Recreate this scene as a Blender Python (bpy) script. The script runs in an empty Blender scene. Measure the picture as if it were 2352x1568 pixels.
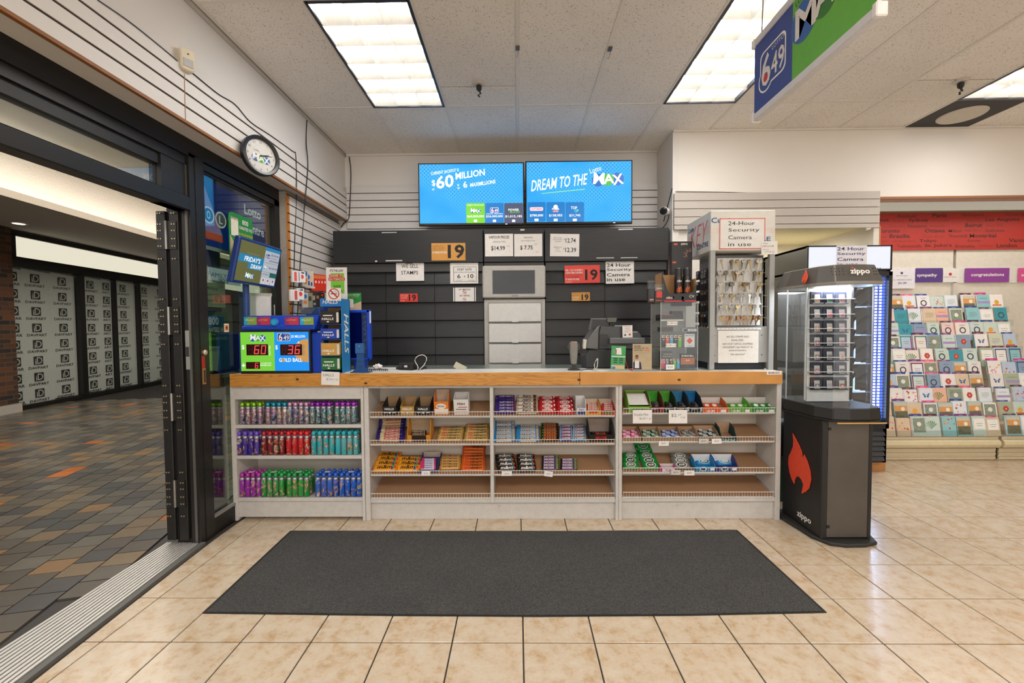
import bpy, bmesh, math, random
from math import sin, cos, pi, radians, sqrt, floor as ffloor
from mathutils import Matrix, Vector
random.seed(7)
SC = bpy.context.scene
COL = SC.collection
# ---------------------------------------------------------------- camera, world, lights, exposure
EYE = Vector((0, 0, 1.355))
PITCH, YAW, ROLL, FPX = .036, .013, -.007, 1000.0
FW = Vector((-sin(YAW)*cos(PITCH), cos(YAW)*cos(PITCH), -sin(PITCH)))
_x = Vector((cos(YAW), sin(YAW), 0)); _z = _x.cross(FW)
RT = cos(ROLL)*_x + sin(ROLL)*_z
UP = -sin(ROLL)*_x + cos(ROLL)*_z
cam_data = bpy.data.cameras.new('camera'); cam = bpy.data.objects.new('camera', cam_data); COL.objects.link(cam)
cam_data.sensor_width = 36; cam_data.lens = FPX/2352*36; cam_data.clip_start = .02; cam_data.clip_end = 100
mw = Matrix.Identity(4)
for i, v in enumerate((RT, UP, -FW)):
    for j in range(3): mw[j][i] = v[j]
mw.translation = EYE
cam.matrix_world = mw
SC.camera = cam
SC.view_settings.view_transform = 'Standard'; SC.view_settings.look = 'None'
SC.view_settings.gamma = 1; SC.view_settings.use_curve_mapping = False
SC.view_settings.exposure = 0.26
world = bpy.data.worlds.new('world'); SC.world = world; world.use_nodes = True
world.node_tree.nodes['Background'].inputs[0].default_value = (1, .97, .94, 1)
world.node_tree.nodes['Background'].inputs[1].default_value = 1.7
try: SC.cycles.use_denoising = True
except Exception: pass
SC.cycles.max_bounces = 10; SC.cycles.diffuse_bounces = 8; SC.cycles.transparent_max_bounces = 24
HC = 3.21                                   # ceiling height
def area(x, y, z, sx, sy, watts, col=(1, .98, .955), rot=(0, 0, 0), spread=180):
    l = bpy.data.lights.new('area_lamp', 'AREA'); l.shape = 'RECTANGLE'; l.size = sx; l.size_y = sy
    l.energy = watts; l.color = col; l.spread = radians(spread)
    o = bpy.data.objects.new('area_lamp', l); o.location = (x, y, z); o.rotation_euler = rot; COL.objects.link(o)
FIX = [(-.904, 3.135), (1.536, 3.135), (3.976, 3.135)]       # the fixtures in view, then the same grid behind the camera
for fx, fy in FIX + [(x, y) for y in (-.51, -4.17) for x in (-.914, 1.53, 3.97)]:
    area(fx, fy, 3.195, .54, 1.14, 13 if fy > 0 else 34)
# mall: cove tubes, then a broad panel added to brighten the corridor
area(-6.72, 8.0, 3.11, .10, 8.0, 34, (1, .9, .78), (0, radians(120), radians(7.5)))
area(-5.0, 6.6, 3.80, 2.4, 11.0, 260, (1, .93, .84))
# alcove and card rack lamps, lighter tower lamp
area(2.5, 4.85, 2.26, 1.2, .15, 15, (1, .93, .75))
area(4.6, 4.46, 2.53, 2.0, .10, 7, (1, .96, .9), (radians(-12), 0, 0))
area(2.04, 2.88, 1.585, .22, .22, 9, (.92, .95, 1))
area(3.24, 4.06, 1.2, 1.4, .04, 9, (.72, .84, 1), (0, radians(90), 0))
# ---------------------------------------------------------------- helpers
def ray(px, py): return FW + (px-1176)/FPX*RT - (py-784)/FPX*UP
def _at(a, v, px, py):
    d = ray(px, py); return EYE + d*((v-EYE[a])/d[a])
def ax(v, px, py): return _at(0, v, px, py)       # photo pixel -> point on the plane x = v
def ay(v, px, py): return _at(1, v, px, py)
def az(v, px, py): return _at(2, v, px, py)
def proj(p):
    p = Vector(p)-EYE; d = p.dot(FW)
    return (1e6, 1e6) if d < .05 else (1176+FPX*p.dot(RT)/d, 784-FPX*p.dot(UP)/d)
def lin(h):
    h = h.lstrip('#'); r = []
    for i in (0, 2, 4):
        c = int(h[i:i+2], 16)/255; r.append(c/12.92 if c <= .04045 else ((c+.055)/1.055)**2.4)
    return (*r, 1)
_M = {}
def M(c, r=.5, me=0, em=0, noise=.06, ns=30, bump=0, var=0, a=1, coat=0):
    """Procedural principled material: colour with faint noise, optional bump, per-object variation, emission, see-through alpha."""
    k = (c, r, me, em, noise, ns, bump, var, a, coat)
    if k in _M: return _M[k]
    m = bpy.data.materials.new('mat_'+c); m.use_nodes = True; _M[k] = m
    nt = m.node_tree; b = nt.nodes['Principled BSDF']; L = nt.links.new
    b.inputs['Roughness'].default_value = r; b.inputs['Metallic'].default_value = me
    b.inputs['Coat Weight'].default_value = coat
    col = lin(c); b.inputs['Base Color'].default_value = col
    if em:
        b.inputs['Emission Color'].default_value = col; b.inputs['Emission Strength'].default_value = em
        b.inputs['Base Color'].default_value = tuple(x*.2 for x in col[:3])+(1,)
    elif noise:
        g = nt.nodes.new('ShaderNodeNewGeometry')
        n = nt.nodes.new('ShaderNodeTexNoise'); n.inputs['Scale'].default_value = ns; n.inputs['Detail'].default_value = 4
        L(g.outputs['Position'], n.inputs['Vector'])
        hv = nt.nodes.new('ShaderNodeHueSaturation'); hv.inputs['Color'].default_value = col
        mr = nt.nodes.new('ShaderNodeMapRange'); mr.inputs[3].default_value = 1-noise*1.6; mr.inputs[4].default_value = 1+noise*1.6
        L(n.outputs['Fac'], mr.inputs[0])
        out = mr.outputs[0]
        if var:
            oi = nt.nodes.new('ShaderNodeObjectInfo'); m2 = nt.nodes.new('ShaderNodeMapRange')
            m2.inputs[3].default_value = 1-var; m2.inputs[4].default_value = 1+var; L(oi.outputs['Random'], m2.inputs[0])
            mu = nt.nodes.new('ShaderNodeMath'); mu.operation = 'MULTIPLY'; L(out, mu.inputs[0]); L(m2.outputs[0], mu.inputs[1]); out = mu.outputs[0]
        L(out, hv.inputs['Value']); L(hv.outputs[0], b.inputs['Base Color'])
        if bump:
            bp = nt.nodes.new('ShaderNodeBump'); bp.inputs['Strength'].default_value = bump; bp.inputs['Distance'].default_value = .004
            L(n.outputs['Fac'], bp.inputs['Height']); L(bp.outputs[0], b.inputs['Normal'])
    if a < 1: b.inputs['Alpha'].default_value = a
    return m
def glass(name, tint='eef4f2', refl=.08, rough=.02):
    m = bpy.data.materials.new(name); m.use_nodes = True; nt = m.node_tree; nt.nodes.clear(); L = nt.links.new
    o = nt.nodes.new('ShaderNodeOutputMaterial'); mx = nt.nodes.new('ShaderNodeMixShader'); t = nt.nodes.new('ShaderNodeBsdfTransparent')
    g = nt.nodes.new('ShaderNodeBsdfGlossy'); g.inputs['Roughness'].default_value = rough
    t.inputs[0].default_value = lin(tint)
    lw = nt.nodes.new('ShaderNodeLayerWeight'); lw.inputs[0].default_value = .5; pw = nt.nodes.new('ShaderNodeMath'); pw.operation = 'POWER'; pw.inputs[1].default_value = 3.5; L(lw.outputs['Facing'], pw.inputs[0])
    mr = nt.nodes.new('ShaderNodeMapRange'); mr.inputs[3].default_value = refl; mr.inputs[4].default_value = .75
    L(pw.outputs[0], mr.inputs[0]); L(mr.outputs[0], mx.inputs[0]); L(t.outputs[0], mx.inputs[1]); L(g.outputs[0], mx.inputs[2]); L(mx.outputs[0], o.inputs[0])
    return m
def nodes_mat(name, build, r=.5):
    m = bpy.data.materials.new(name); m.use_nodes = True; nt = m.node_tree
    b = nt.nodes['Principled BSDF']; b.inputs['Roughness'].default_value = r
    build(nt, b, nt.links.new); return m
def ramp(nt, stops):
    n = nt.nodes.new('ShaderNodeValToRGB'); e = n.color_ramp.elements
    while len(e) < len(stops): e.new(.5)
    for q, (p, c) in zip(e, stops): q.position = p; q.color = lin(c)
    return n
_T = {}
def text_mesh(s, bold=0, res=2):
    k = (s, bold, res)
    if k not in _T:
        c = bpy.data.curves.new('t', 'FONT'); c.body = s; c.size = 1; c.offset = bold*.45; c.resolution_u = res; c.align_x = 'CENTER'
        o = bpy.data.objects.new('t', c); me = o.to_mesh()
        vs = [tuple(v.co) for v in me.vertices]; fs = [tuple(p.vertices) for p in me.polygons]
        o.to_mesh_clear(); bpy.data.objects.remove(o); bpy.data.curves.remove(c)
        if not vs: vs = [(0, 0, 0)]
        xs = [v[0] for v in vs]; ys = [v[1] for v in vs]
        x0, x1, y0, y1 = min(xs), max(xs), min(ys), max(ys)
        _T[k] = ([(v[0]-(x0+x1)/2, v[1]-(y0+y1)/2) for v in vs], fs, max(x1-x0, 1e-6), max(y1-y0, 1e-6))
    return _T[k]
class MB:
    """Collects boxes, prisms, tubes, lathes and flat print; build() links them as ONE mesh object."""
    def __init__(s, tf=None): s.v, s.f, s.mi, s.ms, s.tf = [], [], [], [], tf
    def add(s, vs, fs, m):
        n = len(s.v); s.v += [tuple(s.tf @ Vector(v)) for v in vs] if s.tf else [tuple(v) for v in vs]
        if m not in s.ms: s.ms.append(m)
        i = s.ms.index(m)
        for f in fs: s.f.append(tuple(n+k for k in f)); s.mi.append(i)
        return s
    def box(s, x0, x1, y0, y1, z0, z1, m):
        vs = [(x, y, z) for z in (z0, z1) for y in (y0, y1) for x in (x0, x1)]
        return s.add(vs, [(0, 2, 3, 1), (4, 5, 7, 6), (0, 1, 5, 4), (2, 6, 7, 3), (0, 4, 6, 2), (1, 3, 7, 5)], m)
    def quad(s, pts, m): return s.add(pts, [tuple(range(len(pts)))], m)
    def rect(s, x0, x1, z0, z1, m, y=0): return s.quad([(x0, y, z0), (x1, y, z0), (x1, y, z1), (x0, y, z1)], m)
    def prism(s, poly, y0, y1, m):                      # polygon in x-z (counter-clockwise seen from -y), from y0 (front) to y1
        n = len(poly); vs = [(x, y0, z) for x, z in poly]+[(x, y1, z) for x, z in poly]
        return s.add(vs, [tuple(range(n)), tuple(range(2*n-1, n-1, -1))]+[(i, i+n, (i+1) % n+n, (i+1) % n) for i in range(n)], m)
    def prismz(s, poly, z0, z1, m, top=None):           # polygon in x-y
        n = len(poly); t = top or poly; vs = [(x, y, z0) for x, y in poly]+[(x, y, z1) for x, y in t]
        return s.add(vs, [tuple(range(n-1, -1, -1)), tuple(range(n, 2*n))]+[(i, (i+1) % n, (i+1) % n+n, i+n) for i in range(n)], m)
    def prismx(s, poly, x0, x1, m):                     # polygon in y-z
        n = len(poly); vs = [(x0, y, z) for y, z in poly]+[(x1, y, z) for y, z in poly]
        return s.add(vs, [tuple(range(n)), tuple(range(2*n-1, n-1, -1))]+[(i, i+n, (i+1) % n+n, (i+1) % n) for i in range(n)], m)
    def tube(s, pts, r, m, n=6):
        pts = [Vector(p) for p in pts]; vs, fs = [], []
        for i, p in enumerate(pts):
            d = (pts[min(i+1, len(pts)-1)]-pts[max(i-1, 0)]).normalized()
            a = d.cross(Vector((0, 0, 1)) if abs(d.z) < .9 else Vector((1, 0, 0))).normalized(); b = d.cross(a)
            vs += [p+r*(cos(2*pi*k/n)*a+sin(2*pi*k/n)*b) for k in range(n)]
        for i in range(len(pts)-1): fs += [(i*n+k, i*n+(k+1) % n, (i+1)*n+(k+1) % n, (i+1)*n+k) for k in range(n)]
        fs += [tuple(range(n-1, -1, -1)), tuple(range((len(pts)-1)*n, len(pts)*n))]
        return s.add(vs, fs, m)
    def lathe(s, prof, m, c=(0, 0, 0), n=12, caps=True):           # (r, z) from bottom up about a vertical axis
        vs, fs = [], []
        for r, z in prof: vs += [(c[0]+r*cos(2*pi*k/n), c[1]+r*sin(2*pi*k/n), c[2]+z) for k in range(n)]
        for i in range(len(prof)-1): fs += [(i*n+k, i*n+(k+1) % n, (i+1)*n+(k+1) % n, (i+1)*n+k) for k in range(n)]
        if caps: fs += [tuple(range(n-1, -1, -1)), tuple(range((len(prof)-1)*n, len(prof)*n))]
        return s.add(vs, fs, m)
    def disc(s, x, z, r, m, y=0, n=20, rx=None):
        return s.quad([(x+(rx or r)*cos(2*pi*k/n), y, z+r*sin(2*pi*k/n)) for k in range(n)], m)
    def ring(s, x, z, r0, r1, m, y=0, n=28, sx=1):
        vs = [(x+sx*r*cos(2*pi*k/n), y, z+r*sin(2*pi*k/n)) for r in (r0, r1) for k in range(n)]
        return s.add(vs, [(k, (k+1) % n, (k+1) % n+n, k+n) for k in range(n)], m)
    def text(s, t, x, z, h, m, w=None, y=0, bold=0, shear=0, rot=0, res=2, al=0):
        vs, fs, tw, th = text_mesh(t, bold, res); sy = h/th; sx = w/tw if w else sy; W = tw*sx
        x += W/2 if al < 0 else -W/2 if al > 0 else 0; c, q = cos(rot), sin(rot); o = []
        for a, b in vs:
            u, v = a*sx+shear*b*sy, b*sy; o.append((x+c*u-q*v, y, z+q*u+c*v))
        return s.add(o, fs, m)
    def build(s, name, parent=None, bevel=0, smooth=False, loc=None, rot=None, seg=1):
        me = bpy.data.meshes.new(name); me.from_pydata(s.v, [], s.f)
        for m in s.ms: me.materials.append(m)
        me.polygons.foreach_set('material_index', s.mi)
        if bevel:
            bm = bmesh.new(); bm.from_mesh(me); bmesh.ops.remove_doubles(bm, verts=bm.verts, dist=1e-5)
            es = [e for e in bm.edges if len(e.link_faces) == 2 and e.calc_face_angle(0) > .5]
            bmesh.ops.bevel(bm, geom=es, offset=bevel, segments=seg, affect='EDGES', clamp_overlap=True); bm.to_mesh(me); bm.free()
        if smooth:
            me.shade_smooth(); me.set_sharp_from_angle(angle=radians(40))
        return obj(name, me, parent, loc, rot)
def obj(name, me, parent=None, loc=None, rot=None):
    o = bpy.data.objects.new(name, me); COL.objects.link(o)
    if parent: o.parent = parent
    if loc is not None: o.location = loc
    if rot is not None: o.rotation_euler = rot
    return o
def tag(o, label=None, cat=None, group=None, kind=None):
    for k, v in (('label', label), ('category', cat), ('group', group), ('kind', kind)):
        if v: o[k] = v
    return o
def thing(name, label, cat, loc=(0, 0, 0), rz=0, group=None, rx=0):
    o = bpy.data.objects.new(name, None); COL.objects.link(o); o.location = loc; o.rotation_euler = (rx, 0, rz); o.empty_display_size = .05
    return tag(o, label, cat, group)
def struct(name, mb, **k): return tag(mb.build(name, **k), kind='structure')
def copy_tree(o, parent=None):
    c = o.copy(); COL.objects.link(c)
    if parent: c.parent = parent
    for ch in list(o.children): copy_tree(ch, c)
    return c
ORD = ['first', 'second', 'third', 'fourth', 'fifth', 'sixth', 'seventh', 'eighth', 'ninth', 'tenth', 'eleventh', 'twelfth', 'thirteenth', 'fourteenth']
def rrect(x0, x1, z0, z1, r, n=4):
    o = []
    for cx, cz, a in ((x1-r, z0+r, -90), (x1-r, z1-r, 0), (x0+r, z1-r, 90), (x0+r, z0+r, 180)):
        o += [(cx+r*cos(radians(a+90*k/n)), cz+r*sin(radians(a+90*k/n))) for k in range(n+1)]
    return o
WHITE, BLACK = M('e8e6e2', .5), M('141414', .5)
INK, PAPER = M('1c1c1e', .7), M('e4e0dc', .7)
# ---------------------------------------------------------------- room shell
YB, YR, XR = 4.74, 4.26, 1.50               # back wall, right-hand partition face, its left end
XS, ZS = -1.83, 2.495                       # soffit face and underside
XG = -1.99                                  # shop-front plane
TILE, TX, TY = .305, .0155, 1.816
def _tilemat(nt, b, L):
    g = nt.nodes.new('ShaderNodeNewGeometry')
    n = nt.nodes.new('ShaderNodeTexNoise'); n.inputs['Scale'].default_value = 15; n.inputs['Detail'].default_value = 9; n.inputs['Roughness'].default_value = .72
    oi = nt.nodes.new('ShaderNodeObjectInfo'); va = nt.nodes.new('ShaderNodeVectorMath'); va.operation = 'ADD'
    sc = nt.nodes.new('ShaderNodeVectorMath'); sc.operation = 'SCALE'; sc.inputs['Scale'].default_value = 37
    cb = nt.nodes.new('ShaderNodeCombineXYZ')
    for i in range(3): L(oi.outputs['Random'], cb.inputs[i])
    L(cb.outputs[0], sc.inputs[0]); L(g.outputs['Position'], va.inputs[0]); L(sc.outputs[0], va.inputs[1]); L(va.outputs[0], n.inputs['Vector'])
    r = ramp(nt, [(.30, 'ae8f6a'), (.41, 'bba588'), (.50, 'c2b19a'), (.66, 'c9bcaa')]); L(n.outputs['Fac'], r.inputs[0])
    n2 = nt.nodes.new('ShaderNodeTexNoise'); n2.inputs['Scale'].default_value = 40; n2.inputs['Detail'].default_value = 7
    L(va.outputs[0], n2.inputs['Vector']); r2 = ramp(nt, [(.60, '000000'), (.72, 'ffffff')]); L(n2.outputs['Fac'], r2.inputs[0])
    mu = nt.nodes.new('ShaderNodeMath'); mu.operation = 'MULTIPLY'; mu.inputs[1].default_value = .36; L(r2.outputs[0], mu.inputs[0])
    mx = nt.nodes.new('ShaderNodeMix'); mx.data_type = 'RGBA'; mx.inputs[7].default_value = lin('c08a54')
    L(mu.outputs[0], mx.inputs[0]); L(r.outputs[0], mx.inputs[6]); L(mx.outputs[2], b.inputs['Base Color'])
    b.inputs['Roughness'].default_value = .22; b.inputs['Specular IOR Level'].default_value = .45
TILEM = nodes_mat('ceramic_tile', _tilemat)
def _slabmat(nt, b, L):
    g = nt.nodes.new('ShaderNodeNewGeometry'); br = nt.nodes.new('ShaderNodeTexBrick'); br.offset = 0; br.squash = 1
    br.inputs['Color1'].default_value = lin('d6c2a2'); br.inputs['Color2'].default_value = lin('cfb68f'); br.inputs['Mortar'].default_value = lin('4a443e')
    br.inputs['Scale'].default_value = 1; br.inputs['Mortar Size'].default_value = .003; br.inputs['Brick Width'].default_value = TILE; br.inputs['Row Height'].default_value = TILE
    mp = nt.nodes.new('ShaderNodeVectorMath'); mp.operation = 'SUBTRACT'; mp.inputs[1].default_value = (TX-TILE*40, TY-TILE*40, 0)
    L(g.outputs['Position'], mp.inputs[0]); L(mp.outputs[0], br.inputs['Vector']); L(br.outputs[0], b.inputs['Base Color'])
SLABM = nodes_mat('floor_slab', _slabmat, .3); GROUT = M('36322e', .9)
fl = struct('floor', MB().box(-2.0, 8, -7, 5.6, -.1, -.008, SLABM))
gb = MB().prismz([(-1.93, 1.0), (5.6, 1.0), (5.6, 5.5), (-2.0, 5.5), (-2.0, 2.66)], -.008, -.005, GROUT); gb.build('grout_bed', fl)
def tile_mesh(x0, x1, x0b=None, x1b=None):
    q = .0030; mb = MB(); d = TILE-2*q
    mb.prismz([(x0+q, q), (x1-q, q), ((x1b or x1)-q, q+d), ((x0b if x0b is not None else x0)+q, q+d)], -.008, 0, TILEM)
    me = bpy.data.meshes.new('floor_tile'); me.from_pydata(mb.v, [], mb.f); me.materials.append(TILEM)
    bm = bmesh.new(); bm.from_mesh(me); es = [e for e in bm.edges if all(v.co.z > -.001 for v in e.verts)]
    bmesh.ops.bevel(bm, geom=es, offset=.0015, segments=1, affect='EDGES'); bm.to_mesh(me); bm.free(); return me
def inframe(p, mx=60, my=60):
    u, v = proj(p); return -mx < u < 2352+mx and -my < v < 1568+my
full = tile_mesh(0, TILE)
for j in range(-2, 12):
    for i in range(-7, 18):
        x, y = TX+i*TILE, TY+j*TILE
        if y > 3.05 and x < 1.75: continue
        if not any(inframe((x+a*TILE, y+b*TILE, 0)) for a in (0, .5, 1) for b in (0, .5, 1)): continue
        me = full
        if i == -7:
            e = lambda yy: -1.955+.0 if yy > 2.66 else -1.955+(2.66-yy)*.075
            me = tile_mesh(e(y)-x, TILE, e(y+TILE)-x)
        obj('floor_tile', me, fl, (x, y, 0))
# door threshold: ribbed aluminium strip
th = tag(thing('door_threshold', 'ribbed aluminium threshold strip between the shop tiles and the mall brick', 'threshold', (0, 0, 0)), kind='structure')
ALU = M('c4c2be', .4, .5)
def thx(yy, k): return (-2.21, -1.965)[k] + max(0, 2.66-yy)*(.03, .075)[k]
mb = MB()
for q in range(11):
    a, b = q/11, (q+.62)/11
    f = lambda yy, t: thx(yy, 0)+(thx(yy, 1)-.035-thx(yy, 0))*t
    mb.prismz([(f(.6, a), .6), (f(.6, b), .6), (f(2.66, b), 2.66), (f(2.66, a), 2.66)], 0, .012, ALU)
mb.build('ribbed_plate', th)
mb = MB().prismz([(thx(.6, 0), .6), (thx(.6, 1), .6), (thx(2.66, 1), 2.66), (thx(2.66, 0), 2.66)], -.02, .006, M('77756f', .5, .4)); mb.build('plate', th)
mb = MB().prismz([(thx(.6, 1)-.03, .6), (thx(.6, 1), .6), (thx(2.66, 1), 2.66), (thx(2.66, 1)-.03, 2.66)], .006, .014, M('5c5c58', .6)); mb.build('rubber_edge', th)
# walls
WALLP = M('dedad6', .75, noise=.02, ns=3); WALLR = M('e2ddd6', .75, noise=.02, ns=3)
struct('wall_back', MB().box(-2.0, XR+.3, YB, YB+.1, 0, HC+.2, WALLP))
wr = struct('wall_right', MB().box(XR+.06, 3.45, YR, YR+.1, 2.30, HC, WALLR).box(3.45, 8, YR, YR+.1, 2.565, HC, WALLR).box(XR, XR+.06, YR, YB, 0, HC, WALLP).box(XR+.06, 2.0, YR+.02, YR+.1, 0, 2.30, WALLR))
MB().box(3.46, 8, YR+.0, YR+.13, 2.545, 2.565, M('9a6a45', .6)).build('lower_lip', wr)
struct('wall_alcove', MB().box(XR+.06, 8, 5.3, 5.4, 0, HC, M('d8d0bc', .8)).box(XR+.06, 3.47, YR+.1, 5.3, 2.30, 2.32, M('e2d8b4', .8)).box(3.455, 3.50, YR+.13, 5.3, 0, 2.30, WALLP))
struct('wall_far_right', MB().box(8, 8.1, -7, 5.4, 0, HC, WALLR))
# soffit over the shop front, with its slatwall strip
SOFM = M('d6d3d0', .7, noise=.02, ns=3); GROOVE = M('3a2a20', .8); SLATM = M('d4d1ce', .5, noise=.02); BROWN = M('8a5a30', .6)
wl = struct('wall_left', MB().box(XG-.3, XS-.02, -7, YB, ZS+.01, HC, SOFM))
tb = MB().box(XS-.02, XS-.006, -1, YB, ZS, ZS+4*.0762+.006, GROOVE); tb.build('slat_backing', wl)
for k in range(4): MB().box(XS-.008, XS, -1, YB, ZS+.012+k*.0762+(.004 if k else 0), ZS+.004+(k+1)*.0762, SLATM).build('slat', wl)
MB().box(XS-.02, XS+.001, -1, YB, ZS-.004, ZS+.012, BROWN).build('edge_strip', wl)
MB().box(XS-.02, XS-.008, -1, YB, HC-.03, HC, M('bdb6ae', .6)).build('ceiling_trim', wl)
# lower slatwall beyond the window
XL = -1.915
wl2 = struct('wall_left', MB().box(XG-.1, XL-.02, 3.665, YB, 0, ZS, M('a39d95', .8, bump=.5)))
MB().box(XL-.02, XL-.008, 3.665, YB, .85, ZS-.02, GROOVE).build('slat_backing', wl2)
k = 0
while .87+(k+1)*.0762 < ZS:
    z = .87+k*.0762; MB().box(XL-.012, XL, 3.68, YB, z, z+.0665, SLATM).build('slat', wl2); k += 1
mb = MB()
for k in range(21):
    z = .87+k*.0762; mb.box(XL-.02, XL+.001, 3.663, 3.681, z, z+.064, M('c07a34', .6)); mb.box(XL-.02, XL-.009, 3.663, 3.681, z+.064, z+.0762, M('c07a34', .6))
mb.build('edge_strip', wl2)
# back wall slatwall (either side of and behind the screens)
sb = struct('wall_back', MB().box(XS, XR, YB-.02, YB-.008, .9, 2.86, M('5a4650', .8)))
for k in range(13):
    z = 2.86-(k+1)*.0762; MB().box(XS, XR, YB-.028, YB-.014, z+.009, z+.0762, SLATM).build('slat', sb)
# slatwall strip on the right-hand partition
sr = struct('wall_right', MB().box(XR+.01, 3.45, YR-.014, YR, 2.275, 2.612, M('4a3a34', .8)))
for k in range(5):
    z0 = 2.612-(k+1)*.0762+.006; MB().box(XR+.01, 3.46, YR-.024, YR-.012, max(z0, 2.268), 2.612-k*.0762, M('b9b2aa', .55, noise=.02)).build('slat', sr)
struct('trim_1', MB().box(3.44, 3.495, YR+.02, YR+.12, 0, 2.27, M('ddd8d0', .6)).box(3.495, 3.503, YR+.015, YR+.12, 1.3, 2.29, M('c98a58', .6)))
# ceiling
GX, GY = .011, [YB, 3.745, 2.525, 1.305, .085]
def _ceil(nt, b, L):
    g = nt.nodes.new('ShaderNodeNewGeometry')
    n = nt.nodes.new('ShaderNodeTexNoise'); n.inputs['Scale'].default_value = 130; n.inputs['Detail'].default_value = 2; L(g.outputs['Position'], n.inputs['Vector'])
    r = ramp(nt, [(.30, '9d968d'), (.39, 'efebe6')]); L(n.outputs['Fac'], r.inputs[0])
    n2 = nt.nodes.new('ShaderNodeTexNoise'); n2.inputs['Scale'].default_value = 1.6; L(g.outputs['Position'], n2.inputs['Vector'])
    mr = nt.nodes.new('ShaderNodeMapRange'); mr.inputs[3].default_value = .9; mr.inputs[4].default_value = 1.08; L(n2.outputs['Fac'], mr.inputs[0])
    oi = nt.nodes.new('ShaderNodeObjectInfo'); m2 = nt.nodes.new('ShaderNodeMapRange'); m2.inputs[3].default_value = .96; m2.inputs[4].default_value = 1.04; L(oi.outputs['Random'], m2.inputs[0])
    mu = nt.nodes.new('ShaderNodeMath'); mu.operation = 'MULTIPLY'; L(mr.outputs[0], mu.inputs[0]); L(m2.outputs[0], mu.inputs[1])
    h = nt.nodes.new('ShaderNodeHueSaturation'); L(r.outputs[0], h.inputs['Color']); L(mu.outputs[0], h.inputs['Value']); L(h.outputs[0], b.inputs['Base Color'])
    bp = nt.nodes.new('ShaderNodeBump'); bp.inputs['Strength'].default_value = .35; bp.inputs['Distance'].default_value = .002; L(n.outputs['Fac'], bp.inputs['Height']); L(bp.outputs[0], b.inputs['Normal'])
CEILM = nodes_mat('acoustic_tile', _ceil, .95); BARM = M('e2ded8', .6, noise=.02)
ce = struct('ceiling', MB().box(-2, 8, -7, 5.4, 3.42, 3.5, M('777068', .9)))
MB().box(-2, 8, -7, GY[-1], HC, HC+.02, CEILM).build('ceiling_field', ce)
cells = {}
fixk = (-2, 2, 6)
for r in range(4):
    for k in range(-4, 13):
        x0, x1 = GX+k*.61, GX+(k+1)*.61; y1, y0 = GY[r], GY[r+1]
        if r == 0 and x0 > 1.3: y1 = YR
        x0 = max(x0, XS-.01)
        if x1 <= x0 or (r == 1 and k in fixk) or (r == 0 and k == 6): continue
        q = .011; sp = [(y0, y1)]
        if r == 1 and k in (-1, 5): sp = [(y0, 3.45), (3.45, y1)]
        for a, b in sp: MB().box(x0+q, x1-q, a+q*.6, b-q*.6, HC+.002, HC+.016, CEILM).build('ceiling_tile', ce, bevel=.003)
for k in range(-3, 14):
    x = GX+k*.61; MB().box(x-.0125, x+.0125, GY[-1], YB if x < 1.4 else YR, HC-.002, HC+.006, BARM).build('grid_bar', ce)
for y in GY[1:]: MB().box(XS, 8, y-.0125, y+.0125, HC-.0015, HC+.005, BARM).build('grid_bar', ce)
MB().box(XS, XR, YB-.02, YB, HC-.02, HC, BARM).box(XR, 8, YR-.02, YR, HC-.015, HC, BARM).build('wall_angle', ce)
# ---------------------------------------------------------------- mall corridor
BR = [M(c, .28, noise=.12, ns=14) for c in ('57514a', '6a6052', '776650', '4b4a49', '68635a', '5c574f', '86694a', 'a8602e', 'b8682e')]
BW = [20, 16, 10, 16, 18, 14, 4, 1.2, 1.0]
mf = struct('floor', MB().box(-14, -2.02, -7, 18, -.1, -.010, M('26221f', .6)))
ang = math.atan2(.142, -.036); rows = []
du = Vector((cos(ang), sin(ang))); dv = Vector((-sin(ang), cos(ang)))*-1
O = Vector((-2.685, 2.169)); bl, bw = .152, .168
for a in range(-12, 46):
    for b in range(-46, 4):
        u0 = (a+(.5 if b % 2 else 0))*bl; v0 = b*bw
        c = O+du*(u0+bl/2)+dv*(v0+bw/2)
        if not (-8.9 < c.x < -2.1 and .8 < c.y < 11.5): continue
        if not inframe((c.x, c.y, 0), 120, 120): continue
        if c.x > -2.25+max(0, 2.66-c.y)*.03: continue
        rows.append((c.length, c, random.choices(range(9), BW)[0]))
rows.sort(key=lambda r: r[0])
def bmesh_brick(mi):
    mb = MB().box(-bl/2+.0035, bl/2-.0035, -bw/2+.0035, bw/2-.0035, -.012, 0, BR[mi]); me = bpy.data.meshes.new('brick'); me.from_pydata(mb.v, [], mb.f); me.materials.append(BR[mi]); return me
bms = [bmesh_brick(i) for i in range(9)]; rest = MB()
for n, (d, c, mi) in enumerate(rows):
    if n < 300: obj('brick', bms[mi], mf, (c.x, c.y, random.uniform(-.001, .0005)), (0, 0, ang))
    else:
        rest.tf = Matrix.Translation((c.x, c.y, 0)) @ Matrix.Rotation(ang, 4, 'Z'); rest.box(-bl/2+.003, bl/2-.003, -bw/2+.003, bw/2-.003, -.012, 0, BR[mi])
tag(rest.build('brick_paving', mf), kind='stuff')
RZ = math.atan2(3.39, -.445)
sf = thing('shop_window', 'papered over black framed shop front across the mall corridor', 'storefront', (-8.322, 7.023, 0), RZ); sf['kind'] = 'structure'
def tt(px, py=760):                          # photo pixel -> distance along the opposite shop front
    d = ray(px, py); n = Vector((sin(RZ), -cos(RZ), 0)); q = (Vector((-8.322, 7.023, 0))-EYE).dot(n)/d.dot(n); p = EYE+d*q
    return (p-Vector((-8.322, 7.023, 0))).dot(Vector((cos(RZ), sin(RZ), 0)))
DK = M('16140f', .45); GLS = glass('window_glass', 'fafcfb', .07)
MB().box(-.02, 9, -.05, .05, 0, .075, DK).box(-.02, 9, -.06, .05, 2.40, 2.54, DK).build('frame_rail', sf)
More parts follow.
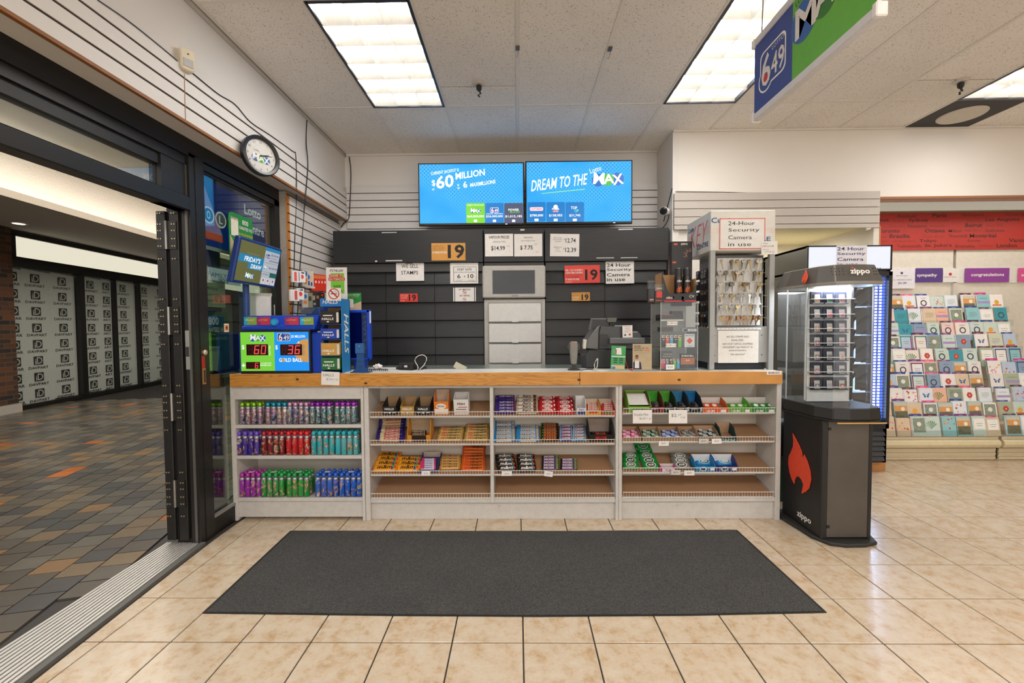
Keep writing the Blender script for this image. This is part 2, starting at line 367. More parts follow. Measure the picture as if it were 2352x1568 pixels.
for a, b in ((-.05, .0), (tt(179), tt(191)), (tt(262), tt(264.5)), (tt(315), tt(320)), (tt(390), tt(400)), (5.6, 5.75), (7.2, 7.35)): MB().box(a, b, -.06, .05, .05, 2.45, DK).build('mullion', sf)
MB().box(.0, 8.9, .0, .006, .06, 2.42, GLS).build('pane', sf)
MB().box(-.05, 9, .3, .35, 0, 2.5, M('3a3a36', .8)).build('interior', sf)
for a, b in ((4.0, 5.5), (5.85, 7.1), (7.45, 8.9)): MB().box(a, b, .03, .034, .1, 2.38, M('a9ae9c', .8)).build('paper_sheet', sf)  # pale sheets added to lighten the view through the shop window
def mall_sheet(p0, p1, cols, txt, zt=2.385, zb=.09):
    a, b = tt(p0), tt(p1); sh = MB().quad([(a, .03, zb), (b, .03, zb-.01), (b, .026, zt-.03), (a, .026, zt)], M('d7d5cf', .8)).build('paper_sheet', sf)
    lg = MB(); K = M('2a2724', .8); Wt = M('d7d5cf', .8)
    for cpx, t in cols:
        c = tt(cpx)
        for k in range(8):
            z = 2.235-.286*k
            lg.rect(c-.085, c+.085, z-.075, z+.075, K, .024); lg.text('D', c+.02, z, .115, Wt, w=.1, y=.0225, bold=.01); lg.text('i', c-.05, z-.02, .09, Wt, w=.02, y=.0225, bold=.02)
            lg.text(t, c, z-.125, .045, K, w=.36 if len(t) > 6 else .052*len(t), y=.024, bold=.02)
    lg.build('lettering', sh)
mall_sheet(13, 58, [(37, 'AVPAR')], ''); mall_sheet(58, 124, [(89, 'DAVPART')], '', 2.385, .05); mall_sheet(124, 178, [(150, 'DAVPART')], '')
mall_sheet(192, 239, [(214, 'DAVPART')], ''); mall_sheet(239, 261, [(250, 'ART.')], ''); mall_sheet(265, 315, [(288, 'DAVPART')], ''); mall_sheet(320, 352, [(337, 'DAVP')], ''); mall_sheet(352, 388, [(372, 'DAVPART')], '')
MB().box(.11, 9, -.02, .05, 2.56, 2.90, M('ece6d0', .5, em=.78)).build('sign_panel', sf, bevel=.004)
MB().box(-.05, 9, -.06, .05, 2.535, 2.56, DK).box(-.05, 9, -.06, .05, 2.90, 2.97, DK).box(-.05, .11, -.06, .05, 2.53, 2.93, DK).build('sign_frame', sf)
def stuc(nt, b, L):
    g = nt.nodes.new('ShaderNodeNewGeometry'); n = nt.nodes.new('ShaderNodeTexNoise'); n.inputs['Scale'].default_value = 45; n.inputs['Detail'].default_value = 4; L(g.outputs['Position'], n.inputs['Vector'])
    bp = nt.nodes.new('ShaderNodeBump'); bp.inputs['Strength'].default_value = .7; bp.inputs['Distance'].default_value = .02; L(n.outputs['Fac'], bp.inputs['Height']); L(bp.outputs[0], b.inputs['Normal'])
    b.inputs['Base Color'].default_value = lin('bdb7ae')
STUC = nodes_mat('stucco', stuc, .95)
TFm = Matrix.Translation((-8.322, 7.023, 0)) @ Matrix.Rotation(RZ, 4, 'Z')
mc = struct('ceiling', MB(TFm).box(-6, 9, -1.78, .3, 3.0, 3.03, STUC).box(-6, 9, -1.8, -1.76, 2.99, 3.085, M('b8ac9c', .8)).box(-6, 9, -1.25, -1.2, 3.02, 3.9, STUC).box(-6, 9, .05, .1, 2.95, 3.9, STUC).add([(-9, -1.25, 3.85), (11, -1.25, 3.85), (11, -7.4, 3.85), (-9, -7.4, 3.85)], [(0, 1, 2, 3)], M('bdbab2', .9)))
for a in (-2.9, -1.66, -.42, .82, 2.06, 3.3, 4.54):
    t = thing('cove_light', f'warm fluorescent tube in the mall ceiling cove, {ORD[round((a+2.9)/1.24)]} from the near end', 'light', tuple(TFm @ Vector((a, -1.66, 3.06))), RZ, 'cove tubes in the mall ceiling')
    o = MB().tube([(0, 0, 0), (1.15, 0, 0)], .02, M('fff0d8', .5, em=6), 8).build('tube', t); MB().box(-.03, 1.18, -.03, .03, -.03, -.018, WHITE).build('fitting', t)
for px, py, zc, lb in ((75, 243, 3.85, 'round recessed downlight in the grey mall ceiling above the transom'), (43, 512, 3.0, 'small slotted downlight in the stucco soffit across the mall')):
    p = az(zc, px, py); t = thing('downlight', lb, 'light', (p.x, p.y, zc-.012))
    MB().lathe([(.10, 0), (.11, .005), (.11, .012)], M('cfc9b8', .5)).build('trim_ring', t); MB().lathe([(.07, -.003), (.075, 0)], M('fff2d8', .5, em=1.6)).build('lamp', t)
def brickm(nt, b, L):
    tc = nt.nodes.new('ShaderNodeTexCoord'); mp = nt.nodes.new('ShaderNodeMapping'); mp.inputs['Rotation'].default_value = (radians(90), 0, 0); br = nt.nodes.new('ShaderNodeTexBrick')
    br.inputs['Color1'].default_value = lin('6e4326'); br.inputs['Color2'].default_value = lin('2c241e'); br.inputs['Mortar'].default_value = lin('5a5048'); br.inputs['Scale'].default_value = 1
    br.inputs['Brick Width'].default_value = .22; br.inputs['Row Height'].default_value = .075; br.inputs['Mortar Size'].default_value = .006
    L(tc.outputs['Object'], mp.inputs[0]); L(mp.outputs[0], br.inputs['Vector']); L(br.outputs[0], b.inputs['Base Color'])
wm = tag(MB().box(-5, -.03, -.12, .4, 0, 3.0, nodes_mat('brick_wall', brickm, .8)).build('wall_mall', loc=(-8.322, 7.023, 0), rot=(0, 0, RZ)), kind='structure')
MB().box(-5, -.01, -.15, -.12, 0, .14, M('b9b2a8', .6)).build('baseboard', wm)
struct('wall_mall', MB().box(-14, -2.1, 16, 16.1, 0, 4, M('a9ad9e', .9)).box(-14, -2, -7.1, -7, 0, 4, M('6f7268', .9)).box(-2.15, -2.0, 3.72, 16, 0, 4, M('6f7268', .9)).box(-2.3, -2.15, -7, 16, 2.47, 3.9, M('8a857c', .9)))
# ---------------------------------------------------------------- shop front: header, transom, folding door, window
FR = M('1d1b19', .38, .3, noise=.1); FR2 = M('2c2a28', .35, .4, noise=.1); FRG = M('6d6a64', .4, .6)
d1 = struct('door_1', MB().box(XG-.12, XG, -7, 3.66, 2.40, ZS+.012, FR).box(XG-.10, XG-.015, -7, 3.66, 2.345, 2.41, FR2).box(XG-.09, XG-.03, -7, 2.66, 2.285, 2.36, FR))
MB().box(XG-.09, XG-.0, -7, 2.66, 2.068, 2.155, FR2).build('transom_bar', d1, bevel=.006)
MB().box(XG-.055, XG-.045, -7, 2.47, 2.14, 2.30, GLS).build('transom_pane', d1)
MB().box(XG-.09, XG-.02, 2.47, 2.66, 2.068, 2.36, FR2).build('transom_stile', d1)
MB().box(XG-.155, XG-.01, 2.665, 2.70, 0, 2.41, FR).box(XG-.055, XG, 2.655, 2.72, 0, 2.42, FR2).box(XG-.03, XG-.015, 2.648, 2.656, .02, 2.36, FRG).build('jamb', d1)
MB().box(XG-.05, XG-.025, 2.645, 2.656, 1.10, 1.34, M('a9a7a2', .4, .7)).box(XG-.047, XG-.03, 2.642, 2.65, 1.18, 1.24, M('222222', .5)).build('latch_plate', d1)
pn = []
for n, (xa, xb) in enumerate(((-2.198, -2.142), (-2.118, -2.062))):
    p = MB().box(xa, xb, 2.645, 3.02, .03, 2.068, FR2).build('panel', d1, bevel=.004); pn.append(p)
MB().box(-2.142, -2.118, 2.66, 3.0, .03, 2.05, M('050505', .9)).build('gap_strip', d1)  # near-black strip filling the gap between the folded panels
SCR = M('c7b48a', .35, .8)
for zc in (.33, .87, 1.40, 1.92):
    h = MB().box(-2.19, -2.07, 2.640, 2.645, zc-.085, zc+.085, M('3a3836', .3, .6)).tube([(-2.130, 2.636, zc-.085), (-2.130, 2.636, zc+.085)], .008, M('8b8884', .3, .8)).build('hinge', d1)
    sm = MB()
    for sx in (-2.18, -2.165, -2.095, -2.08):
        for k in (-2.6, -1.2, -.4, .5, 1.2, 2.4): sm.tube([(sx, 2.641, zc+k*.055), (sx, 2.637, zc+k*.055)], .0045, SCR, 6)
    tag(sm.build('screw', h), kind='stuff')
w1 = struct('window_1', MB().box(XG-.07, XG, 2.72, 3.66, 0, .115, FR).box(XG-.07, XG, 2.72, 3.66, 2.36, 2.41, FR2).box(XG-.07, XG+.004, 2.70, 2.775, 0, 2.41, FR2).box(XG-.07, XG, 3.59, 3.66, 0, 2.41, FR))
MB().box(XG-.03, XG-.024, 2.77, 3.6, .11, 2.37, glass('green_glass', 'e0eae0', .17)).build('pane', w1)
MB().box(XG-.02, XG+.006, 2.775, 3.6, .115, .13, M('8d8b86', .5, .3)).build('glazing_bead', w1)
lk = thing('door_lock', 'brass keyhole lock and pull on the dark window stile by the door', 'lock', (XG+.004, 2.735, 1.2), pi/2)
MB(Matrix.Rotation(pi/2, 4, 'X')).lathe([(.016, 0), (.018, .01), (.01, .016)], M('d8c9b0', .3, .7)).build('cylinder', lk, loc=(-.008, 0, .0))
MB().box(-.03, -.008, -.008, 0, -.2, -.1, M('b08a5c', .4, .5)).box(-.026, -.012, -.009, -.007, -.19, -.11, M('3a2a20', .5)).build('pull', lk)
MB().rect(-.034, -.004, -.1, -.02, M('a01818', .4), -.002).build('red_sticker', lk)
# ---------------------------------------------------------------- flat signs
def sign(name, label, cat, Y, r, mat, texts=(), thick=.002, rot=0, group=None, extra=None, frame=None, pl='y', curl=0):
    """A sheet on a plane facing the shop (y = Y) or facing right (x = Y); r and the print are given in photo pixels."""
    x0, y0, x1, y1 = r; xc, yc = (x0+x1)/2, (y0+y1)/2
    P = (lambda a, b: ay(Y, a, b)) if pl == 'y' else (lambda a, b: ax(Y, a, b))
    A = (lambda p: p.x) if pl == 'y' else (lambda p: p.y)
    o = P(xc, yc); zb = P(xc, y1).z
    root = thing(name, label, cat, (o.x, o.y, zb), 0 if pl == 'y' else pi/2, group)
    oa = A(o)
    q = lambda a, b: (A(P(a or xc, b or yc))-oa, P(a or xc, b or yc).z-zb)
    w0, w1, h = q(x0, yc)[0], q(x1, yc)[0], P(xc, y0).z-zb
    if curl:
        sh = MB(); n = 8
        for k in range(n):
            a, b = w0+(w1-w0)*k/n, w0+(w1-w0)*(k+1)/n; ya, yb = -curl*sin(pi*k/n), -curl*sin(pi*(k+1)/n)
            sh.quad([(a, ya, 0), (b, yb, 0), (b, yb*.4, h), (a, ya*.4, h)], mat)
        sh.build('sheet', root)
    else:
        sh = MB().box(w0, w1, -thick/2, thick/2, 0, h, mat); sh.build('sheet', root)
    lt = MB(); e = -thick/2-.0006-curl
    m2 = (w1-w0)/(x1-x0); m2z = h/(y1-y0)
    for t in texts:
        s, cx, cy, hh, m = t[:5]; ww = t[5] if len(t) > 5 else None; kw = t[6] if len(t) > 6 else {}
        X, Z = q(cx, cy); lt.text(s, X, Z, hh*m2z, m, w=ww*m2 if ww else None, y=e, **kw)
    if extra: extra(lt, q, m2, e)
    if frame:
        fm, fw = frame; fw *= m2
        for a in ((w0, w1, 0, fw), (w0, w1, h-fw, h), (w0, w0+fw, 0, h), (w1-fw, w1, 0, h)): lt.rect(*a, fm, e)
    if lt.v: lt.build('lettering', root)
    if rot: root.rotation_euler.y = rot
    return root, q, m2, e
def max_logo(mb, x, z, w, y=0, rot=0):
    c, s = cos(rot), sin(rot); B, G, Wt = M('2a63b0', .4, em=mb.em if hasattr(mb, 'em') else 0), M('4fae3a', .4, em=mb.em if hasattr(mb, 'em') else 0), M('f6f6f4', .4, em=mb.em if hasattr(mb, 'em') else 0)
    for dx, r, m, k in ((-.30, .2, B, 0), (.30, .2, B, 1), (0, .19, G, 2)): mb.disc(x+dx*w*c, z+dx*w*s-.02*w, r*w, m, y=y-.0002*k)
    for t, dx, dz, h in (('M', -.28, .03, .36), ('A', .03, .0, .3), ('X', .31, -.03, .32)):
        mb.text(t, x+(dx*c-dz*s)*w, z+(dx*s+dz*c)*w, h*w, Wt, w=.34*w, y=y-.0008-.0004*abs(dx-.1), bold=.05, rot=rot-.12*(dx < 0)+.1*(dx > .2))
def logo649(mb, x, z, w, y=0, em=0, dark='23449a'):
    Wt, D, R = M('f4f4f2', .4, em=em), M(dark, .4, em=em), M('d8263a', .4, em=em)
    h = w*.62
    for g, m, k in ((0, Wt, 0), (.035*w, D, 1)):
        p = rrect(x-w/2+g, x+w/2-g, z-h/2+g, z+h/2-g, .1*w); mb.quad([(a, y-.0003*k, b) for a, b in p], m)
        mb.disc(x-.27*w, z-.06*w, .26*w-g, m, y=y-.0003*k+.0001)
    mb.text('6', x-.24*w, z+.0*w, .56*w, Wt, w=.3*w, y=y-.001, bold=.04); mb.disc(x-.25*w, z-.13*w, .075*w, R, y=y-.0014)
    mb.text('49', x+.2*w, z-.06*w, .36*w, Wt, w=.44*w, y=y-.001, bold=.03); mb.text('LOTTO', x+.2*w, z+.2*w, .07*w, Wt, w=.4*w, y=y-.001)
# ---------------------------------------------------------------- black cabinet wall behind the counter
def _blackwood(nt, b, L):
    g = nt.nodes.new('ShaderNodeNewGeometry'); mp = nt.nodes.new('ShaderNodeMapping'); mp.inputs['Scale'].default_value = (2, 2, 60); n = nt.nodes.new('ShaderNodeTexNoise'); n.inputs['Scale'].default_value = 3; n.inputs['Detail'].default_value = 5
    L(g.outputs['Position'], mp.inputs[0]); L(mp.outputs[0], n.inputs['Vector']); r = ramp(nt, [(.3, '131416'), (.7, '222326')]); L(n.outputs['Fac'], r.inputs[0]); L(r.outputs[0], b.inputs['Base Color'])
CAB = nodes_mat('black_laminate', _blackwood, .42); CABD = M('0a0a0a', .8); CABG = M('3b3b3b', .45)
cab = thing('storage_cabinet', 'black cabinet wall of clapboard flap panels behind the sales counter', 'cabinet', (0, 4.30, 0))
yc = 4.30; cx = lambda px, py=700: ay(yc, px, py).x; cz = lambda py, px=1189: ay(yc, px, py).z
MB().box(-1.83, cx(1111), .06, .40, .1, 2.30, CABD).box(cx(1253), 1.49, .06, .40, .1, 2.30, CABD).box(cx(1111), cx(1253), .12, .40, .1, 2.30, CABD).build('carcass', cab)
for a, b in ((768, 1110.5), (1112.5, 1250), (1252, 1535)): MB().box(cx(a), min(cx(b), 1.485), 0, .06, cz(601), cz(526), CAB).build('header_panel', cab, bevel=.003)
MB().box(-1.83, cx(1110), .03, .07, cz(621), cz(602), CABG).box(cx(1254), 1.47, .03, .07, cz(621), cz(602), CABG).box(cx(1113), cx(1250), .02, .07, cz(612), cz(602), CABG).build('valance', cab)
rows_z = [621, 652, 693, 734.5, 774, 815, 856, 900]
for c in ((768, 884, 997, 1110), (1254, 1391, 1529)):
    for i in range(len(c)-1):
        for k in range(len(rows_z)-1):
            zt, zb = cz(rows_z[k]), cz(rows_z[k+1]); a, b = cx(c[i]+.5), cx(c[i+1]-.5)
            MB().prismx([(.055, zt-.002), (.03, zb+.012), (.03, zb+.004), (.065, zb+.004), (.065, zt-.002)], a, min(b, 1.47), CAB).build('flap_panel', cab)
SCRAP = M('c8c8c4', .8)
tp = MB()
for px, py, w, h in ((894, 531, 36, 2), (905, 596, 40, 3), (864, 597, 5, 4), (1437, 529, 34, 3), (1390, 594, 42, 2), (1445, 594, 40, 2), (1200, 528, 10, 4)):
    x, z = cx(px, py), cz(py); tp.quad([(x-w*.0021, -.001, z-h*.002), (x+w*.0021, -.001, z-h*.0015), (x+w*.002, -.001, z+h*.0022), (x-w*.002, -.001, z+h*.002)], SCRAP)
tag(tp.build('tape_residue', cab), kind='stuff')
GREY, GREYD, SCRN = M('b3b0aa', .45), M('8c8a86', .5), M('34363a', .25)
dr = thing('drawer_tower', 'light grey three drawer tower between the black flap panels', 'drawers', (cx(1182), 4.30, .62))
mb = MB(); X = lambda px: cx(px)-cx(1182); Z = lambda py: cz(py)-.62
mb.box(X(1112), X(1252), -.02, .115, 0, Z(687), GREY); mb.build('body', dr, bevel=.006)
for k, (a, b) in enumerate(((697, 738.5), (743, 785.5), (790, 832))):
    d = MB().box(X(1123), X(1242), -.045, -.02, Z(b), Z(a), M('d6d4d0', .45)).build('drawer', dr, bevel=.003)
    MB().box(X(1176), X(1190), -.056, -.045, Z(b+1), Z(b-6), M('dddbd6', .4)).build('pull_tab', d)
MB().box(X(1122), X(1243.5), -.024, -.02, Z(833), Z(695), M('7d7b76', .5)).build('gap_shade', dr); MB().box(X(1123), X(1242), -.04, -.02, Z(847), Z(836), M('c6c4c0', .5)).build('drawer', dr)  # darker grey backing paints the shadow lines between the drawers
tm = thing('display_terminal', 'light grey wall terminal with a dark blank screen above the drawers', 'terminal', (cx(1181.5), 4.30, cz(685)))
Z = lambda py: cz(py)-cz(685)
MB().box(X(1110), X(1253), -.05, .115, 0, Z(611), GREY).build('housing', tm, bevel=.012); MB().box(X(1133), X(1229), -.053, -.045, Z(675), Z(622), SCRN).build('screen', tm)
MB().box(X(1176), X(1191), -.054, -.05, Z(680), Z(678), GREYD).build('slot', tm)
# ---------------------------------------------------------------- two lottery screens
def _screen(nt, b, L):
    tc = nt.nodes.new('ShaderNodeTexCoord'); mp = nt.nodes.new('ShaderNodeMapping'); mp.inputs['Rotation'].default_value = (radians(90), radians(0), radians(0)); L(tc.outputs['Object'], mp.inputs[0])
    r45 = nt.nodes.new('ShaderNodeMapping'); r45.inputs['Rotation'].default_value = (0, radians(45), 0); r45.inputs['Scale'].default_value = (38, 1, 38); L(tc.outputs['Object'], r45.inputs[0])
    fr = nt.nodes.new('ShaderNodeVectorMath'); fr.operation = 'FRACTION'; L(r45.outputs[0], fr.inputs[0]); sb_ = nt.nodes.new('ShaderNodeVectorMath'); sb_.operation = 'SUBTRACT'; sb_.inputs[1].default_value = (.5, 0, .5); L(fr.outputs[0], sb_.inputs[0])
    ml = nt.nodes.new('ShaderNodeVectorMath'); ml.operation = 'MULTIPLY'; ml.inputs[1].default_value = (1, 0, 1); L(sb_.outputs[0], ml.inputs[0])
    ln = nt.nodes.new('ShaderNodeVectorMath'); ln.operation = 'LENGTH'; L(ml.outputs[0], ln.inputs[0])
    n = nt.nodes.new('ShaderNodeTexNoise'); n.inputs['Scale'].default_value = 2.2; L(tc.outputs['Object'], n.inputs['Vector'])
    lt = nt.nodes.new('ShaderNodeMath'); lt.operation = 'LESS_THAN'; L(ln.outputs['Value'], lt.inputs[0]); mr = nt.nodes.new('ShaderNodeMapRange'); mr.inputs[1].default_value = .35; mr.inputs[2].default_value = .65; mr.inputs[3].default_value = .05; mr.inputs[4].default_value = .45; L(n.outputs['Fac'], mr.inputs[0]); L(mr.outputs[0], lt.inputs[1])
    bg = ramp(nt, [(.3, '2a97e0'), (.55, '49aef0'), (.75, '6cc0f4')]); L(n.outputs['Fac'], bg.inputs[0])
    mx = nt.nodes.new('ShaderNodeMix'); mx.data_type = 'RGBA'; mx.inputs[7].default_value = lin('2f8fd6'); L(lt.outputs[0], mx.inputs[0]); L(bg.outputs[0], mx.inputs[6]); L(mx.outputs[2], b.inputs['Emission Color']); b.inputs['Emission Strength'].default_value = 1.08; b.inputs['Base Color'].default_value = (.01, .02, .03, 1)
SCRM = nodes_mat('lottery_screen', _screen, .5); SCRM.node_tree.nodes['Principled BSDF'].inputs['Specular IOR Level'].default_value = .05
EW, EG, EB, ED = M('ffffff', .3, em=1), M('6cc024', .3, em=1), M('1272b8', .3, em=1), M('4a4f6a', .3, em=1)
ER = M('e0485a', .3, em=1)
def tv(label, p0, p1, yt, yb):
    a, b = ay(4.40, p0, yt), ay(4.40, p1, yb); xc = (a.x+b.x)/2
    r = thing('wall_screen', label, 'screen', (xc, 4.40, b.z), 0); W = b.x-a.x; Hh = a.z-b.z
    MB().box(-W/2, W/2, .0, .035, 0, Hh, BLACK).box(-W*.35, W*.35, .035, .08, Hh*.15, Hh*.8, BLACK).build('housing', r, bevel=.003)
    MB().rect(-W/2+.012, W/2-.012, .022, Hh-.012, SCRM, -.001).build('picture', r)
    MB().box(-.09, .09, .08, .325, Hh*.3, Hh*.7, M('222222', .5, .5)).build('wall_bracket', r)
    MB().box(W*.32, W*.34, -.002, 0, .006, .012, M('dfe8ff', .3, em=1.5)).build('indicator', r)
    q = lambda px, py: (ay(4.40, px, py).x-xc, ay(4.40, px, py).z-b.z); return r, q, .0044
def tile_(mb, q, p0, p1, y0, y1, m):
    a, b = q(p0, y1), q(p1, y0); mb.quad([(x, -.002, z) for x, z in rrect(a[0], b[0], a[1], b[1], .012)], m)
t1, q, s = tv('left hand wall screen announcing a current jackpot of 60 million', 960, 1204.5, 375, 516)
mb = MB(); mb.em = 1
for t, px, py, h, w, k in (('CURRENT JACKPOT IS', 1022, 395.5, 9, 64, {}), ('MILLION', 1080, 400, 15, 67, dict(bold=.05, shear=.1)), ('60', 1022, 417, 29, 40, dict(bold=.05, shear=.1)), ('$', 996, 421, 15, 8, dict(bold=.03)), ('+', 1052.5, 425, 5, 5, {}), ('6', 1068.5, 424, 14.5, 9, dict(bold=.04)), ('MAXMILLIONS', 1109, 421, 8.5, 58, dict(bold=.04, shear=.1)), ('EST.', 996, 435, 4, 6, {}), ('EST.', 1054, 432, 4, 6, {})):
    x, z = q(px, py); mb.text(t, x, z, h*s, EW, w=w*s, y=-.003, rot=.13, **k)
for a, b, m, l1, l2 in ((1071, 1113.5, EG, 'MAX', '$60,000,000'), (1114.5, 1157, EB, '649', '$36,000,000'), (1158.5, 1201, ED, 'POWER BUCKS', '$1,015,185')):
    tile_(mb, q, a, b, 466, 512.5, m); c = (a+b)/2; x, z = q(c, 497); mb.text(l2, x, z, 5.5*s, EW, w=38*s, y=-.003, bold=.02)
    x, z = q(c, 484)
    if l1 == 'MAX': max_logo(mb, x, z, 24*s, -.0026)
    elif l1 == '649': logo649(mb, x, z+.006, 19*s, -.0026, em=1); mb.text('GOLD BALL - SINGLE DRAW', x, z-.03, 2.6*s, EW, w=38*s, y=-.003)
    else: mb.text('POWER', x, z+.010, 5*s, EW, w=24*s, y=-.003, bold=.03); mb.text('BUCKS', x+.012, z-.012, 5*s, EG, w=22*s, y=-.003, bold=.03)
    if l1 == 'MAX': x, z = q(c, 471); mb.text('WEEKLY MAXMILLIONS', x, z, 2.6*s, EW, w=38*s, y=-.003)
    x, z = q(c, 507); mb.quad([(u, -.003, v) for u, v in rrect(x-.016, x+.016, z-.012, z+.012, .005)], EW); mb.text('$3' if l1 != 'MAX' else '$5', x, z, 3.2*s, EB, y=-.0036)
mb.build('lettering', t1)
t2, q, s = tv('right hand wall screen with a large slanted white slogan', 1206.5, 1452.5, 370, 513)
mb = MB(); mb.em = 1
x, z = q(1284.5, 419); mb.text('DREAM TO THE', x, z, 25*s, EW, w=126*s, y=-.003, rot=.115, shear=.22, bold=.02)
a, b = q(1244, 444.5), q(1343, 434.5); mb.quad([(a[0], -.003, a[1]-.003), (b[0], -.003, b[1]-.004), (b[0], -.003, b[1]+.004), (a[0], -.003, a[1]+.003)], M('8fe08a', .3, em=1))
x, z = q(1367.5, 389.5); mb.text('Lotto', x, z, 11*s, EW, w=26*s, y=-.003, rot=.3)
x, z = q(1396, 411); max_logo(mb, x, z, 72*s, -.003, .05)
for a, b, l1, l2, m in ((1211.5, 1253, 'LOTTARIO', '$780,000', ER), (1255, 1297.5, 'POKER', '$158,955', EW), (1299, 1341.5, 'TOP UP', '$31,745', EW)):
    tile_(mb, q, a, b, 464, 509.5, EB); c = (a+b)/2; x, z = q(c, 495); mb.text(l2, x, z, 6*s, EW, w=30*s if l1[0] != 'T' else 25*s, y=-.003, bold=.02); x, z = q(c, 480)
    if l1 == 'LOTTARIO': mb.quad([(u, -.0026, v) for u, v in rrect(x-.066, x+.066, z-.018, z+.018, .012)], M('f6d5dc', .3, em=1)); mb.text(l1, x, z, 5*s, m, w=26*s, y=-.003, bold=.03)
    elif l1 == 'POKER': mb.disc(x, z+.02, .022, EW, -.0026); mb.text('POKER', x, z, 4.5*s, EW, w=16*s, y=-.003, bold=.03); mb.rect(x-.025, x+.025, z-.032, z-.014, ER, -.0028); mb.text('LOTTO', x, z-.023, 2.6*s, EW, y=-.0034)
    else: mb.text('TOP', x-.008, z+.012, 6.5*s, EW, w=14*s, y=-.003, bold=.02); mb.text('UP', x+.018, z-.018, 6.5*s, M('7fe0b0', .3, em=1), w=9*s, y=-.003, bold=.02)
    x, z = q(c, 505); mb.quad([(u, -.003, v) for u, v in rrect(x-.02, x+.02, z-.012, z+.012, .005)], EW); mb.text('$2+$1' if l1 == 'POKER' else '$1', x, z, 3*s, EB, y=-.0036)
mb.build('lettering', t2)
# ---------------------------------------------------------------- notices on the cabinet
GOLD, REDP = M('c98f3e', .5), M('d8382a', .4); YH, YP = 4.297, 4.322
B3 = dict(bold=.03); B6 = dict(bold=.06)
sign('age_notice', 'gold age 19 notice in a clear sleeve on the black cabinet header', 'sign', YH, (991, 558, 1069, 598), GOLD, [('19', 1047.5, 577.5, 32, INK, 38, B6), ("It is illegal to sell or", 1006, 565, 3, INK, 27), ('supply a cigarettes', 1007, 569.5, 3, INK, 28), ('to anyone under', 1006, 574, 3, INK, 26), ('19 YEARS OF AGE', 1010, 579.5, 5, PAPER, 33, B3)])
sign('price_notice', 'white vapour prices card marked 14.99 on the middle cabinet header', 'sign', YH, (1114, 537, 1178.5, 588.5), PAPER, [('VAPOUR PRICES', 1146, 544.5, 6.5, INK, 47, B3), ('DEVICE & 1 POD', 1146.5, 555.2, 3.6, INK, 28), ('$14.99', 1144, 570.5, 11.5, INK, 32, B3), ('+TX', 1167, 565, 2.5, INK)])
sign('price_notice', 'white pod price card marked 7.75 beside the vapour prices card', 'sign', YH, (1181, 537, 1245.5, 588.5), PAPER, [('VAPOUR PODS', 1213, 545.5, 3.2, INK, 20, B3), ('1 PACK OF 4 PODS AT: $ 26.00', 1212, 553, 2.6, INK, 33), ('$ 7.75', 1209, 569, 11, INK, 29, B3), ('+TX', 1230.5, 560.5, 2.5, INK), ('+TAX', 1233, 579, 2, REDP)])
sign('price_notice', 'white sheet listing 12.74 and 12.39 on the right cabinet header', 'sign', YH, (1263, 537, 1330, 588.5), PAPER, [('12.74', 1310, 552, 10, INK, 23, B3), ('12.39', 1310.5, 573.5, 10.5, INK, 25, B3), ('$', 1296, 549.5, 4, INK), ('$', 1295, 571, 4, INK), ('KING SIZE', 1280, 546.5, 2.6, INK, 18), ('REGULAR SIZE', 1280, 550.5, 2.2, INK, 20), ('PRICE FROM', 1281, 555, 2, INK, 14), ('SINGLE CUT', 1280, 568, 2.8, INK, 18), ('PACKS', 1280, 572, 2, INK, 9), ('+ TAX', 1281, 577, 2, INK, 13)], rot=.02)
sign('paper_notice', 'white WE SELL STAMPS sheet taped to the black cabinet', 'sign', YP, (910, 602, 974, 645), PAPER, [('WE SELL', 941.5, 611, 8.5, INK, 39, dict(bold=.01)), ('STAMPS', 941, 626, 8.5, INK, 39, dict(bold=.01))], extra=lambda lt, q, m, e: lt.rect(*[q(931, 603.9)[0], q(948, 603.9)[0], q(931, 605.5)[1], q(931, 601.8)[1]], CABG, e))
sign('paper_notice', 'white keep safe distancing notice on the black cabinet', 'sign', YP, (1034, 603.5, 1098.5, 651), PAPER, [('KEEP SAFE', 1067, 618.5, 5.2, INK, 33, dict(bold=.01)), ('USE SOCIAL DISTANCING', 1067, 625, 3, INK, 47), ('6', 1054, 634.5, 9.5, INK, 7.5, B3), ('&', 1067.5, 634.5, 4, INK), ('10', 1081, 634, 9.5, INK, 13, B3), ('FEET APART', 1055, 643.5, 1.8, INK, 12), ('PEOPLE MAX', 1082, 643.5, 1.8, INK, 14)],
     extra=lambda lt, q, m, e: [lt.rect(*a, INK, e) for a in [(q(1042, 0)[0], q(1094, 0)[0], q(0, 613)[1], q(0, 612.2)[1]), (q(1042, 0)[0], q(1094, 0)[0], q(0, 646.5)[1], q(0, 645.7)[1]), (q(1041.5, 0)[0], q(1042.4, 0)[0], q(0, 646.4)[1], q(0, 612.4)[1]), (q(1093.6, 0)[0], q(1094.4, 0)[0], q(0, 646.4)[1], q(0, 612.4)[1])]])
def nosm(mb, x, z, r, y, cig=True, smoke=False):
    mb.ring(x, z, r*.84, r, M('b8202a', .5), y-.0004); c = cos(radians(-42))
    mb.quad([(x-r*.66-.06*r, y-.0005, z+r*.56-.06*r), (x+r*.60-.06*r, y-.0005, z-r*.62-.06*r), (x+r*.66+.06*r, y-.0005, z-r*.56+.06*r), (x-r*.60+.06*r, y-.0005, z+r*.62+.06*r)], M('b8202a', .5))
    mb.rect(x-.55*r, x+.4*r, z-.08*r, z+.06*r, INK, y-.0002); mb.rect(x+.45*r, x+.6*r, z-.08*r, z+.06*r, INK, y-.0002)
    if smoke: mb.tube([(x+.55*r, y-.0003, z+.15*r), (x+.5*r, y-.0003, z+.3*r), (x+.2*r, y-.0003, z+.36*r), (x+.1*r, y-.0003, z+.5*r), (x+.22*r, y-.0003, z+.62*r)], .02*r, INK, 4)
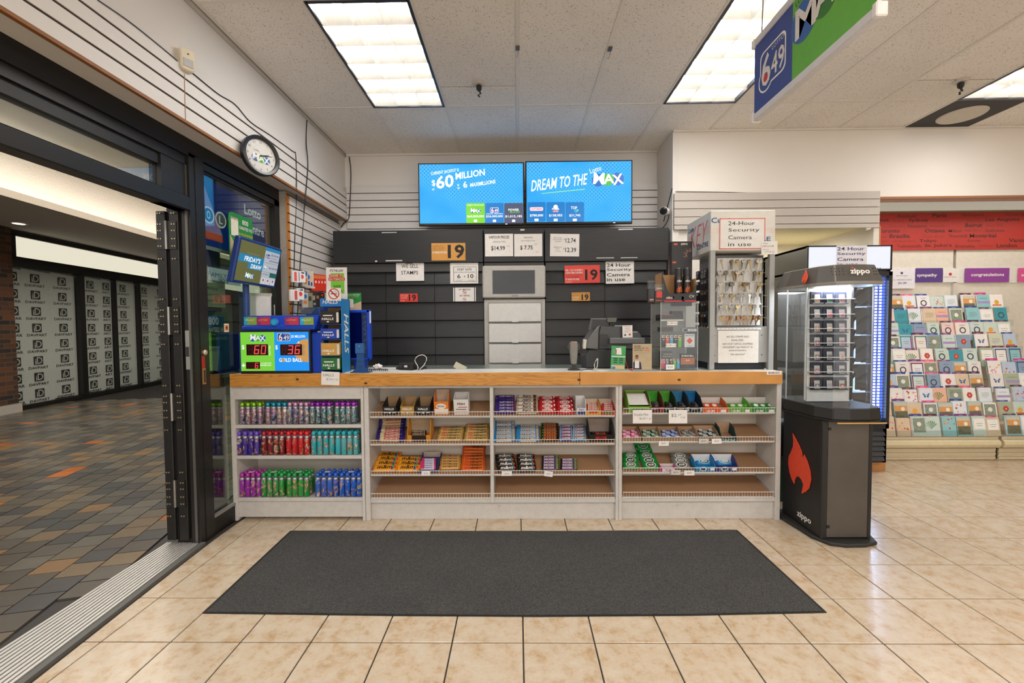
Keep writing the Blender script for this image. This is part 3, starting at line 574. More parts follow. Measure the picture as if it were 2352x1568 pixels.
sign('paper_notice', 'white no smoking no vaping notice under the keep safe notice', 'sign', YP, (1041, 660, 1093, 692), PAPER, [('NO SMOKING', 1067.5, 664.5, 4, INK, 27, B3), ('NO VAPING', 1067.5, 678.8, 4, INK, 23, B3)], extra=lambda lt, q, m, e: [nosm(lt, *q(1067, 671), 4.5*m, e), nosm(lt, *q(1067, 687), 4*m, e)] + [lt.rect(q(a, 0)[0], q(a+1.6, 0)[0], q(0, 692)[1], q(0, 660)[1], INK, e) for a in (1043.5, 1089)])
sign('age_notice', 'small red age 19 notice below the WE SELL STAMPS sheet', 'sign', YP, (918, 674, 959.5, 693), REDP, [('19', 947.5, 683.5, 15, INK, 17, B6), ('BEING A SMOKER', 929, 677.5, 2, PAPER, 16), ('KILL 1 OF EVERY 2', 929, 681, 2, PAPER, 16), ('SMOKERS', 928, 684.5, 2, PAPER, 13), ('19 YEARS', 925, 690.5, 1.8, PAPER, 9)])
sign('age_notice', 'large red age 19 notice right of the grey terminal', 'sign', YP, (1297, 609, 1378, 650), REDP, [('19', 1358.5, 631, 25, INK, 29, B6), ('KILL 1 OUT OF EVERY 2', 1319.5, 620, 4.4, PAPER, 40, B3), ('LONG-TERM SMOKERS.', 1319.5, 626, 4.2, PAPER, 40, B3), ('It is illegal to sell or supply', 1319, 631, 2.5, INK, 38), ('TOBACCO TO ANYONE UNDER', 1316, 635.5, 2.6, INK, 31), ('19 YEARS OF AGE.', 1315, 641, 4.2, PAPER, 32, B3), ('Ontario', 1307, 646.5, 2.4, PAPER, 14)], rot=-.015)
sign('age_notice', 'small gold age 19 notice below the large red notice', 'sign', YP, (1313, 671, 1355, 691), GOLD, [('19', 1344, 682.5, 14, INK, 16, B6), ('It is illegal to sell tobacco or cigarettes', 1334, 673.2, 2, INK, 40), ('to anyone under', 1322, 678, 2, INK, 16), ('19 YEARS', 1322, 682.5, 2.4, PAPER, 16), ('OF AGE', 1321, 687, 2.2, PAPER, 13)], rot=-.012)
def slab(lines, x, w, y0, dy, h, ws): return [(s, x+ww/2, y0+k*dy, h, INK, ww, dict(bold=.025)) for k, (s, ww) in enumerate(zip(lines, ws))]
sign('paper_notice', 'white 24 Hour Security Camera sheet on the black cabinet', 'sign', YP, (1391.5, 600, 1456.5, 651), PAPER, slab(('24 Hour', 'Security', 'Camera', 'in use'), 1394, 0, 608.5, 11, 8, (55, 57, 53, 42)), rot=-.012)
# ---------------------------------------------------------------- sales counter
YC = 2.985; ZT = 1.035; ZU = .946
def _counterwhite(nt, b, L):
    g = nt.nodes.new('ShaderNodeNewGeometry'); n = nt.nodes.new('ShaderNodeTexNoise'); n.inputs['Scale'].default_value = 24; n.inputs['Detail'].default_value = 8; n.inputs['Roughness'].default_value = .7; L(g.outputs['Position'], n.inputs['Vector'])
    r = ramp(nt, [(.27, '6b5a48'), (.31, 'bfbbb5'), (.6, 'cac6c1')]); L(n.outputs['Fac'], r.inputs[0]); L(r.outputs[0], b.inputs['Base Color'])
CWH = nodes_mat('worn_white_paint', _counterwhite, .5); CWI = M('d0c8bc', .6, noise=.04, ns=6); CARD = M('a07a58', .8, noise=.06, ns=5); CARDL = M('b08c68', .8)
def _pine(nt, b, L):
    g = nt.nodes.new('ShaderNodeNewGeometry'); mp = nt.nodes.new('ShaderNodeMapping'); mp.inputs['Scale'].default_value = (1.3, 8, 22); L(g.outputs['Position'], mp.inputs[0])
    n = nt.nodes.new('ShaderNodeTexNoise'); n.inputs['Scale'].default_value = 1.2; n.inputs['Detail'].default_value = 3; L(mp.outputs[0], n.inputs['Vector'])
    mu = nt.nodes.new('ShaderNodeMath'); mu.operation = 'MULTIPLY'; mu.inputs[1].default_value = 14; L(n.outputs['Fac'], mu.inputs[0]); fr = nt.nodes.new('ShaderNodeMath'); fr.operation = 'FRACT'; L(mu.outputs[0], fr.inputs[0])
    r = ramp(nt, [(0, '9a5f22'), (.18, 'c08436'), (.6, 'cc9344'), (1, 'b87a30')]); L(fr.outputs[0], r.inputs[0]); L(r.outputs[0], b.inputs['Base Color'])
PINE = nodes_mat('pine', _pine, .4); WIRE = M('dedcd8', .35)
wt = thing('counter_top', 'long white counter top with a varnished pine front edge', 'counter', (0, 2.955, ZU))
MB().box(-1.975, 1.785, .018, .30, .06, ZT-ZU, M('cfd2d0', .35)).build('top_slab', wt, bevel=.002)
MB().box(-1.982, .42, 0, .02, .002, ZT-ZU+.002, PINE).build('edge_board', wt, bevel=.003); MB().box(.422, 1.79, 0, .02, .002, ZT-ZU+.002, M('c68b42', .4, noise=.14, ns=9)).build('edge_board', wt, bevel=.003)
MB().box(-1.9, 1.785, .302, .62, .074, ZT-ZU-.001, M('66726e', .2, noise=.15, ns=5)).build('glass_ledge', wt)
KN = M('4a2410', .6)
for px, py in ((683, 871), (840, 880), (1560, 872), (1330, 872)):
    p = ay(2.955, px, py); MB().disc(p.x, p.z-ZU, .008, KN, -.0004, 10, .012).build('knot', wt)
tg = thing('barcode_label', 'white barcode sticker on the right end of the pine edge', 'label', (ay(2.953, 1778, 856).x, 2.953, ay(2.953, 1778, 860).z))
mb = MB().rect(-.05, .05, 0, .024, PAPER, 0)
for k in range(24): mb.rect(-.038+k*.0032, -.038+k*.0032+random.choice((.0008, .0014, .002)), .006, .018, INK, -.0004)
mb.build('sheet', tg)
cxp = lambda px: ay(YC, px, 1000).x; czp = lambda py: ay(YC, 1189, py).z
def counter_unit(label, px0, px1, dividers, lw, rw):
    a, b = cxp(px0), cxp(px1); u = thing('display_counter', label, 'counter', ((a+b)/2, YC, 0)); X = lambda px: cxp(px)-(a+b)/2; A, B = a-(a+b)/2, b-(a+b)/2
    MB().box(A, A+lw, 0, .6, 0, ZU, CWH).build('side_panel', u, bevel=.002); MB().box(B-rw, B, 0, .6, 0, ZU, CWH).build('side_panel', u, bevel=.002)
    for d in dividers: MB().box(X(d)-.012, X(d)+.012, .002, .28, czp(1155), ZU, CWH).build('divider', u, bevel=.002)
    MB().box(A+lw, B-rw, .255, .275, .05, ZU, CWI).build('back_panel', u)
    return u, X, A, B
# bottle unit
uA, X, A, B = counter_unit('left display counter unit full of ink bottles below the pine edge', 531, 836, (), .03, .02)
MB().box(A+.03, B-.02, 0, .03, czp(914), ZU, CWH).build('fascia', uA)
for py in (973.5, 1045, 1143): MB().box(A+.03, B-.02, .006, .26, czp(py)-.024, czp(py), CWH).build('shelf_board', uA, bevel=.002)
MB().box(A+.03, B-.02, .02, .04, .02, czp(1150), CWH).build('kick_board', uA)
uB, XB, A, B = counter_unit('middle display counter unit of chocolate bars with wire fronted shelves', 837, 1421, (1129.5,), .033, .02)
MB().box(A+.033, B-.02, .01, .26, czp(1155), czp(1146), CWH).build('base_board', uB); MB().box(A+.033, B-.02, .03, .05, .0, czp(1155), CWH).build('kick_board', uB); MB().box(A+.033, B-.02, .0, .02, ZU-.016, ZU, CWH).build('top_rail', uB)
uC, XC, A, B = counter_unit('right display counter unit of chewing gum with wire fronted shelves', 1421.5, 1794, (), .022, .033)
MB().box(A+.022, B-.033, .01, .26, czp(1153), czp(1144), CWH).build('base_board', uC); MB().box(A+.022, B-.033, .03, .05, .0, czp(1153), CWH).build('kick_board', uC)
SL = radians(15); SHELF = {}
def wire_shelf(u, X, key, p0, p1, yt, yb):
    """Sloped cardboard lined shelf with a wire front rail between photo columns p0..p1; yt, yb are the rows of the rail's wires."""
    x0, x1 = X(p0), X(p1); zb, zt = czp(yb), czp(yt); d = .235
    MB().prismx([(.012, zb+.002), (.252, zb+.002+.24*math.tan(SL)), (.252, zb-.010+.24*math.tan(SL)), (.012, zb-.010)], x0, x1, CWH).build('sloped_shelf', u)
    MB().prismx([(.014, zb+.0045), (.25, zb+.0045+.236*math.tan(SL)), (.25, zb+.002+.236*math.tan(SL)), (.014, zb+.002)], x0+.004, x1-.004, CARD).build('card_liner', u)
    r = .0022; mb = MB(); n = max(int((x1-x0)/.0195), 3)
    for z in (zb, zt): mb.tube([(x0+.002, .003, z), (x1-.002, .003, z)], r, WIRE, 5)
    for k in range(n+1): xx = x0+.006+(x1-x0-.012)*k/n; mb.tube([(xx, .005, zt+.003), (xx, .005, zb), (xx, .03, zb+.008)], .0014, WIRE, 4)
    mb.build('wire_rail', u)
    SHELF[key] = zb+.005
for s, (yt, yb) in enumerate(((945, 956), (1010, 1020), (1081, 1090.5), (1133, 1144))):
    wire_shelf(uB, XB, ('b', s), 849, 1126, yt, yb); wire_shelf(uB, XB, ('c', s), 1133, 1413, yt, yb)
for s, (yt, yb) in enumerate(((939, 950.5), (1005, 1016), (1075.5, 1087), (1131, 1143))): wire_shelf(uC, XC, ('d', s), 1431, 1781, yt, yb)
SN = Vector((0, -sin(SL), cos(SL)))
def on_shelf(key, px, py, lift=0, back=.215):
    """Point on the sloped shelf seen at a photo pixel; piled up where it would pass the back of the shelf."""
    o = Vector((0, YC+.014, SHELF[key]+lift)); d = ray(px, py); p = EYE+d*((o-EYE).dot(SN)/d.dot(SN))
    if p.y > YC+back: p = ay(YC+back, px, py); p.z = max(p.z, SHELF[key]+back*math.tan(SL))
    if p.y < YC+.016: p = ay(YC+.016, px, py)
    return p
# ---- ink bottle packs
def _swirl(nt, b, L, base='2a3a8a', k=1.0):
    tc = nt.nodes.new('ShaderNodeTexCoord'); n = nt.nodes.new('ShaderNodeTexNoise'); n.inputs['Scale'].default_value = 22; n.inputs['Detail'].default_value = 2; n.inputs['Distortion'].default_value = 1.5
    oi = nt.nodes.new('ShaderNodeObjectInfo'); ad = nt.nodes.new('ShaderNodeVectorMath'); ad.operation = 'ADD'; L(tc.outputs['Object'], ad.inputs[0]); L(oi.outputs['Random'], ad.inputs[1]); L(ad.outputs[0], n.inputs['Vector'])
    return n
def bottle_mat(base, foil):
    def f(nt, b, L):
        n = _swirl(nt, b, L)
        st = [(.0, base), (.54, base), (.57, 'e07a3a'), (.595, '2f8a4a'), (.62, 'e8e2dc'), (.65, 'c82a3a'), (.68, base)] if not foil else [(.0, '1f2a4a'), (.36, '3a4a7a'), (.44, 'd8d4d8'), (.5, base), (.57, '2f9ac0'), (.62, 'e8a03a'), (.68, 'e0e0e0')]
        r = ramp(nt, st); r.color_ramp.interpolation = 'CONSTANT' if not foil else 'LINEAR'; L(n.outputs['Fac'], r.inputs[0]); L(r.outputs[0], b.inputs['Base Color']); b.inputs['Metallic'].default_value = .45 if foil else 0
    return nodes_mat('bottle_label', f, .28)
FILM = glass('shrink_film', 'f4f6f8', .05); SILV = M('d5d3d6', .25, .5)
def bottle_meshes(base, cap, foil):
    lm, cm = bottle_mat(base, foil), M(cap, .25, .5 if foil else 0, coat=.4)
    def me(mb, n):
        m = bpy.data.meshes.new(n); m.from_pydata(mb.v, [], mb.f)
        for q in mb.ms: m.materials.append(q)
        m.polygons.foreach_set('material_index', mb.mi); m.shade_smooth(); return m
    b = MB().lathe([(.015, 0), (.0185, .004), (.0185, .094), (.0165, .104), (.0125, .110)], lm, n=10).lathe([(.0125, .106), (.0148, .110), (.0148, .121), (.010, .124)], SILV, n=10)
    c = MB().lathe([(.009, .123), (.0138, .129), (.0155, .138), (.0138, .147), (.008, .153), (.002, .155)], cm, n=10)
    return me(b, 'bottle'), me(c, 'cap')
PK = [  # shelf row, first and last bottle column in the photo, ranks deep, base colour, cap, foil, words
 (0, 560, 600, 2, 'c83a6a', '8ec81e', 1, 'lime green capped foil'), (0, 619, 657, 2, 'd05a7a', '1f9ab8', 1, 'teal blue capped foil'), (0, 669, 707, 2, '8a3a6a', 'd0a0c8', 1, 'pale pink capped foil'), (0, 720, 759, 2, '2f7a4a', '9a2ab8', 1, 'purple capped green foil'), (0, 777, 815, 2, '3a8a6a', 'a83ac0', 1, 'violet capped green foil, rightmost'),
 (1, 551, 591, 2, '4a34a0', '6a4ac0', 0, 'indigo purple'), (1, 608, 649, 2, '8a2028', 'b01c2a', 0, 'dark maroon'), (1, 664, 706, 2, 'd8202a', 'd81c2a', 0, 'bright red'), (1, 722, 763, 2, '30b4bc', '22a8b0', 0, 'turquoise, next to the red pack'), (1, 777, 818, 2, '3abcc4', '22a8b0', 0, 'turquoise, rightmost'),
 (2, 555, 593, 3, 'a02ab0', 'a8289a', 0, 'magenta purple'), (2, 604, 646, 3, '1a9a3a', '1a9a48', 0, 'green, next to the magenta pack'), (2, 663, 703, 3, '17a03c', '169048', 0, 'green, right of the other green'), (2, 729, 770, 3, '1a62c8', '1858c0', 0, 'royal blue, beside the green'), (2, 784, 824, 3, '1a66d0', '1858c0', 0, 'royal blue, rightmost')]
ROWY = (973.5, 1045, 1143); ROWN = ('top', 'middle', 'bottom'); FOOT = (975.5, 1046, 1145)
for s, p0, p1, deep, base, cap, foil, w in PK:
    yf = YC+.032 if s < 2 else YC+.036
    xa, xb = ay(yf, p0, 1040).x, ay(yf, p1, 1040).x; z = czp(ROWY[s]); sx = (xb-xa)/3; hs = (1.0, 1.08, 1.10)[s]
    pk = thing('bottle_pack', f'shrink wrapped pack of {w} ink bottles on the {ROWN[s]} left shelf' if ',' not in w else f'shrink wrapped pack of {w.split(",")[0]} ink bottles, {w.split(",")[1].strip()} on the {ROWN[s]} shelf', 'bottles', ((xa+xb)/2, yf, z), 0, 'packs of ink bottles in the left counter unit')
    bm_, cm_ = bottle_meshes(base, cap, foil)
    for r in range(deep):
        for k in range(4):
            o = obj('bottle', bm_, pk, ((k-1.5)*sx+random.uniform(-.001, .001), r*.040, .001), (0, 0, random.uniform(0, 6.28))); o.scale = (1, 1, hs); obj('cap', cm_, o)
    w_ = 1.5*sx+.0195; MB().prismz(rrect(-w_, w_, -.0195, .04*(deep-1)+.0195, .018, 3), .001, .125*hs, FILM, top=[(a*.985, b) for a, b in rrect(-w_, w_, -.0195, .04*(deep-1)+.0195, .018, 3)]).build('shrink_wrap', pk)
    if s == 2: MB().box(-.02, .02, .0, .025, .154*hs+.001, .154*hs+.002, PAPER).build('price_label', pk)
# ---- chocolate bars, packs and open boxes
PRN = Matrix.Rotation(-pi/2, 4, 'X')
_BM = {}
def bar_meshes(w, h, t, body, end, prints, endw=.0):
    """Flow-wrapped bar lying on its back: x along the bar, y up the shelf, label facing +z; crimped fins at both ends."""
    k = (w, h, t, body, end, str(prints), endw)
    if k in _BM: return _BM[k]
    bo, en = M(body, .32, noise=.1, ns=60), M(end, .32, noise=.1, ns=60); mb = MB(); f = min(.014, w*.1)
    pr = [(0, t*.25), (h*.12, 0), (h*.88, 0), (h, t*.25), (h*.95, t*.7), (h*.75, t), (h*.25, t), (h*.05, t*.7)]
    xs = [(-w/2+f, -w/2+f+endw), (-w/2+f+endw, w/2-f-endw), (w/2-f-endw, w/2-f)] if endw else [(-w/2+f, w/2-f)]
    for i, (a, b) in enumerate(xs):
        vs = [(a, y, z) for y, z in pr]+[(b, y, z) for y, z in pr]; n = 8; mb.add(vs, [tuple(range(n-1, -1, -1)), tuple(range(n, 2*n))]+[(j, (j+1) % n, (j+1) % n+n, j+n) for j in range(n)], en if endw and i != 1 else bo)
    for sgn in (-1, 1):
        a = sgn*(w/2-f); b = sgn*w/2; mb.add([(a, h*.05, t*.3), (a, h*.95, t*.3), (a, h*.8, t*.9), (a, h*.2, t*.9), (b, h*.02, t*.45), (b, h*.98, t*.45), (b, h*.98, t*.55), (b, h*.02, t*.55)], [(0, 1, 5, 4), (1, 2, 6, 5), (2, 3, 7, 6), (3, 0, 4, 7), (4, 5, 6, 7)], en)
    me = bpy.data.meshes.new('bar'); me.from_pydata(mb.v, [], mb.f)
    for q in mb.ms: me.materials.append(q)
    me.polygons.foreach_set('material_index', mb.mi)
    lt = MB(PRN)
    for s, fx, fy, fh, fw, c, kw in prints:
        m = M(c, .4)
        if s == '#': lt.rect((fx-fw/2)*w, (fx+fw/2)*w, h*(fy-fh/2), h*(fy+fh/2), m, -t-.0004)
        elif s == 'o': lt.disc(fx*w, h*fy, h*fh/2, m, -t-.0006, 14, fw*w/2)
        else: lt.text(s, fx*w, h*fy, h*fh, m, w=fw*w, y=-t-.001, **kw)
    lm = bpy.data.meshes.new('lettering'); lm.from_pydata(lt.v, [], lt.f)
    for q in lt.ms: lm.materials.append(q)
    lm.polygons.foreach_set('material_index', lt.mi)
    _BM[k] = (me, lm); return _BM[k]
def bars(key, label, group, px0, px1, py0, step, n, h, t, body, end, prints, endw=0, tilt=.35, skew=0, jit=1, name='chocolate_bar', cat='chocolate'):
    """n bars lying on the sloped shelf, front one at photo row py0, each next one step pixels higher."""
    yy = YC+.05; w = (px1-px0)*.001*yy; me, lm = bar_meshes(round(w, 4), h, t, body, end, prints, endw)
    for k in range(n):
        p = on_shelf(key, (px0+px1)/2+skew*k, py0-step*k)
        where = ['frontmost', 'second from front', 'third from front', 'fourth from front', 'fifth from front', 'sixth from front', 'seventh from front', 'eighth from front'][k] if n > 1 else 'alone'
        if k == n-1 and n > 1: where = 'rearmost'
        o = obj(name, me, None, p, (SL+tilt+random.uniform(-.04, .04)*jit, random.uniform(-.02, .02)*jit, random.uniform(-.05, .05)*jit)); tag(o, f'{label}, {where}' if n > 1 else label, cat, group); obj('lettering', lm, o)
W_, K_, R_, Y_ = 'f0ece6', '1a1412', 'c8202a', 'e0b040'
b5 = dict(bold=.05); b5s = dict(bold=.05, shear=.15)
bars(('b', 1), 'cream and red chocolate bar with purple ends, second shelf', 'cream and red bars', 862, 928, 1015, 6.2, 8, .036, .018, 'c9b184', '2a1a6a', [('#', .05, .5, .5, .5, 'b81c2c', {}), ('GLOSETTE', .05, .5, .3, .44, W_, b5), ('#', -.3, .5, .6, .12, 'd8c8a0', {})], .02, skew=.8, jit=2.2)
bars(('b', 1), 'gold wrapped nut bar, left row of the second shelf', 'gold bars, left row', 1003, 1062, 1014, 6.3, 5, .034, .018, 'c9a860', 'b08c44', [('OH', -.25, .5, .55, .2, R_, b5), ('HENRY!', .14, .5, .5, .5, '3a2418', b5s)], jit=1.4, skew=1.3)
bars(('b', 1), 'gold wrapped nut bar, right row of the second shelf', 'gold bars, right row', 1066, 1122, 1014, 6.3, 6, .034, .018, 'c9a860', 'b08c44', [('OH', -.25, .5, .55, .2, R_, b5), ('HENRY!', .14, .5, .5, .5, '3a2418', b5s)], jit=1.4, skew=.6)
MM = lambda bg: [('m&m', .0, .55, .5, .6, '2a1810' if bg != 'k' else W_, b5s), ('o', .3, .35, .4, .12, '2a6ab0', {}), ('o', .4, .5, .36, .1, 'd83a2a', {}), ('o', .33, .7, .3, .09, '2f9a4a', {})]
bars(('b', 2), 'yellow bag of candy coated peanuts, left row on the third shelf', 'yellow bags, left row', 855, 912, 1085, 10.5, 4, .058, .022, 'e0961e', 'd88a14', MM('y'), skew=3.2, jit=2, name='candy_bag', cat='candy')
bars(('b', 2), 'yellow bag of candy coated peanuts, right row beside the mint box', 'yellow bags, right row', 909, 964, 1085, 10, 3, .058, .022, 'e0961e', 'd88a14', MM('y'), skew=1.2, jit=2, name='candy_bag', cat='candy')
bars(('b', 2), 'tan and gold caramel bar on the third shelf beside the mint box', 'tan caramel bars', 1009, 1058, 1079, 6.2, 5, .033, .017, 'cfa45c', 'b88a3e', [('EATMORE', .0, .5, .45, .7, '7a3a1e', b5s)], skew=.3)
bars(('b', 2), 'orange wrapped nut bar on the right of the third shelf', 'orange bars', 1058, 1114, 1083, 7, 8, .036, .018, 'd8691c', 'c8561a', [('OH', -.27, .5, .55, .2, R_, b5), ('HENRY!', .12, .5, .5, .5, '2a1408', b5s)], skew=.4, jit=1.6)
bars(('c', 0), 'purple milk chocolate bar at the left of the top shelf', 'purple bars', 1137, 1183, 951, 6.8, 6, .04, .012, '3a1f7a', '4a2a94', [('DAIRY MILK', .02, .5, .4, .6, 'd8d2e4', b5s), ('o', .38, .5, .5, .1, 'b08848', {})], jit=.8)
bars(('c', 0), 'white and brown bubble bar on the top shelf', 'white and brown bars', 1186, 1236, 951, 8.2, 5, .046, .015, 'e4dcd2', 'c9b8a4', [('Aero', -.02, .55, .6, .42, '3a2418', b5s), ('o', .36, .5, .7, .16, '6a4028', {}), ('#', .0, .12, .16, .9, '8a5a34', {})], jit=1.2)
KK = [('o', .0, .5, .75, .6, W_, {}), ('KitKat', .0, .5, .5, .46, R_, b5s), ('#', .4, .7, .35, .08, 'f0d8d0', {})]
bars(('c', 0), 'red wafer bar in the left row of the top shelf', 'red bars, left row', 1237, 1278, 951, 9.6, 4, .05, .014, 'c41c26', 'a8141e', KK, jit=1.1)
bars(('c', 0), 'red wafer bar in the right row of the top shelf', 'red bars, right row', 1279, 1320, 952, 10, 4, .05, .014, 'c41c26', 'a8141e', KK, jit=1.1, skew=-.8)
HB = [("HERSHEY'S", -.02, .5, .42, .66, '4a3a34', b5), ('#', -.02, .15, .1, .6, '3a9ad0', {}), ('#', .42, .5, .8, .1, 'b8a890', {})]
bars(('c', 1), 'white chocolate bar with blue ends, left row of the second shelf', 'white bars, left row', 1131, 1184, 1015, 9.3, 5, .046, .012, 'ddd9d4', '1f8ad0', HB, .014, jit=.8)
bars(('c', 1), 'white chocolate bar with blue ends, right row of the second shelf', 'white bars, right row', 1186, 1239, 1015, 9.3, 4, .046, .012, 'ddd9d4', '1f8ad0', HB, .014, jit=.9)
bars(('c', 1), 'black and orange peanut bar on the second shelf', 'black and orange bars', 1243, 1284, 1014, 6.6, 6, .034, .016, '1c1614', '0f0d0c', [('REESE', .0, .5, .55, .7, 'e0702a', b5s), ('o', -.42, .5, .4, .06, '4aa83a', {})], jit=.8)
bars(('c', 1), 'blue and white wafer bar, left row on the second shelf', 'blue wafer bars, left row', 1286, 1315, 1014, 7.2, 5, .034, .016, '2a4a90', '8ab4d8', [('COFFEE', .0, .5, .5, .7, 'f0ecf0', b5s), ('#', .0, .15, .2, .8, 'b83a3a', {})], jit=.8)
bars(('c', 1), 'blue and white wafer bar, right row on the second shelf', 'blue wafer bars, right row', 1316, 1346, 1014, 7.2, 5, .034, .016, '2f7ab0', '9ac8e0', [('CRISP', .0, .5, .5, .7, 'f4e8e0', b5s), ('#', .0, .85, .2, .8, 'c06a3a', {})], jit=.8)
bars(('c', 2), 'dark brown bag of candies, left row on the third shelf', 'dark bags, left row', 1142, 1187, 1085, 9.5, 4, .05, .02, '241610', '1a100c', MM('k'), skew=-1.8, jit=1.8, name='candy_bag', cat='candy')
bars(('c', 2), 'dark brown bag of candies, right row on the third shelf', 'dark bags, right row', 1189, 1232, 1085, 9.5, 4, .05, .02, '241610', '1a100c', MM('k'), skew=-1.2, jit=1.8, name='candy_bag', cat='candy')
SK = [('SNICKERS', -.08, .5, .5, .6, 'e8e4f0', b5s), ('#', .4, .5, .7, .14, '6a8a4a', {}), ('#', -.05, .12, .1, .7, 'a02a3a', {})]
bars(('c', 2), 'purple and brown nut bar, left row on the third shelf', 'nut bars, left row', 1244, 1284, 1082, 6.5, 5, .032, .018, '4a3a6a', '2a1c18', SK, jit=.9)
bars(('c', 2), 'purple and brown nut bar, right row on the third shelf', 'nut bars, right row', 1287, 1326, 1082, 6.4, 4, .032, .018, '4a3a6a', '2a1c18', SK, jit=.9)
bars(('c', 0), 'red and white candy roll in the left open box', 'candy rolls, left box', 1347, 1379, 947, 4.3, 5, .024, .02, 'd8c8b8', 'c84a3a', [('#', .0, .5, .5, .6, R_, {}), ('LIFE', .0, .5, .35, .5, W_, b5)], jit=.5, name='candy_roll', cat='candy')
bars(('c', 0), 'red and white candy roll in the right open box', 'candy rolls, right box', 1381, 1413, 947, 4.3, 4, .024, .02, 'b82a2a', 'c84a3a', [('#', .0, .5, .5, .6, W_, {}), ('LIFE', .0, .5, .35, .5, R_, b5)], jit=.5, name='candy_roll', cat='candy')
bars(('b', 2), 'pink and white mint roll in the open card box', 'mint rolls in the card box', 962, 1001, 1080, 5, 5, .024, .018, 'e4dcdc', 'd8508a', [('#', -.3, .5, .8, .25, 'd83a7a', {}), ('mentos', .08, .5, .5, .5, '3a5ab0', b5s)], jit=.5, name='mint_roll', cat='candy')
# open display boxes
def caddy(name, label, key, px0, px1, py, d, hf, hb, outer, inner, prints=(), group=None, front=True, pos=None, slope=SL, cat='box', wall=.003, prn=None):
    if pos is None:
        p = on_shelf(key, (px0+px1)/2, py); w = (px1-px0)*.001*p.y
    else: p, w = pos
    r = thing(name, label, cat, p, 0, group, slope); mo, mi = M(outer, .6), M(inner, .8); mb = MB()
    mb.box(-w/2, w/2, 0, d, 0, wall, mo); mb.box(-w/2, w/2, d-wall, d, 0, hb, mi)
    for s in (-1, 1):
        x0, x1 = sorted((s*w/2, s*(w/2-wall))); mb.prismx([(0, 0), (d, 0), (d, hb), (d*.45, hb*.92), (0, hf)], x0, x1, mo if s*p.x < 0 else mo)
    mb.build('carton', r)
    if front: MB().box(-w/2, w/2, -.001, wall-.001, 0, hf, mo).build('front_flap', r)
    if prints:
        lt = MB()
        for s, fx, fz, fh, fw, c, kw in prints:
            if s == '#': lt.rect((fx-fw/2)*w, (fx+fw/2)*w, hf*(fz-fh/2), hf*(fz+fh/2), M(c, .5), -.0016)
            elif s == 'o': lt.disc(fx*w, hf*fz, hf*fh/2, M(c, .5), -.0018, 16, fw*w/2)
            else: lt.text(s, fx*w, hf*fz, hf*fh, M(c, .5), w=fw*w, y=-.0022, **kw)
        lt.build('lettering', r)
    return r, w
HL = lambda c=W_: [('HALLS', .0, .72, .26, .68, c, b5s), ('o', .0, .3, .22, .18, c, {}), ('#', .32, .3, .08, .2, c, {}), ('#', -.32, .3, .08, .2, c, {})]
for px0, px1, c, w in ((880, 911, '1c1c1e', 'first black'), (921, 952, 'b08e4c', 'gold'), (956, 989, '1c1c20', 'second black')):
    caddy('lozenge_box', f'{w} lozenge carton from the left on the top shelf', ('b', 0), px0, px1, 953, .13, .066, .085, c, 'a5835e', HL())
    bars(('b', 0), f'{w} carton lozenge stick', None, px0+3, px1-3, 944, 3, 1, .03, .02, c, c, [('HALLS', 0, .5, .4, .6, W_, b5)], name='lozenge_stick', cat='candy')
caddy('lozenge_box', 'orange and white candy carton with a tall open lid on the top shelf', ('b', 0), 998, 1031, 952, .10, .10, .15, 'd87a2a', 'c0b09a', [('#', 0, .25, .4, .96, 'e8dcd0', {}), ('o', 0, .65, .4, .7, 'f0e4d8', {}), ('RICOLA', 0, .65, .16, .5, '3a2a5a', b5)])
caddy('lozenge_box', 'white lozenge carton with red lines on the top shelf', ('b', 0), 1043, 1077, 952, .09, .115, .135, 'dcd8d4', 'c8c4c0', [('#', 0, .2, .06, .8, R_, {}), ('#', .1, .5, .05, .6, R_, {}), ('FISH', 0, .72, .14, .5, '2a2424', b5), ('#', 0, .36, .05, .7, '5a5450', {})])
r_, w_ = caddy('chocolate_box', 'orange sided carton of dark chocolate bars on the second shelf', ('b', 1), 936, 990, 1014, .13, .05, .16, 'd08a2a', 'b5a284', [('#', 0, .5, 1, .62, '2a1a12', {})])
bars(('b', 1), 'dark brown chocolate bar in the orange sided carton', 'dark bars in the carton', 943, 979, 1010, 6, 5, .04, .012, '2a1c16', '1c120e', [("HERSHEY'S", 0, .5, .45, .85, 'c8b8a4', b5)], jit=.4)
caddy('mint_box', 'pale card box of mint rolls with a raised back on the third shelf', ('b', 2), 959, 1005, 1085, .20, .02, .045, '3a3a7a', 'c9b8a4', [('#', 0, .5, .5, .4, 'd8d4d8', {})])
caddy('candy_box', 'white mint carton with a torn flap on the top shelf', ('c', 0), 1324, 1346, 952, .10, .05, .10, 'd4d2d6', 'd4d0cc', [('#', 0, .3, .5, .8, '2a3a7a', {}), ('TIC', 0, .75, .25, .6, '5a5a8a', b5)])
caddy('candy_box', 'open yellow box of candy rolls on the top shelf, left one', ('c', 0), 1346, 1380, 953, .14, .034, .06, 'd0a02a', 'c8b8a0', [('#', 0, .6, .4, .6, 'c83a2a', {})])
caddy('candy_box', 'open red box of candy rolls on the top shelf, right one', ('c', 0), 1380.5, 1414, 953, .14, .034, .06, 'b83a24', 'c8b8a0', [('#', 0, .6, .4, .6, '2f8a3a', {})])
caddy('chocolate_box', 'black toffee carton with a grey lid folded up on the second shelf', ('c', 1), 1353, 1408, 1014, .14, .055, .11, '17120f', 'a8968a', [('SKOR', 0, .55, .42, .5, 'd8202a', b5)])
bars(('c', 1), 'black and red toffee bar inside the black carton', None, 1357, 1404, 1003, 4, 1, .035, .014, '3a1210', '1c0c0a', [('SKOR', 0, .5, .5, .5, 'd85a3a', b5)], jit=.4)
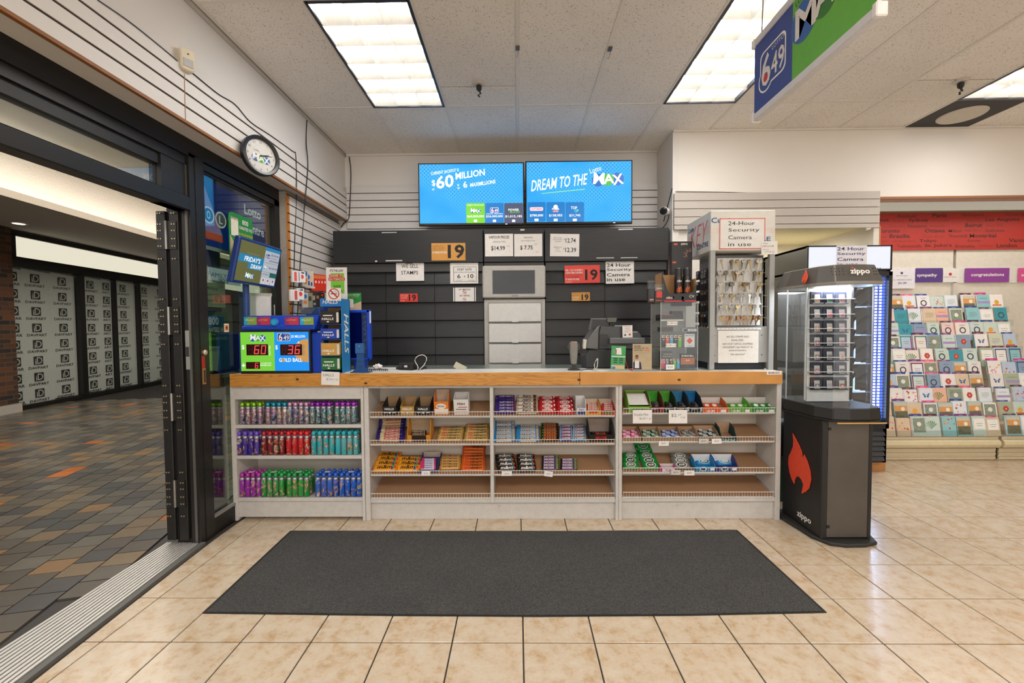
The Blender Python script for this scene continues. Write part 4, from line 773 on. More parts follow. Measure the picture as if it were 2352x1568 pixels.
# chewing gum shelves
caddy('gum_box', 'lime green spearmint gum carton with a white card on the top gum shelf', ('d', 0), 1443, 1495, 947, .15, .045, .105, '7ab03a', '8aa850', [('DOUBLE', 0, .45, .4, .66, '1c2a1c', b5)])
MB().prismx([(.02, .05), (.12, .09), (.12, .088), (.02, .048)], -.07, .07, M('e4e2de', .7)).build('card_flap', bpy.data.objects[[o.name for o in bpy.data.objects if o.get('label', '').startswith('lime green spearmint')][0]])
for px0, px1, c, i, w in ((1490, 1524, '5a1418', '4ab03a', 'black and red'), (1524, 1553, '1a201a', '5ab83a', 'black and green'), (1554, 1583, '1c2024', '3a8ab8', 'black and grey'), (1584, 1614, '122028', '1a7ac0', 'black and blue')):
    caddy('gum_box', f'{w} gum carton marked 5 on the top gum shelf', ('d', 0), px0, px1, 948, .15, .045, .10, c, i, [('5', .36, .6, .7, .14, 'd83a2a' if 'red' in w else W_, b5), ('gum', -.2, .6, .3, .4, 'c8c8c8', {})])
    for k in range(3): bars(('d', 0), f'dark gum pack {ORD[k]} from the front in the {w} carton', None, px0+4, px1-4, 938-k*4, 4, 1, .028, .012, ('3a2022', '24302a', '4a4644', '2c3438')[k % 4], '1a1a1a', [('#', .1, .5, .4, .3, '8a8684', {})], jit=3, name='gum_pack', cat='gum')
for px0, px1, c, w in ((1614, 1673, 'd8541e', 'orange'), (1674, 1726, '5aa832', 'light green'), (1727, 1782, '2f8a3a', 'dark green')):
    caddy('gum_box', f'{w} fruit gum tray with a white back on the top gum shelf', ('d', 0), px0, px1, 948, .14, .032, .055, c, 'd8d4ce', [('#', .3, .5, .6, .2, 'e8e4de', {}), ('GUM', -.2, .5, .5, .3, W_, b5)])
    for k in range(2 if c[0] == 'd' else 3): bars(('d', 0), f'{w} gum envelope, {ORD[k]} from the left in its tray', None, px0+3+k*17, px0+20+k*17, 938, 4, 1, .05, .008, c, c, [('o', .0, .5, .5, .6, W_, {}), ('#', 0, .5, .14, .4, '2a2a2a', {})], jit=2, name='gum_pack', cat='gum')
for px0, px1, py, c, p, w in ((1428, 1472, 1009, 'd0307a', 'f0dce4', 'pink'), (1475, 1519, 1009, '1f4a34', 'c8dccc', 'dark green'), (1519, 1566, 1009, '2a4a94', 'd0dcf0', 'royal blue'), (1566, 1604, 1009, 'b8b6b2', '4a4a4a', 'silver white'), (1604, 1652, 1007, '2a3436', 'd8e0e0', 'black and white'), (1656, 1691, 1010, '123a3c', 'b8d0d0', 'dark teal')):
    pd = MB()
    caddy('gum_box', f'card tray of {w} gum on the second gum shelf', ('d', 1), px0, px1, py+5, .12, .03, .055 if c != '123a3c' else .09, c if c == '123a3c' else '9a7a5a', 'a8886a', [('DENTYNE', 0, .5, .5, .8, p, b5s)] if c == '123a3c' else ())
    if c != '123a3c':
        for k in range(2):
            for j in range(2): bars(('d', 1), f'{w} gum pack, {"front" if j == 0 else "rear"} {("left", "right")[k]} of four in its tray', None, px0+2+k*(px1-px0-4)/2, px0+1+(k+1)*(px1-px0-4)/2, py-2-j*8, 4, 1, .04, .012, c, c, [('Dentyne', -.02, .5, .5, .8, p, dict(bold=.06, shear=.2)), ('#', .2, .2, .2, .5, p, {}), ('#', -.25, .82, .2, .4, p, {})], jit=1.6, name='gum_pack', cat='gum')
def exc(c, ring='c8d8c8'): return [('o', .0, .5, .82, .62, ring, {}), ('o', .0, .5, .62, .5, '181c22', {}), ('xce', .0, .5, .3, .34, W_, b5)]
bars(('d', 2), 'green gum pack, left row on the third gum shelf', 'green gum packs, left row', 1432, 1469, 1077, 10.5, 3, .06, .014, '168a3a', '127a32', exc(0), jit=.8, name='gum_pack', cat='gum')
bars(('d', 2), 'green gum pack, right row on the third gum shelf', 'green gum packs, right row', 1478, 1516, 1078, 11, 6, .06, .014, '168a3a', '127a32', exc(0), jit=1, skew=-4.8, name='gum_pack', cat='gum')
caddy('gum_box', 'pink and white gum carton on the third gum shelf', ('d', 2), 1518, 1551, 1084, .05, .035, .036, 'd03a8a', 'd8d0d4', [('#', 0, .5, .7, .84, 'e4d8de', {}), ('GUM', 0, .5, .3, .5, '8a5a74', b5)])
bars(('d', 2), 'silver grey gum pack on the third gum shelf', 'silver gum packs', 1547, 1588, 1078, 10.5, 3, .06, .016, '7a7a76', '6a6a66', exc(0, 'd8d8d4'), jit=.8, skew=-2, name='gum_pack', cat='gum')
for i, (px0, px1, c, w) in enumerate(((1596, 1642, '1a7ab0', 'left'), (1643, 1693, '2a2f74', 'right'))):
    caddy('gum_box', f'blue peppermint gum carton, {w} one of the two', ('d', 2), px0, px1, 1082, .10, .04, .075, c, 'd8dce0', [('o', -.1, .5, .85, .36, 'c8dce8', {}), ('o', -.1, .5, .6, .26, '18244a', {}), ('#', .36, .5, .6, .22, W_, {})])
    bars(('d', 2), f'blue peppermint gum pack in the {w} blue carton', f'blue packs in the {w} carton', px0+2, px1-3, 1069, 9, 2, .055, .014, '1a86c0', '1a6aa8', exc(0, 'a8d8f0'), jit=1.4, name='gum_pack', cat='gum')
# price tags clipped to the wire rails
def tagcard(label, px0, py0, px1, py1, lines, rot=0, m=PAPER): sign('price_tag', label, 'tag', YC-.006, (px0, py0, px1, py1), m, lines, .001, rot)
GR = M('4a4c52', .8); PN = M('6a7278', .8)
tagcard('white price tag below the mint box on the third shelf', 968, 1081, 988, 1092, [('$1.99', 978, 1086.5, 3, GR)])
tagcard('white price tag below the dark brown candy bags', 1152, 1082, 1176, 1092.5, [('$1.99', 1164, 1087.5, 3, GR)])
tagcard('torn white price tag below the purple nut bars', 1249, 1082, 1269, 1094, [('$2.09', 1259, 1087.5, 3.2, GR)], .12)
tagcard('large two line handwritten price card at the left of the gum rail', 1453.5, 941, 1497.5, 972, [('Double Mint', 1473, 951.5, 6, PN, 32), ('$2.29 + tx', 1482, 961, 5, PN, 26)])
tagcard('large handwritten price card on the gum rail below the blue carton', 1536, 941, 1578.5, 972, [('$2.', 1549, 954, 8, PN, 14), ('29', 1561, 952, 4, PN, 7), ('+ tx', 1568, 958, 4, PN, 11)])
for px0, py0, px1, py1, t, l in ((1513, 1012.5, 1536, 1023.5, '$4.39', 'small white price tag below the royal blue gum'), (1605, 1007, 1627, 1018, '$4.29', 'greyish price tag below the black and white gum'), (1635, 1007, 1657.5, 1018.5, '$3.29', 'small white price tag below the dark teal gum'), (1541, 1079, 1563, 1090, '$3.29', 'greyish price tag below the pink gum carton'), (1571.5, 1080, 1595, 1091.5, '$4.39', 'small white price tag below the silver grey gum')):
    tagcard(l, px0, py0, px1, py1, [(t, (px0+px1)/2, (py0+py1)/2, 3.6, GR)], random.uniform(-.03, .03), M('c4beb6', .7) if 'greyish' in l else PAPER)
# ---------------------------------------------------------------- things on the counter
BLUE, BLUED, NAVY = M('1440b4', .35), M('123a9a', .4), M('1c3f78', .45)
def local(Y, xo, zo):
    u, v = proj((xo, Y, zo+.1))          # a zero stands for the thing's own column or row
    return lambda px, py: (ay(Y, px or u, py or v).x-xo, ay(Y, px or u, py or v).z-zo)
def seg7(mb, d, x, z, w, h, m, y):
    on = {'0': 'abcdef', '3': 'abcdg', '6': 'acdefg', '8': 'abcdefg'}[d]; t = w*.17
    R = dict(a=(0, w, h-t, h), d=(0, w, 0, t), g=(0, w, h/2-t/2, h/2+t/2), b=(w-t, w, h/2, h), c=(w-t, w, 0, h/2), f=(0, t, h/2, h), e=(0, t, 0, h/2))
    for s in on:
        a, b, c, e = R[s]; mb.quad([(x+a+.12*c, y, z+c), (x+b+.12*c, y, z+c), (x+b+.12*e, y, z+e), (x+a+.12*e, y, z+e)], m)
# jackpot display
Yj = 2.985; o = ay(Yj, 640, 855); jd = thing('jackpot_display', 'blue counter jackpot display with red digits 60 and 36', 'display', (o.x, Yj, ZT+.001)); q = local(Yj, o.x, ZT)
zt = q(640, 765)[1]; x0, x1 = q(541, 800)[0], q(738, 800)[0]
MB().box(x0, x1, .03, .30, 0, zt, BLUE).build('body', jd, bevel=.008)
bx0, bx1, bz1 = q(552, 800)[0], q(713, 800)[0], q(640, 758)[1]
MB().box(bx0, bx1, -.004, .05, 0, bz1, BLACK).build('bezel', jd, bevel=.004)
LG, LB = M('74c43a', .35, em=.85), M('1688e2', .35, em=.9)
p0, p1, pm = q(555.5, 852), q(709.5, 762), q(631.5, 800)[0]
MB().rect(p0[0], pm, p0[1], p1[1], LG, -.006).rect(pm, p1[0], p0[1], p1[1], LB, -.006).build('sign_panel', jd)
lt = MB(); lt.em = .6; s = .00298; EWs, RED7, DRED = M('f6f6f6', .4, em=.8), M('ff4a48', .3, em=1.3), M('2a0508', .3)
for t, px, py, h, w, k in (('$', 560, 798, 11, 6, dict(bold=.02)), ('$', 636.5, 798, 11, 6, dict(bold=.02)), ('$5 MILLION', 686, 773, 7, 32, dict(bold=.03)), ('GOLD BALL', 669, 826.5, 9, 54, dict(bold=.04)), ('+', 687, 786, 5, 5, {}), ('X $1 MILLION', 612, 834, 3, 25, dict(bold=.03)), ('MAXMILLIONS', 612, 838.5, 3, 25, dict(bold=.03)), ('+', 561, 839, 8, 8, dict(bold=.08))):
    x, z = q(px, py); lt.text(t, x, z, h*s, EWs, w=w*s, y=-.0078, **k)
x, z = q(621, 805); lt.text('MILLION', x, z, 4*s, EWs, w=22*s, y=-.0074, rot=-pi/2); x, z = q(699, 804); lt.text('MILLION', x, z, 4*s, M('3a8a9a', .4), w=24*s, y=-.0080, rot=-pi/2)
x, z = q(593, 776); max_logo(lt, x, z, 38*s, -.0074); x, z = q(653, 774); logo649(lt, x, z, 30*s, -.0074, em=.5)
gx, gz = q(709.3, 805); G1 = M('d8a05a', .4, em=.6); lt.quad([(gx+35*s*cos(radians(a)), -.0066, gz+27*s*sin(radians(a))) for a in range(90, 271, 12)], G1)
for a, b, c, d in ((568, 617, 790.5, 816), (645.5, 695, 790.5, 816), (567, 598.5, 831, 847)): u, v = q(a, d), q(b, c); lt.rect(u[0], v[0], u[1], v[1], DRED, -.0082)
for t, px, w, py, h in (('6', 585, 11, 813, 20), ('0', 600.5, 11, 813, 20), ('3', 662.5, 11, 813, 20), ('6', 678, 11, 813, 20), ('6', 587, 7.5, 845.5, 12.5)):
    x, z = q(px, py); seg7(lt, t, x, z, w*s, h*s, RED7, -.0088)
D8 = M('5a1216', .4)
for px, w, py, h in ((571, 10, 813, 20), (648.5, 10, 813, 20), (570, 6, 845, 12), (578.5, 6, 845, 12)): x, z = q(px, py); seg7(lt, '8', x, z, w*s, h*s, D8, -.0085)
x, z = q(652.5, 827); lt.disc(x, z, 4*s, G1, -.0085)
lt.build('lettering', jd)
tz = q(640, 724)[1]; ta, tb = q(554, 740)[0], q(722, 740)[0]
MB().prismx([(-.002, bz1+.001), (.14, bz1+.001), (.14, tz), (.075, tz), (.02, bz1+.03), (-.002, bz1+.025)], ta, tb, BLUE).build('brochure_tray', jd, bevel=.004)
for k, (a, b, c, t, tc) in enumerate(((558, 587, '8aa84a', 'PLAY', 'e8e4dc'), (587.5, 618, 'c0345a', 'LOTTERY', 'e0b050'), (652, 684, 'c0345a', 'LOTTERY', 'e0b050'), (687, 718, '8aa84a', 'PLAY', 'e8e4dc'))):
    u, v = q(a, 746.5), q(b, 728); w = v[0]-u[0]
    cd = MB().box(u[0], v[0], .012, .016, u[1], v[1], M(c, .5, noise=.15, ns=80)).build('brochure', jd); MB().text(t, (u[0]+v[0])/2, (u[1]+v[1])/2+.006, .012, M(tc, .5), w=w*.7, y=.0112, bold=.02).rect(u[0], u[0]+w*.28, u[1], v[1], M('2aa8d0' if c[0] == '8' else '9a2a6a', .5), .0114).build('lettering', cd)
x, z = q(630, 740); MB(Matrix.Translation((x, .008, z)) @ Matrix.Rotation(pi/2, 4, 'X')).lathe([(.028, 0), (.028, .012), (.022, .016)], M('1a6ab8', .3), n=20).lathe([(.02, .0155), (.019, .018)], M('2aa6d8', .3), n=20).build('button', jd)
# lottery monitor on a pole, parallel to the window
pl_ = thing('monitor_pole', 'round blue pole carrying the lottery monitor behind the jackpot display', 'pole', (ay(3.15, 559, 800).x, 3.20, ZT+.001))
MB().lathe([(.06, 0), (.06, .01), (.022, .02), (.021, .68)], NAVY, n=14).build('tube', pl_, smooth=True)
mo = thing('lottery_monitor', "tilted blue framed lottery monitor reading FRIDAY'S DRAW above the jackpot display", 'monitor', (-1.945, 3.215, 1.665), pi/2, rx=.22)
MB().box(-.265, .265, 0, .04, 0, .32, M('1a3a80', .35)).build('housing', mo, bevel=.008); MB().box(-.05, .05, .04, .06, .05, .15, NAVY).build('mount', mo)
OL, GLY = M('7c7e4c', .4, em=.42), M('b9bfca', .4, em=.62); mb = MB()
mb.rect(-.245, .05, .02, .30, OL, -.001).rect(.05, .245, .02, .30, GLY, -.001); mb.build('picture', mo)
lt = MB(); lt.em = .7; CB = M('2a8ab8', .4, em=.6); DKB = M('20406a', .5)
lt.quad([(-.245, -.0016, .155), (.05, -.0016, .155), (.05, -.0016, .21), (-.235, -.0016, .21)], CB).quad([(-.13, -.0016, .115), (.05, -.0016, .115), (.05, -.0016, .155), (-.12, -.0016, .155)], CB)
lt.text("FRIDAY'S", -.085, .182, .036, EWs, w=.185, y=-.0024, bold=.04, shear=.15).text('DRAW', -.03, .136, .032, EWs, w=.125, y=-.0024, bold=.04, shear=.15).text('GET YOUR TICKET FOR', -.09, .222, .010, M('a8b0a8', .4), w=.14, y=-.002)
max_logo(lt, -.09, .065, .10, -.002)
lt.rect(.05, .245, .275, .30, CB, -.0016); logo649(lt, .09, .235, .06, -.002, em=.5)
for t, x, z, h, w in (('$5,000,000', .18, .25, .016, .10), ('$36,000,000', .18, .205, .016, .12), ('$60,000,000', .185, .15, .016, .11), ('GUARANTEED', .17, .228, .006, .08), ('LOTTARIO', .10, .098, .010, .08)): lt.text(t, x, z, h, DKB, w=w, y=-.002, bold=.02)
max_logo(lt, .09, .15, .055, -.002); lt.rect(.155, .245, .08, .115, M('2a7a6a', .4, em=.4), -.0016)
for x, c in ((.085, 'c84a6a'), (.145, 'd83a3a'), (.21, 'a83a6a')): lt.rect(x-.026, x+.026, .025, .07, M('d4d6dc', .4, em=.6), -.0014).disc(x, .052, .009, M(c, .4, em=.4), -.002)
for z in (.115, .185): lt.rect(.06, .24, z, z+.0015, DKB, -.002)
lt.build('lettering', mo)
gc = thing('promotion_card', 'green 800 guaranteed wins card standing behind the lottery monitor', 'card', (-1.983, 3.13, 1.80), pi/2, rx=.0)
GRN, TAN = M('1f8a3e', .5), M('c8b08a', .6)
MB().prism(rrect(-.13, .14, .0, .36, .03), 0, .003, GRN).build('card', gc); MB().quad([(-.13, -.001, 0), (-.02, -.001, 0), (-.02, -.001, .08), (-.12, -.001, .2)], TAN).rect(-.11, -.03, .2, .33, M('e4ddcc', .6), -.0012).text('800', .05, .315, .035, PAPER, w=.07, y=-.0016, bold=.04).text('GUARANTEED WINS', .055, .272, .024, PAPER, w=.15, y=-.0016, bold=.04).text('$5 MILLION IN PRIZES', .055, .225, .02, M('d8c84a', .5), w=.16, y=-.0016, bold=.02).text('wintario', -.07, .325, .022, INK, w=.08, y=-.0018).build('lettering', gc)
# lozenge tower
Yt = 3.0; o = ay(Yt, 763, 852); tw = thing('lozenge_rack', 'blue cardboard lozenge tower with four tiers beside the jackpot display', 'rack', (o.x, Yt, ZT+.001)); q = local(Yt, o.x, ZT)
TB = M('123f8c', .5); L0, L1, TZ = q(739, 800)[0], q(787, 800)[0], q(763, 686)[1]
MB().box(L0, L1, .135, .145, 0, TZ, TB).box(L0, L0+.006, .02, .14, 0, TZ, TB).build('back_board', tw)
sp = MB().box(L1-.006, L1, -.0, .145, 0, TZ, M('1a7ab8', .5, noise=.15, ns=9)).build('side_board', tw)
MB(Matrix.Translation((L1+.0012, .07, 0)) @ Matrix.Rotation(pi/2, 4, 'Z')).text('HALLS', 0, .27, .075, PAPER, w=.27, y=0, bold=.03, rot=-pi/2, shear=.2).build('lettering', sp)
MB().box(L0, L1, -.012, -.006, q(763, 704)[1], TZ, M('1470c0', .5)).text('HALLS', (L0+L1)/2, q(763, 693.5)[1], .026, PAPER, w=.105, y=-.0135, bold=.04, shear=.2).build('header_card', tw)
for k, (py, c, w) in enumerate(((744, '201c1a', 'black'), (779, '1440a8', 'blue'), (817, 'c29a4e', 'gold'), (850, '1f6a34', 'green'))):
    z = max(q(763, py)[1], .001); MB().box(L0+.006, L1-.006, .0, .135, z-.006 if k < 3 else 0, z if k < 3 else .003, TB).build('shelf', tw)
    r, wd = caddy('lozenge_carton', f'{w} open lozenge carton on the {("top", "second", "third", "bottom")[k]} tier of the blue tower', None, 0, 0, 0, .11, .085 if k != 1 else .07, .112, c, '8a6a42', [('HALLS', -.1, .38, .2, .62, W_, b5s), ('o', -.1, .14, .1, .14, W_, {}), ('#', .42, .5, .8, .12, 'd8d4cc', {}), ('#', -.1, .65, .08, .5, 'e0902a' if k == 2 else W_, {})], pos=(Vector((o.x-.004, Yt-.012, ZT+z+.004)), L1-L0-.016), slope=0)
    r.rotation_euler.z = 0
sign('paper_notice', 'white IT\'S THE LAW under 19 tobacco notice behind the lozenge tower', 'sign', 3.16, (749.5, 614, 797.5, 687), PAPER, [("IT'S THE LAW", 773, 621.5, 6, INK, 31, b5), ('UNDER 19', 771, 633, 4.5, PAPER, 28, dict(bold=.02)), ('NO TOBACCO', 773.5, 641, 4.5, PAPER, 34, dict(bold=.02)), ('SHOW', 775, 657.5, 6, INK, 17, b5), ('I.D.', 783, 668, 6, INK, 10, b5)],
     extra=lambda lt, q, m, e: [lt.rect(q(760, 0)[0], q(791, 0)[0], q(0, 674)[1], q(0, 627)[1], M('7ac83a', .6), e+.0004), lt.rect(q(756, 0)[0], q(787, 0)[0], q(0, 636.5)[1], q(0, 630)[1], M('c8202c', .5), e+.0002), lt.rect(q(755, 0)[0], q(792.5, 0)[0], q(0, 644.5)[1], q(0, 637.5)[1], M('c8202c', .5), e+.0002)])
sign('paper_notice', 'square no smoking sign taped on top of the lozenge tower', 'sign', 2.985, (749, 661, 783, 690.5), PAPER, [('c', 779, 688, 3, INK)], rot=.03, extra=lambda lt, q, m, e: nosm(lt, *q(766.5, 674.5), 12.5*m, e, smoke=True))
sign('price_tag', 'handwritten price paper taped over the pine counter edge', 'tag', 2.950, (737.5, 853.5, 779, 884), PAPER, [('HALLS', 754, 861, 6, PN, 24), ('$1.59 + tx', 763, 871, 5, PN, 26)], rot=.04)
# ticket dispenser frame, card stand, leaflet behind
Yd = 3.26; o = ay(Yd, 823, 840); td = thing('ticket_holder', 'upright blue framed scratch ticket holder with a clear dark front', 'holder', (o.x, Yd, ZT+.001)); q = local(Yd, o.x, ZT)
a, b, z0, z1 = q(799, 800)[0], q(851, 800)[0], q(820, 826)[1], q(820, 712)[1]
MB().prism([(a, z0), (b, z0), (b, z1), (a, z1)], .01, .05, BLUED).build('back', td, bevel=.008)
fr = MB()
for r in ((a, b, z0, z0+.012), (a, b, z1-.02, z1), (a, a+.01, z0, z1), (b-.022, b, z0, z1)): fr.box(r[0], r[1], -.012, .012, r[2], r[3], M('1648c8', .3))
fr.build('frame', td, bevel=.003); MB().box(a+.01, b-.022, -.004, .0, z0+.012, z1-.02, glass('clear_plastic', 'b8c4e0', .12)).build('cover', td)
MB().box(b, b+.008, -.01, .0, z1-.1, z1-.01, WHITE).build('paper_tab', td); MB().box(a+.04, b-.04, .01, .06, 0, z0, BLUED).build('foot', td)
Ys = 3.03; o = ay(Ys, 826, 852); cs = thing('card_stand', 'small blue metal stand with a flared foot in front of the ticket holder', 'stand', (o.x, Ys, ZT+.001)); q = local(Ys, o.x, ZT)
SB = M('1f4f8c', .4, .2)
MB().prism([(q(807, 0)[0], 0), (q(849, 0)[0], 0), (q(836, 0)[0], .03), (q(834.5, 0)[0], .075), (q(818.5, 0)[0], .075), (q(817, 0)[0], .03)], -.0, .02, SB).box(q(807, 0)[0], q(849, 0)[0], -.03, .06, 0, .005, SB).build('foot', cs)
MB().box(q(818.5, 0)[0], q(834.5, 0)[0], 0, .02, .075, q(0, 812)[1], SB).box(q(816.5, 0)[0], q(836, 0)[0], -.006, .022, q(0, 812)[1], q(0, 788.5)[1], M('2f66a4', .4, .2)).build('post', cs, bevel=.002)
x, z = q(826, 795.5); MB().disc(x, z, .004, M('d8d8d0', .3, .8), -.0075).disc(x, z-.012, .003, INK, -.0075).rect(q(820, 0)[0], q(832, 0)[0], .03, .05, NAVY, -.001).build('screw', cs)
gl = sign('promotion_card', 'green and tan guaranteed wins leaflet behind the ticket holder', 'card', 3.3, (797, 672.5, 830, 716), M('1f8a3e', .5), [('GUARANTEED WINS', 812, 677, 2.5, PAPER, 28, b5), ('$5 MILLION IN PRIZES', 812, 681.5, 2, M('d8c84a', .5), 24), ('wintario', 813, 687, 3, INK, 12)], extra=lambda lt, q, m, e: [lt.quad([(q(797, 0)[0], e+.0003, q(0, 716)[1]), (q(830, 0)[0], e+.0003, q(0, 716)[1]), (q(830, 0)[0], e+.0003, q(0, 692)[1]), (q(797, 0)[0], e+.0003, q(0, 704)[1])], TAN), lt.rect(q(802, 0)[0], q(812, 0)[0], q(0, 706)[1], q(0, 686)[1], M('e8e0d4', .6), e)])
Yc = 3.33; o = ay(Yc, 720, 765); cd = thing('customer_display', 'blue angled customer display leaning behind the jackpot display', 'display', (o.x, Yc, ZT+.001)); q = local(Yc, o.x, ZT)
MB().prism([(q(706, 722)[0], q(0, 722)[1]), (q(731, 755)[0], q(0, 760)[1]), (q(744, 750)[0], q(0, 752)[1]), (q(737, 706)[0], q(0, 706)[1]), (q(731, 706)[0], q(0, 706)[1]), (q(697, 712)[0], q(0, 712)[1])], -.03, .10, NAVY).build('housing', cd, bevel=.006)
MB().prism([(q(700, 0)[0], q(0, 721.5)[1]), (q(722, 0)[0], q(0, 721.5)[1]), (q(732, 0)[0], q(0, 709)[1]), (q(698, 0)[0], q(0, 712.5)[1])], -.033, -.03, M('5a6068', .3)).build('screen', cd); MB().box(-.02, .02, 0, .03, 0, q(0, 756)[1], NAVY).build('stem', cd)
# paper pad clipped up behind the jackpot display
sign('paper_notice', 'blank white sheet clipped in a strip behind the jackpot display', 'sign', 3.34, (574, 676, 622, 726), PAPER, [], .002, .03, extra=lambda lt, q, m, e: [lt.rect(q(572, 0)[0], q(624, 0)[0], q(0, 680)[1], q(0, 673)[1], M('c4c2bc', .4), e)]+[lt.disc(q(577+k*5.5, 0)[0], q(0, 676.5)[1], .002, INK, e-.0006, 6) for k in range(8)])
# loose things on the middle of the counter
def cable(name, label, pts, r, m, cat='cable', kind=None):
    P = [Vector(p) for p in pts]; out = []
    for i in range(len(P)-1):
        p0, p1, p2, p3 = P[max(i-1, 0)], P[i], P[i+1], P[min(i+2, len(P)-1)]
        for k in range(5):
            t = k/5; out.append(.5*((2*p1)+(p2-p0)*t+(2*p0-5*p1+4*p2-p3)*t*t+(3*p1-p0-3*p2+p3)*t**3))
    out.append(P[-1]); c = P[0]; mb = MB(Matrix.Translation(-c)).tube(out, r, m, 6); o = mb.build(name, smooth=True, loc=c); return tag(o, label, cat)
WC = M('d8d8d4', .4); KC = M('1a1a1a', .5)
zc = ZT+.003; Yk = 3.08
pt = lambda px, py, Y=Yk: tuple(ay(Y, px, py))
flat = lambda px, Y, dz=.0: (ay(Y, px, 850).x, Y, zc+dz)
cable('charging_cable', 'white cable looping upright in the middle of the counter', [flat(870, 3.1), flat(900, 3.14), flat(930, 3.12), flat(955, 3.1), pt(960, 842, 3.1), pt(953, 828, 3.1), pt(959, 818, 3.1), pt(972, 815, 3.1), pt(980, 823, 3.1), pt(974, 838, 3.1), flat(964, 3.1, .004), flat(985, 3.06)], .0028, WC)
cable('phone_cord', 'black curly cord lying beside the blue card stand', [(ay(3.1, 838+k*1.6, 846).x, 3.1+.008*sin(k*2.2), zc+.009+.007*cos(k*2.2)) for k in range(34)], .003, KC)
o = ay(3.16, 930, 845); ct = thing('card_reader', 'black handheld card reader lying on the counter beside the white cable', 'card reader', (o.x, 3.16, ZT+.001), -.25, rx=0)
MB().prismx([(0, 0), (.16, 0), (.16, .03), (.02, .055), (0, .045)], -.06, .06, M('191919', .4)).build('body', ct, bevel=.006); MB().box(-.005, .02, -.002, 0, .022, .036, M('d8d0d0', .5)).build('sticker', ct); MB().prismx([(-.004, .02), (0, .02), (0, .04), (-.004, .04)], -.05, -.02, M('333333', .3)).build('slot', ct)
MB().box(-.1, .1, .05, .15, 0, .018, M('202020', .5)).build('cradle', ct)
nt_ = thing('crumpled_tissue', 'crumpled white tissue on papers beside the curly cord', 'tissue', (ay(3.3, 868, 842).x, 3.3, ZT+.001))
bm = bmesh.new(); bmesh.ops.create_icosphere(bm, subdivisions=3, radius=.03)
for v in bm.verts: v.co *= .7+.6*random.random(); v.co.z = max(v.co.z*.6+.016, 0)
me = bpy.data.meshes.new('tissue'); bm.to_mesh(me); bm.free(); me.materials.append(PAPER); obj('tissue', me, nt_); MB().box(-.12, .2, -.04, .08, -.001, .001, M('cfcac2', .7)).build('paper_slip', nt_)
cd2 = tag(MB().box(-.04, .05, -.006, .006, 0, .045, M('b9b6a4', .7)).build('card_scrap', loc=(ay(3.2, 1052, 845).x, 3.2, ZT+.001), rot=(0, .5, .2)), 'small grey card scrap leaning on the counter before the grey drawers', 'card')
# barcode scanner in its dock
Yb = 3.12; o = ay(Yb, 1318, 848); bs = thing('barcode_scanner', 'grey handheld barcode scanner standing in a dock right of the drawers', 'scanner', (o.x, Yb, ZT+.001)); q = local(Yb, o.x, ZT); SG, SD = M('77746e', .35), M('2b2b2b', .45)
MB().lathe([(.045, 0), (.045, .006), (.02, .012), (.012, .02), (.011, .05)], SD, n=14).build('dock', bs, smooth=True)
z1 = q(0, 784)[1]; MB().prism([(-.018, .04), (.018, .04), (.024, .09), (.030, z1-.03), (.026, z1-.005), (.012, z1), (-.012, z1), (-.026, z1-.005), (-.030, z1-.03), (-.024, .09)], -.02, .03, SG).build('body', bs, bevel=.007)
MB().prism([(-.036, z1-.065), (-.03, z1-.02), (-.036, z1-.015), (-.045, z1-.04)], -.012, .02, SD).prism([(.036, z1-.065), (.045, z1-.04), (.036, z1-.015), (.03, z1-.02)], -.012, .02, SD).build('grip', bs); MB().box(-.007, .007, -.022, -.019, z1-.012, z1-.006, M('d8502a', .3)).build('indicator', bs)
cable('scanner_cable', 'black cable running from the barcode scanner to the till', [flat(1318, 3.13, .02), flat(1325, 3.1), flat(1338, 3.09), flat(1350, 3.12, .002), flat(1362, 3.14)], .003, KC)
cable('white_cord', 'tied bundle of thin white cord in front of the grey till', [flat(1336, 3.02), flat(1348, 3.04, .004), flat(1368, 3.0, .002), pt(1373, 823, 3.0), pt(1365, 838, 3.0), flat(1372, 3.0), flat(1390, 2.99, .006), flat(1393, 3.03), flat(1378, 3.04), flat(1360, 3.0)], .0026, WC)
cable('red_cord', 'red cord curving down beside the green brochure', [pt(1431, 803, 3.1), pt(1436, 826, 3.1), flat(1443, 3.09, .01), flat(1455, 3.08)], .0035, M('c02a2a', .5))
# till / receipt terminal
Yp = 3.22; o = ay(Yp, 1410, 848); tl = thing('cash_terminal', 'dark grey till terminal with a tilted screen and printer hump', 'till', (o.x, Yp, ZT+.001)); q = local(Yp, o.x, ZT); TG, TG2, TG3 = M('3e3f41', .4), M('5c5c5c', .4), M('242527', .45)
P = lambda *pts: [(q(a, b)[0], max(q(a, b)[1], 0)) for a, b in pts]
MB().prism(P((1345, 848), (1470, 848), (1470, 802), (1352, 802), (1343, 815)), .0, .24, TG3).build('base', tl, bevel=.008)
MB().prism(P((1346, 800), (1374, 803), (1375, 762), (1378, 748), (1374, 748), (1364, 760), (1349, 782)), -.01, .22, TG2).build('side_cheek', tl, bevel=.006)
MB().prism(P((1374, 803), (1478, 803), (1478, 786), (1474, 768), (1467, 761), (1454, 761), (1452, 747), (1380, 747), (1375, 762)), .01, .22, TG).build('printer_body', tl, bevel=.008)
MB().box(q(1399, 0)[0], q(1479, 0)[0], -.03, .02, q(0, 789)[1], q(0, 776)[1], TG2).build('keyboard_ledge', tl, bevel=.004)
for k in range(6): MB().box(q(1377, 0)[0], q(1398, 0)[0], .004, .012, q(0, 796-k*5)[1], q(0, 793-k*5)[1], TG3).build('vent_rib', tl)
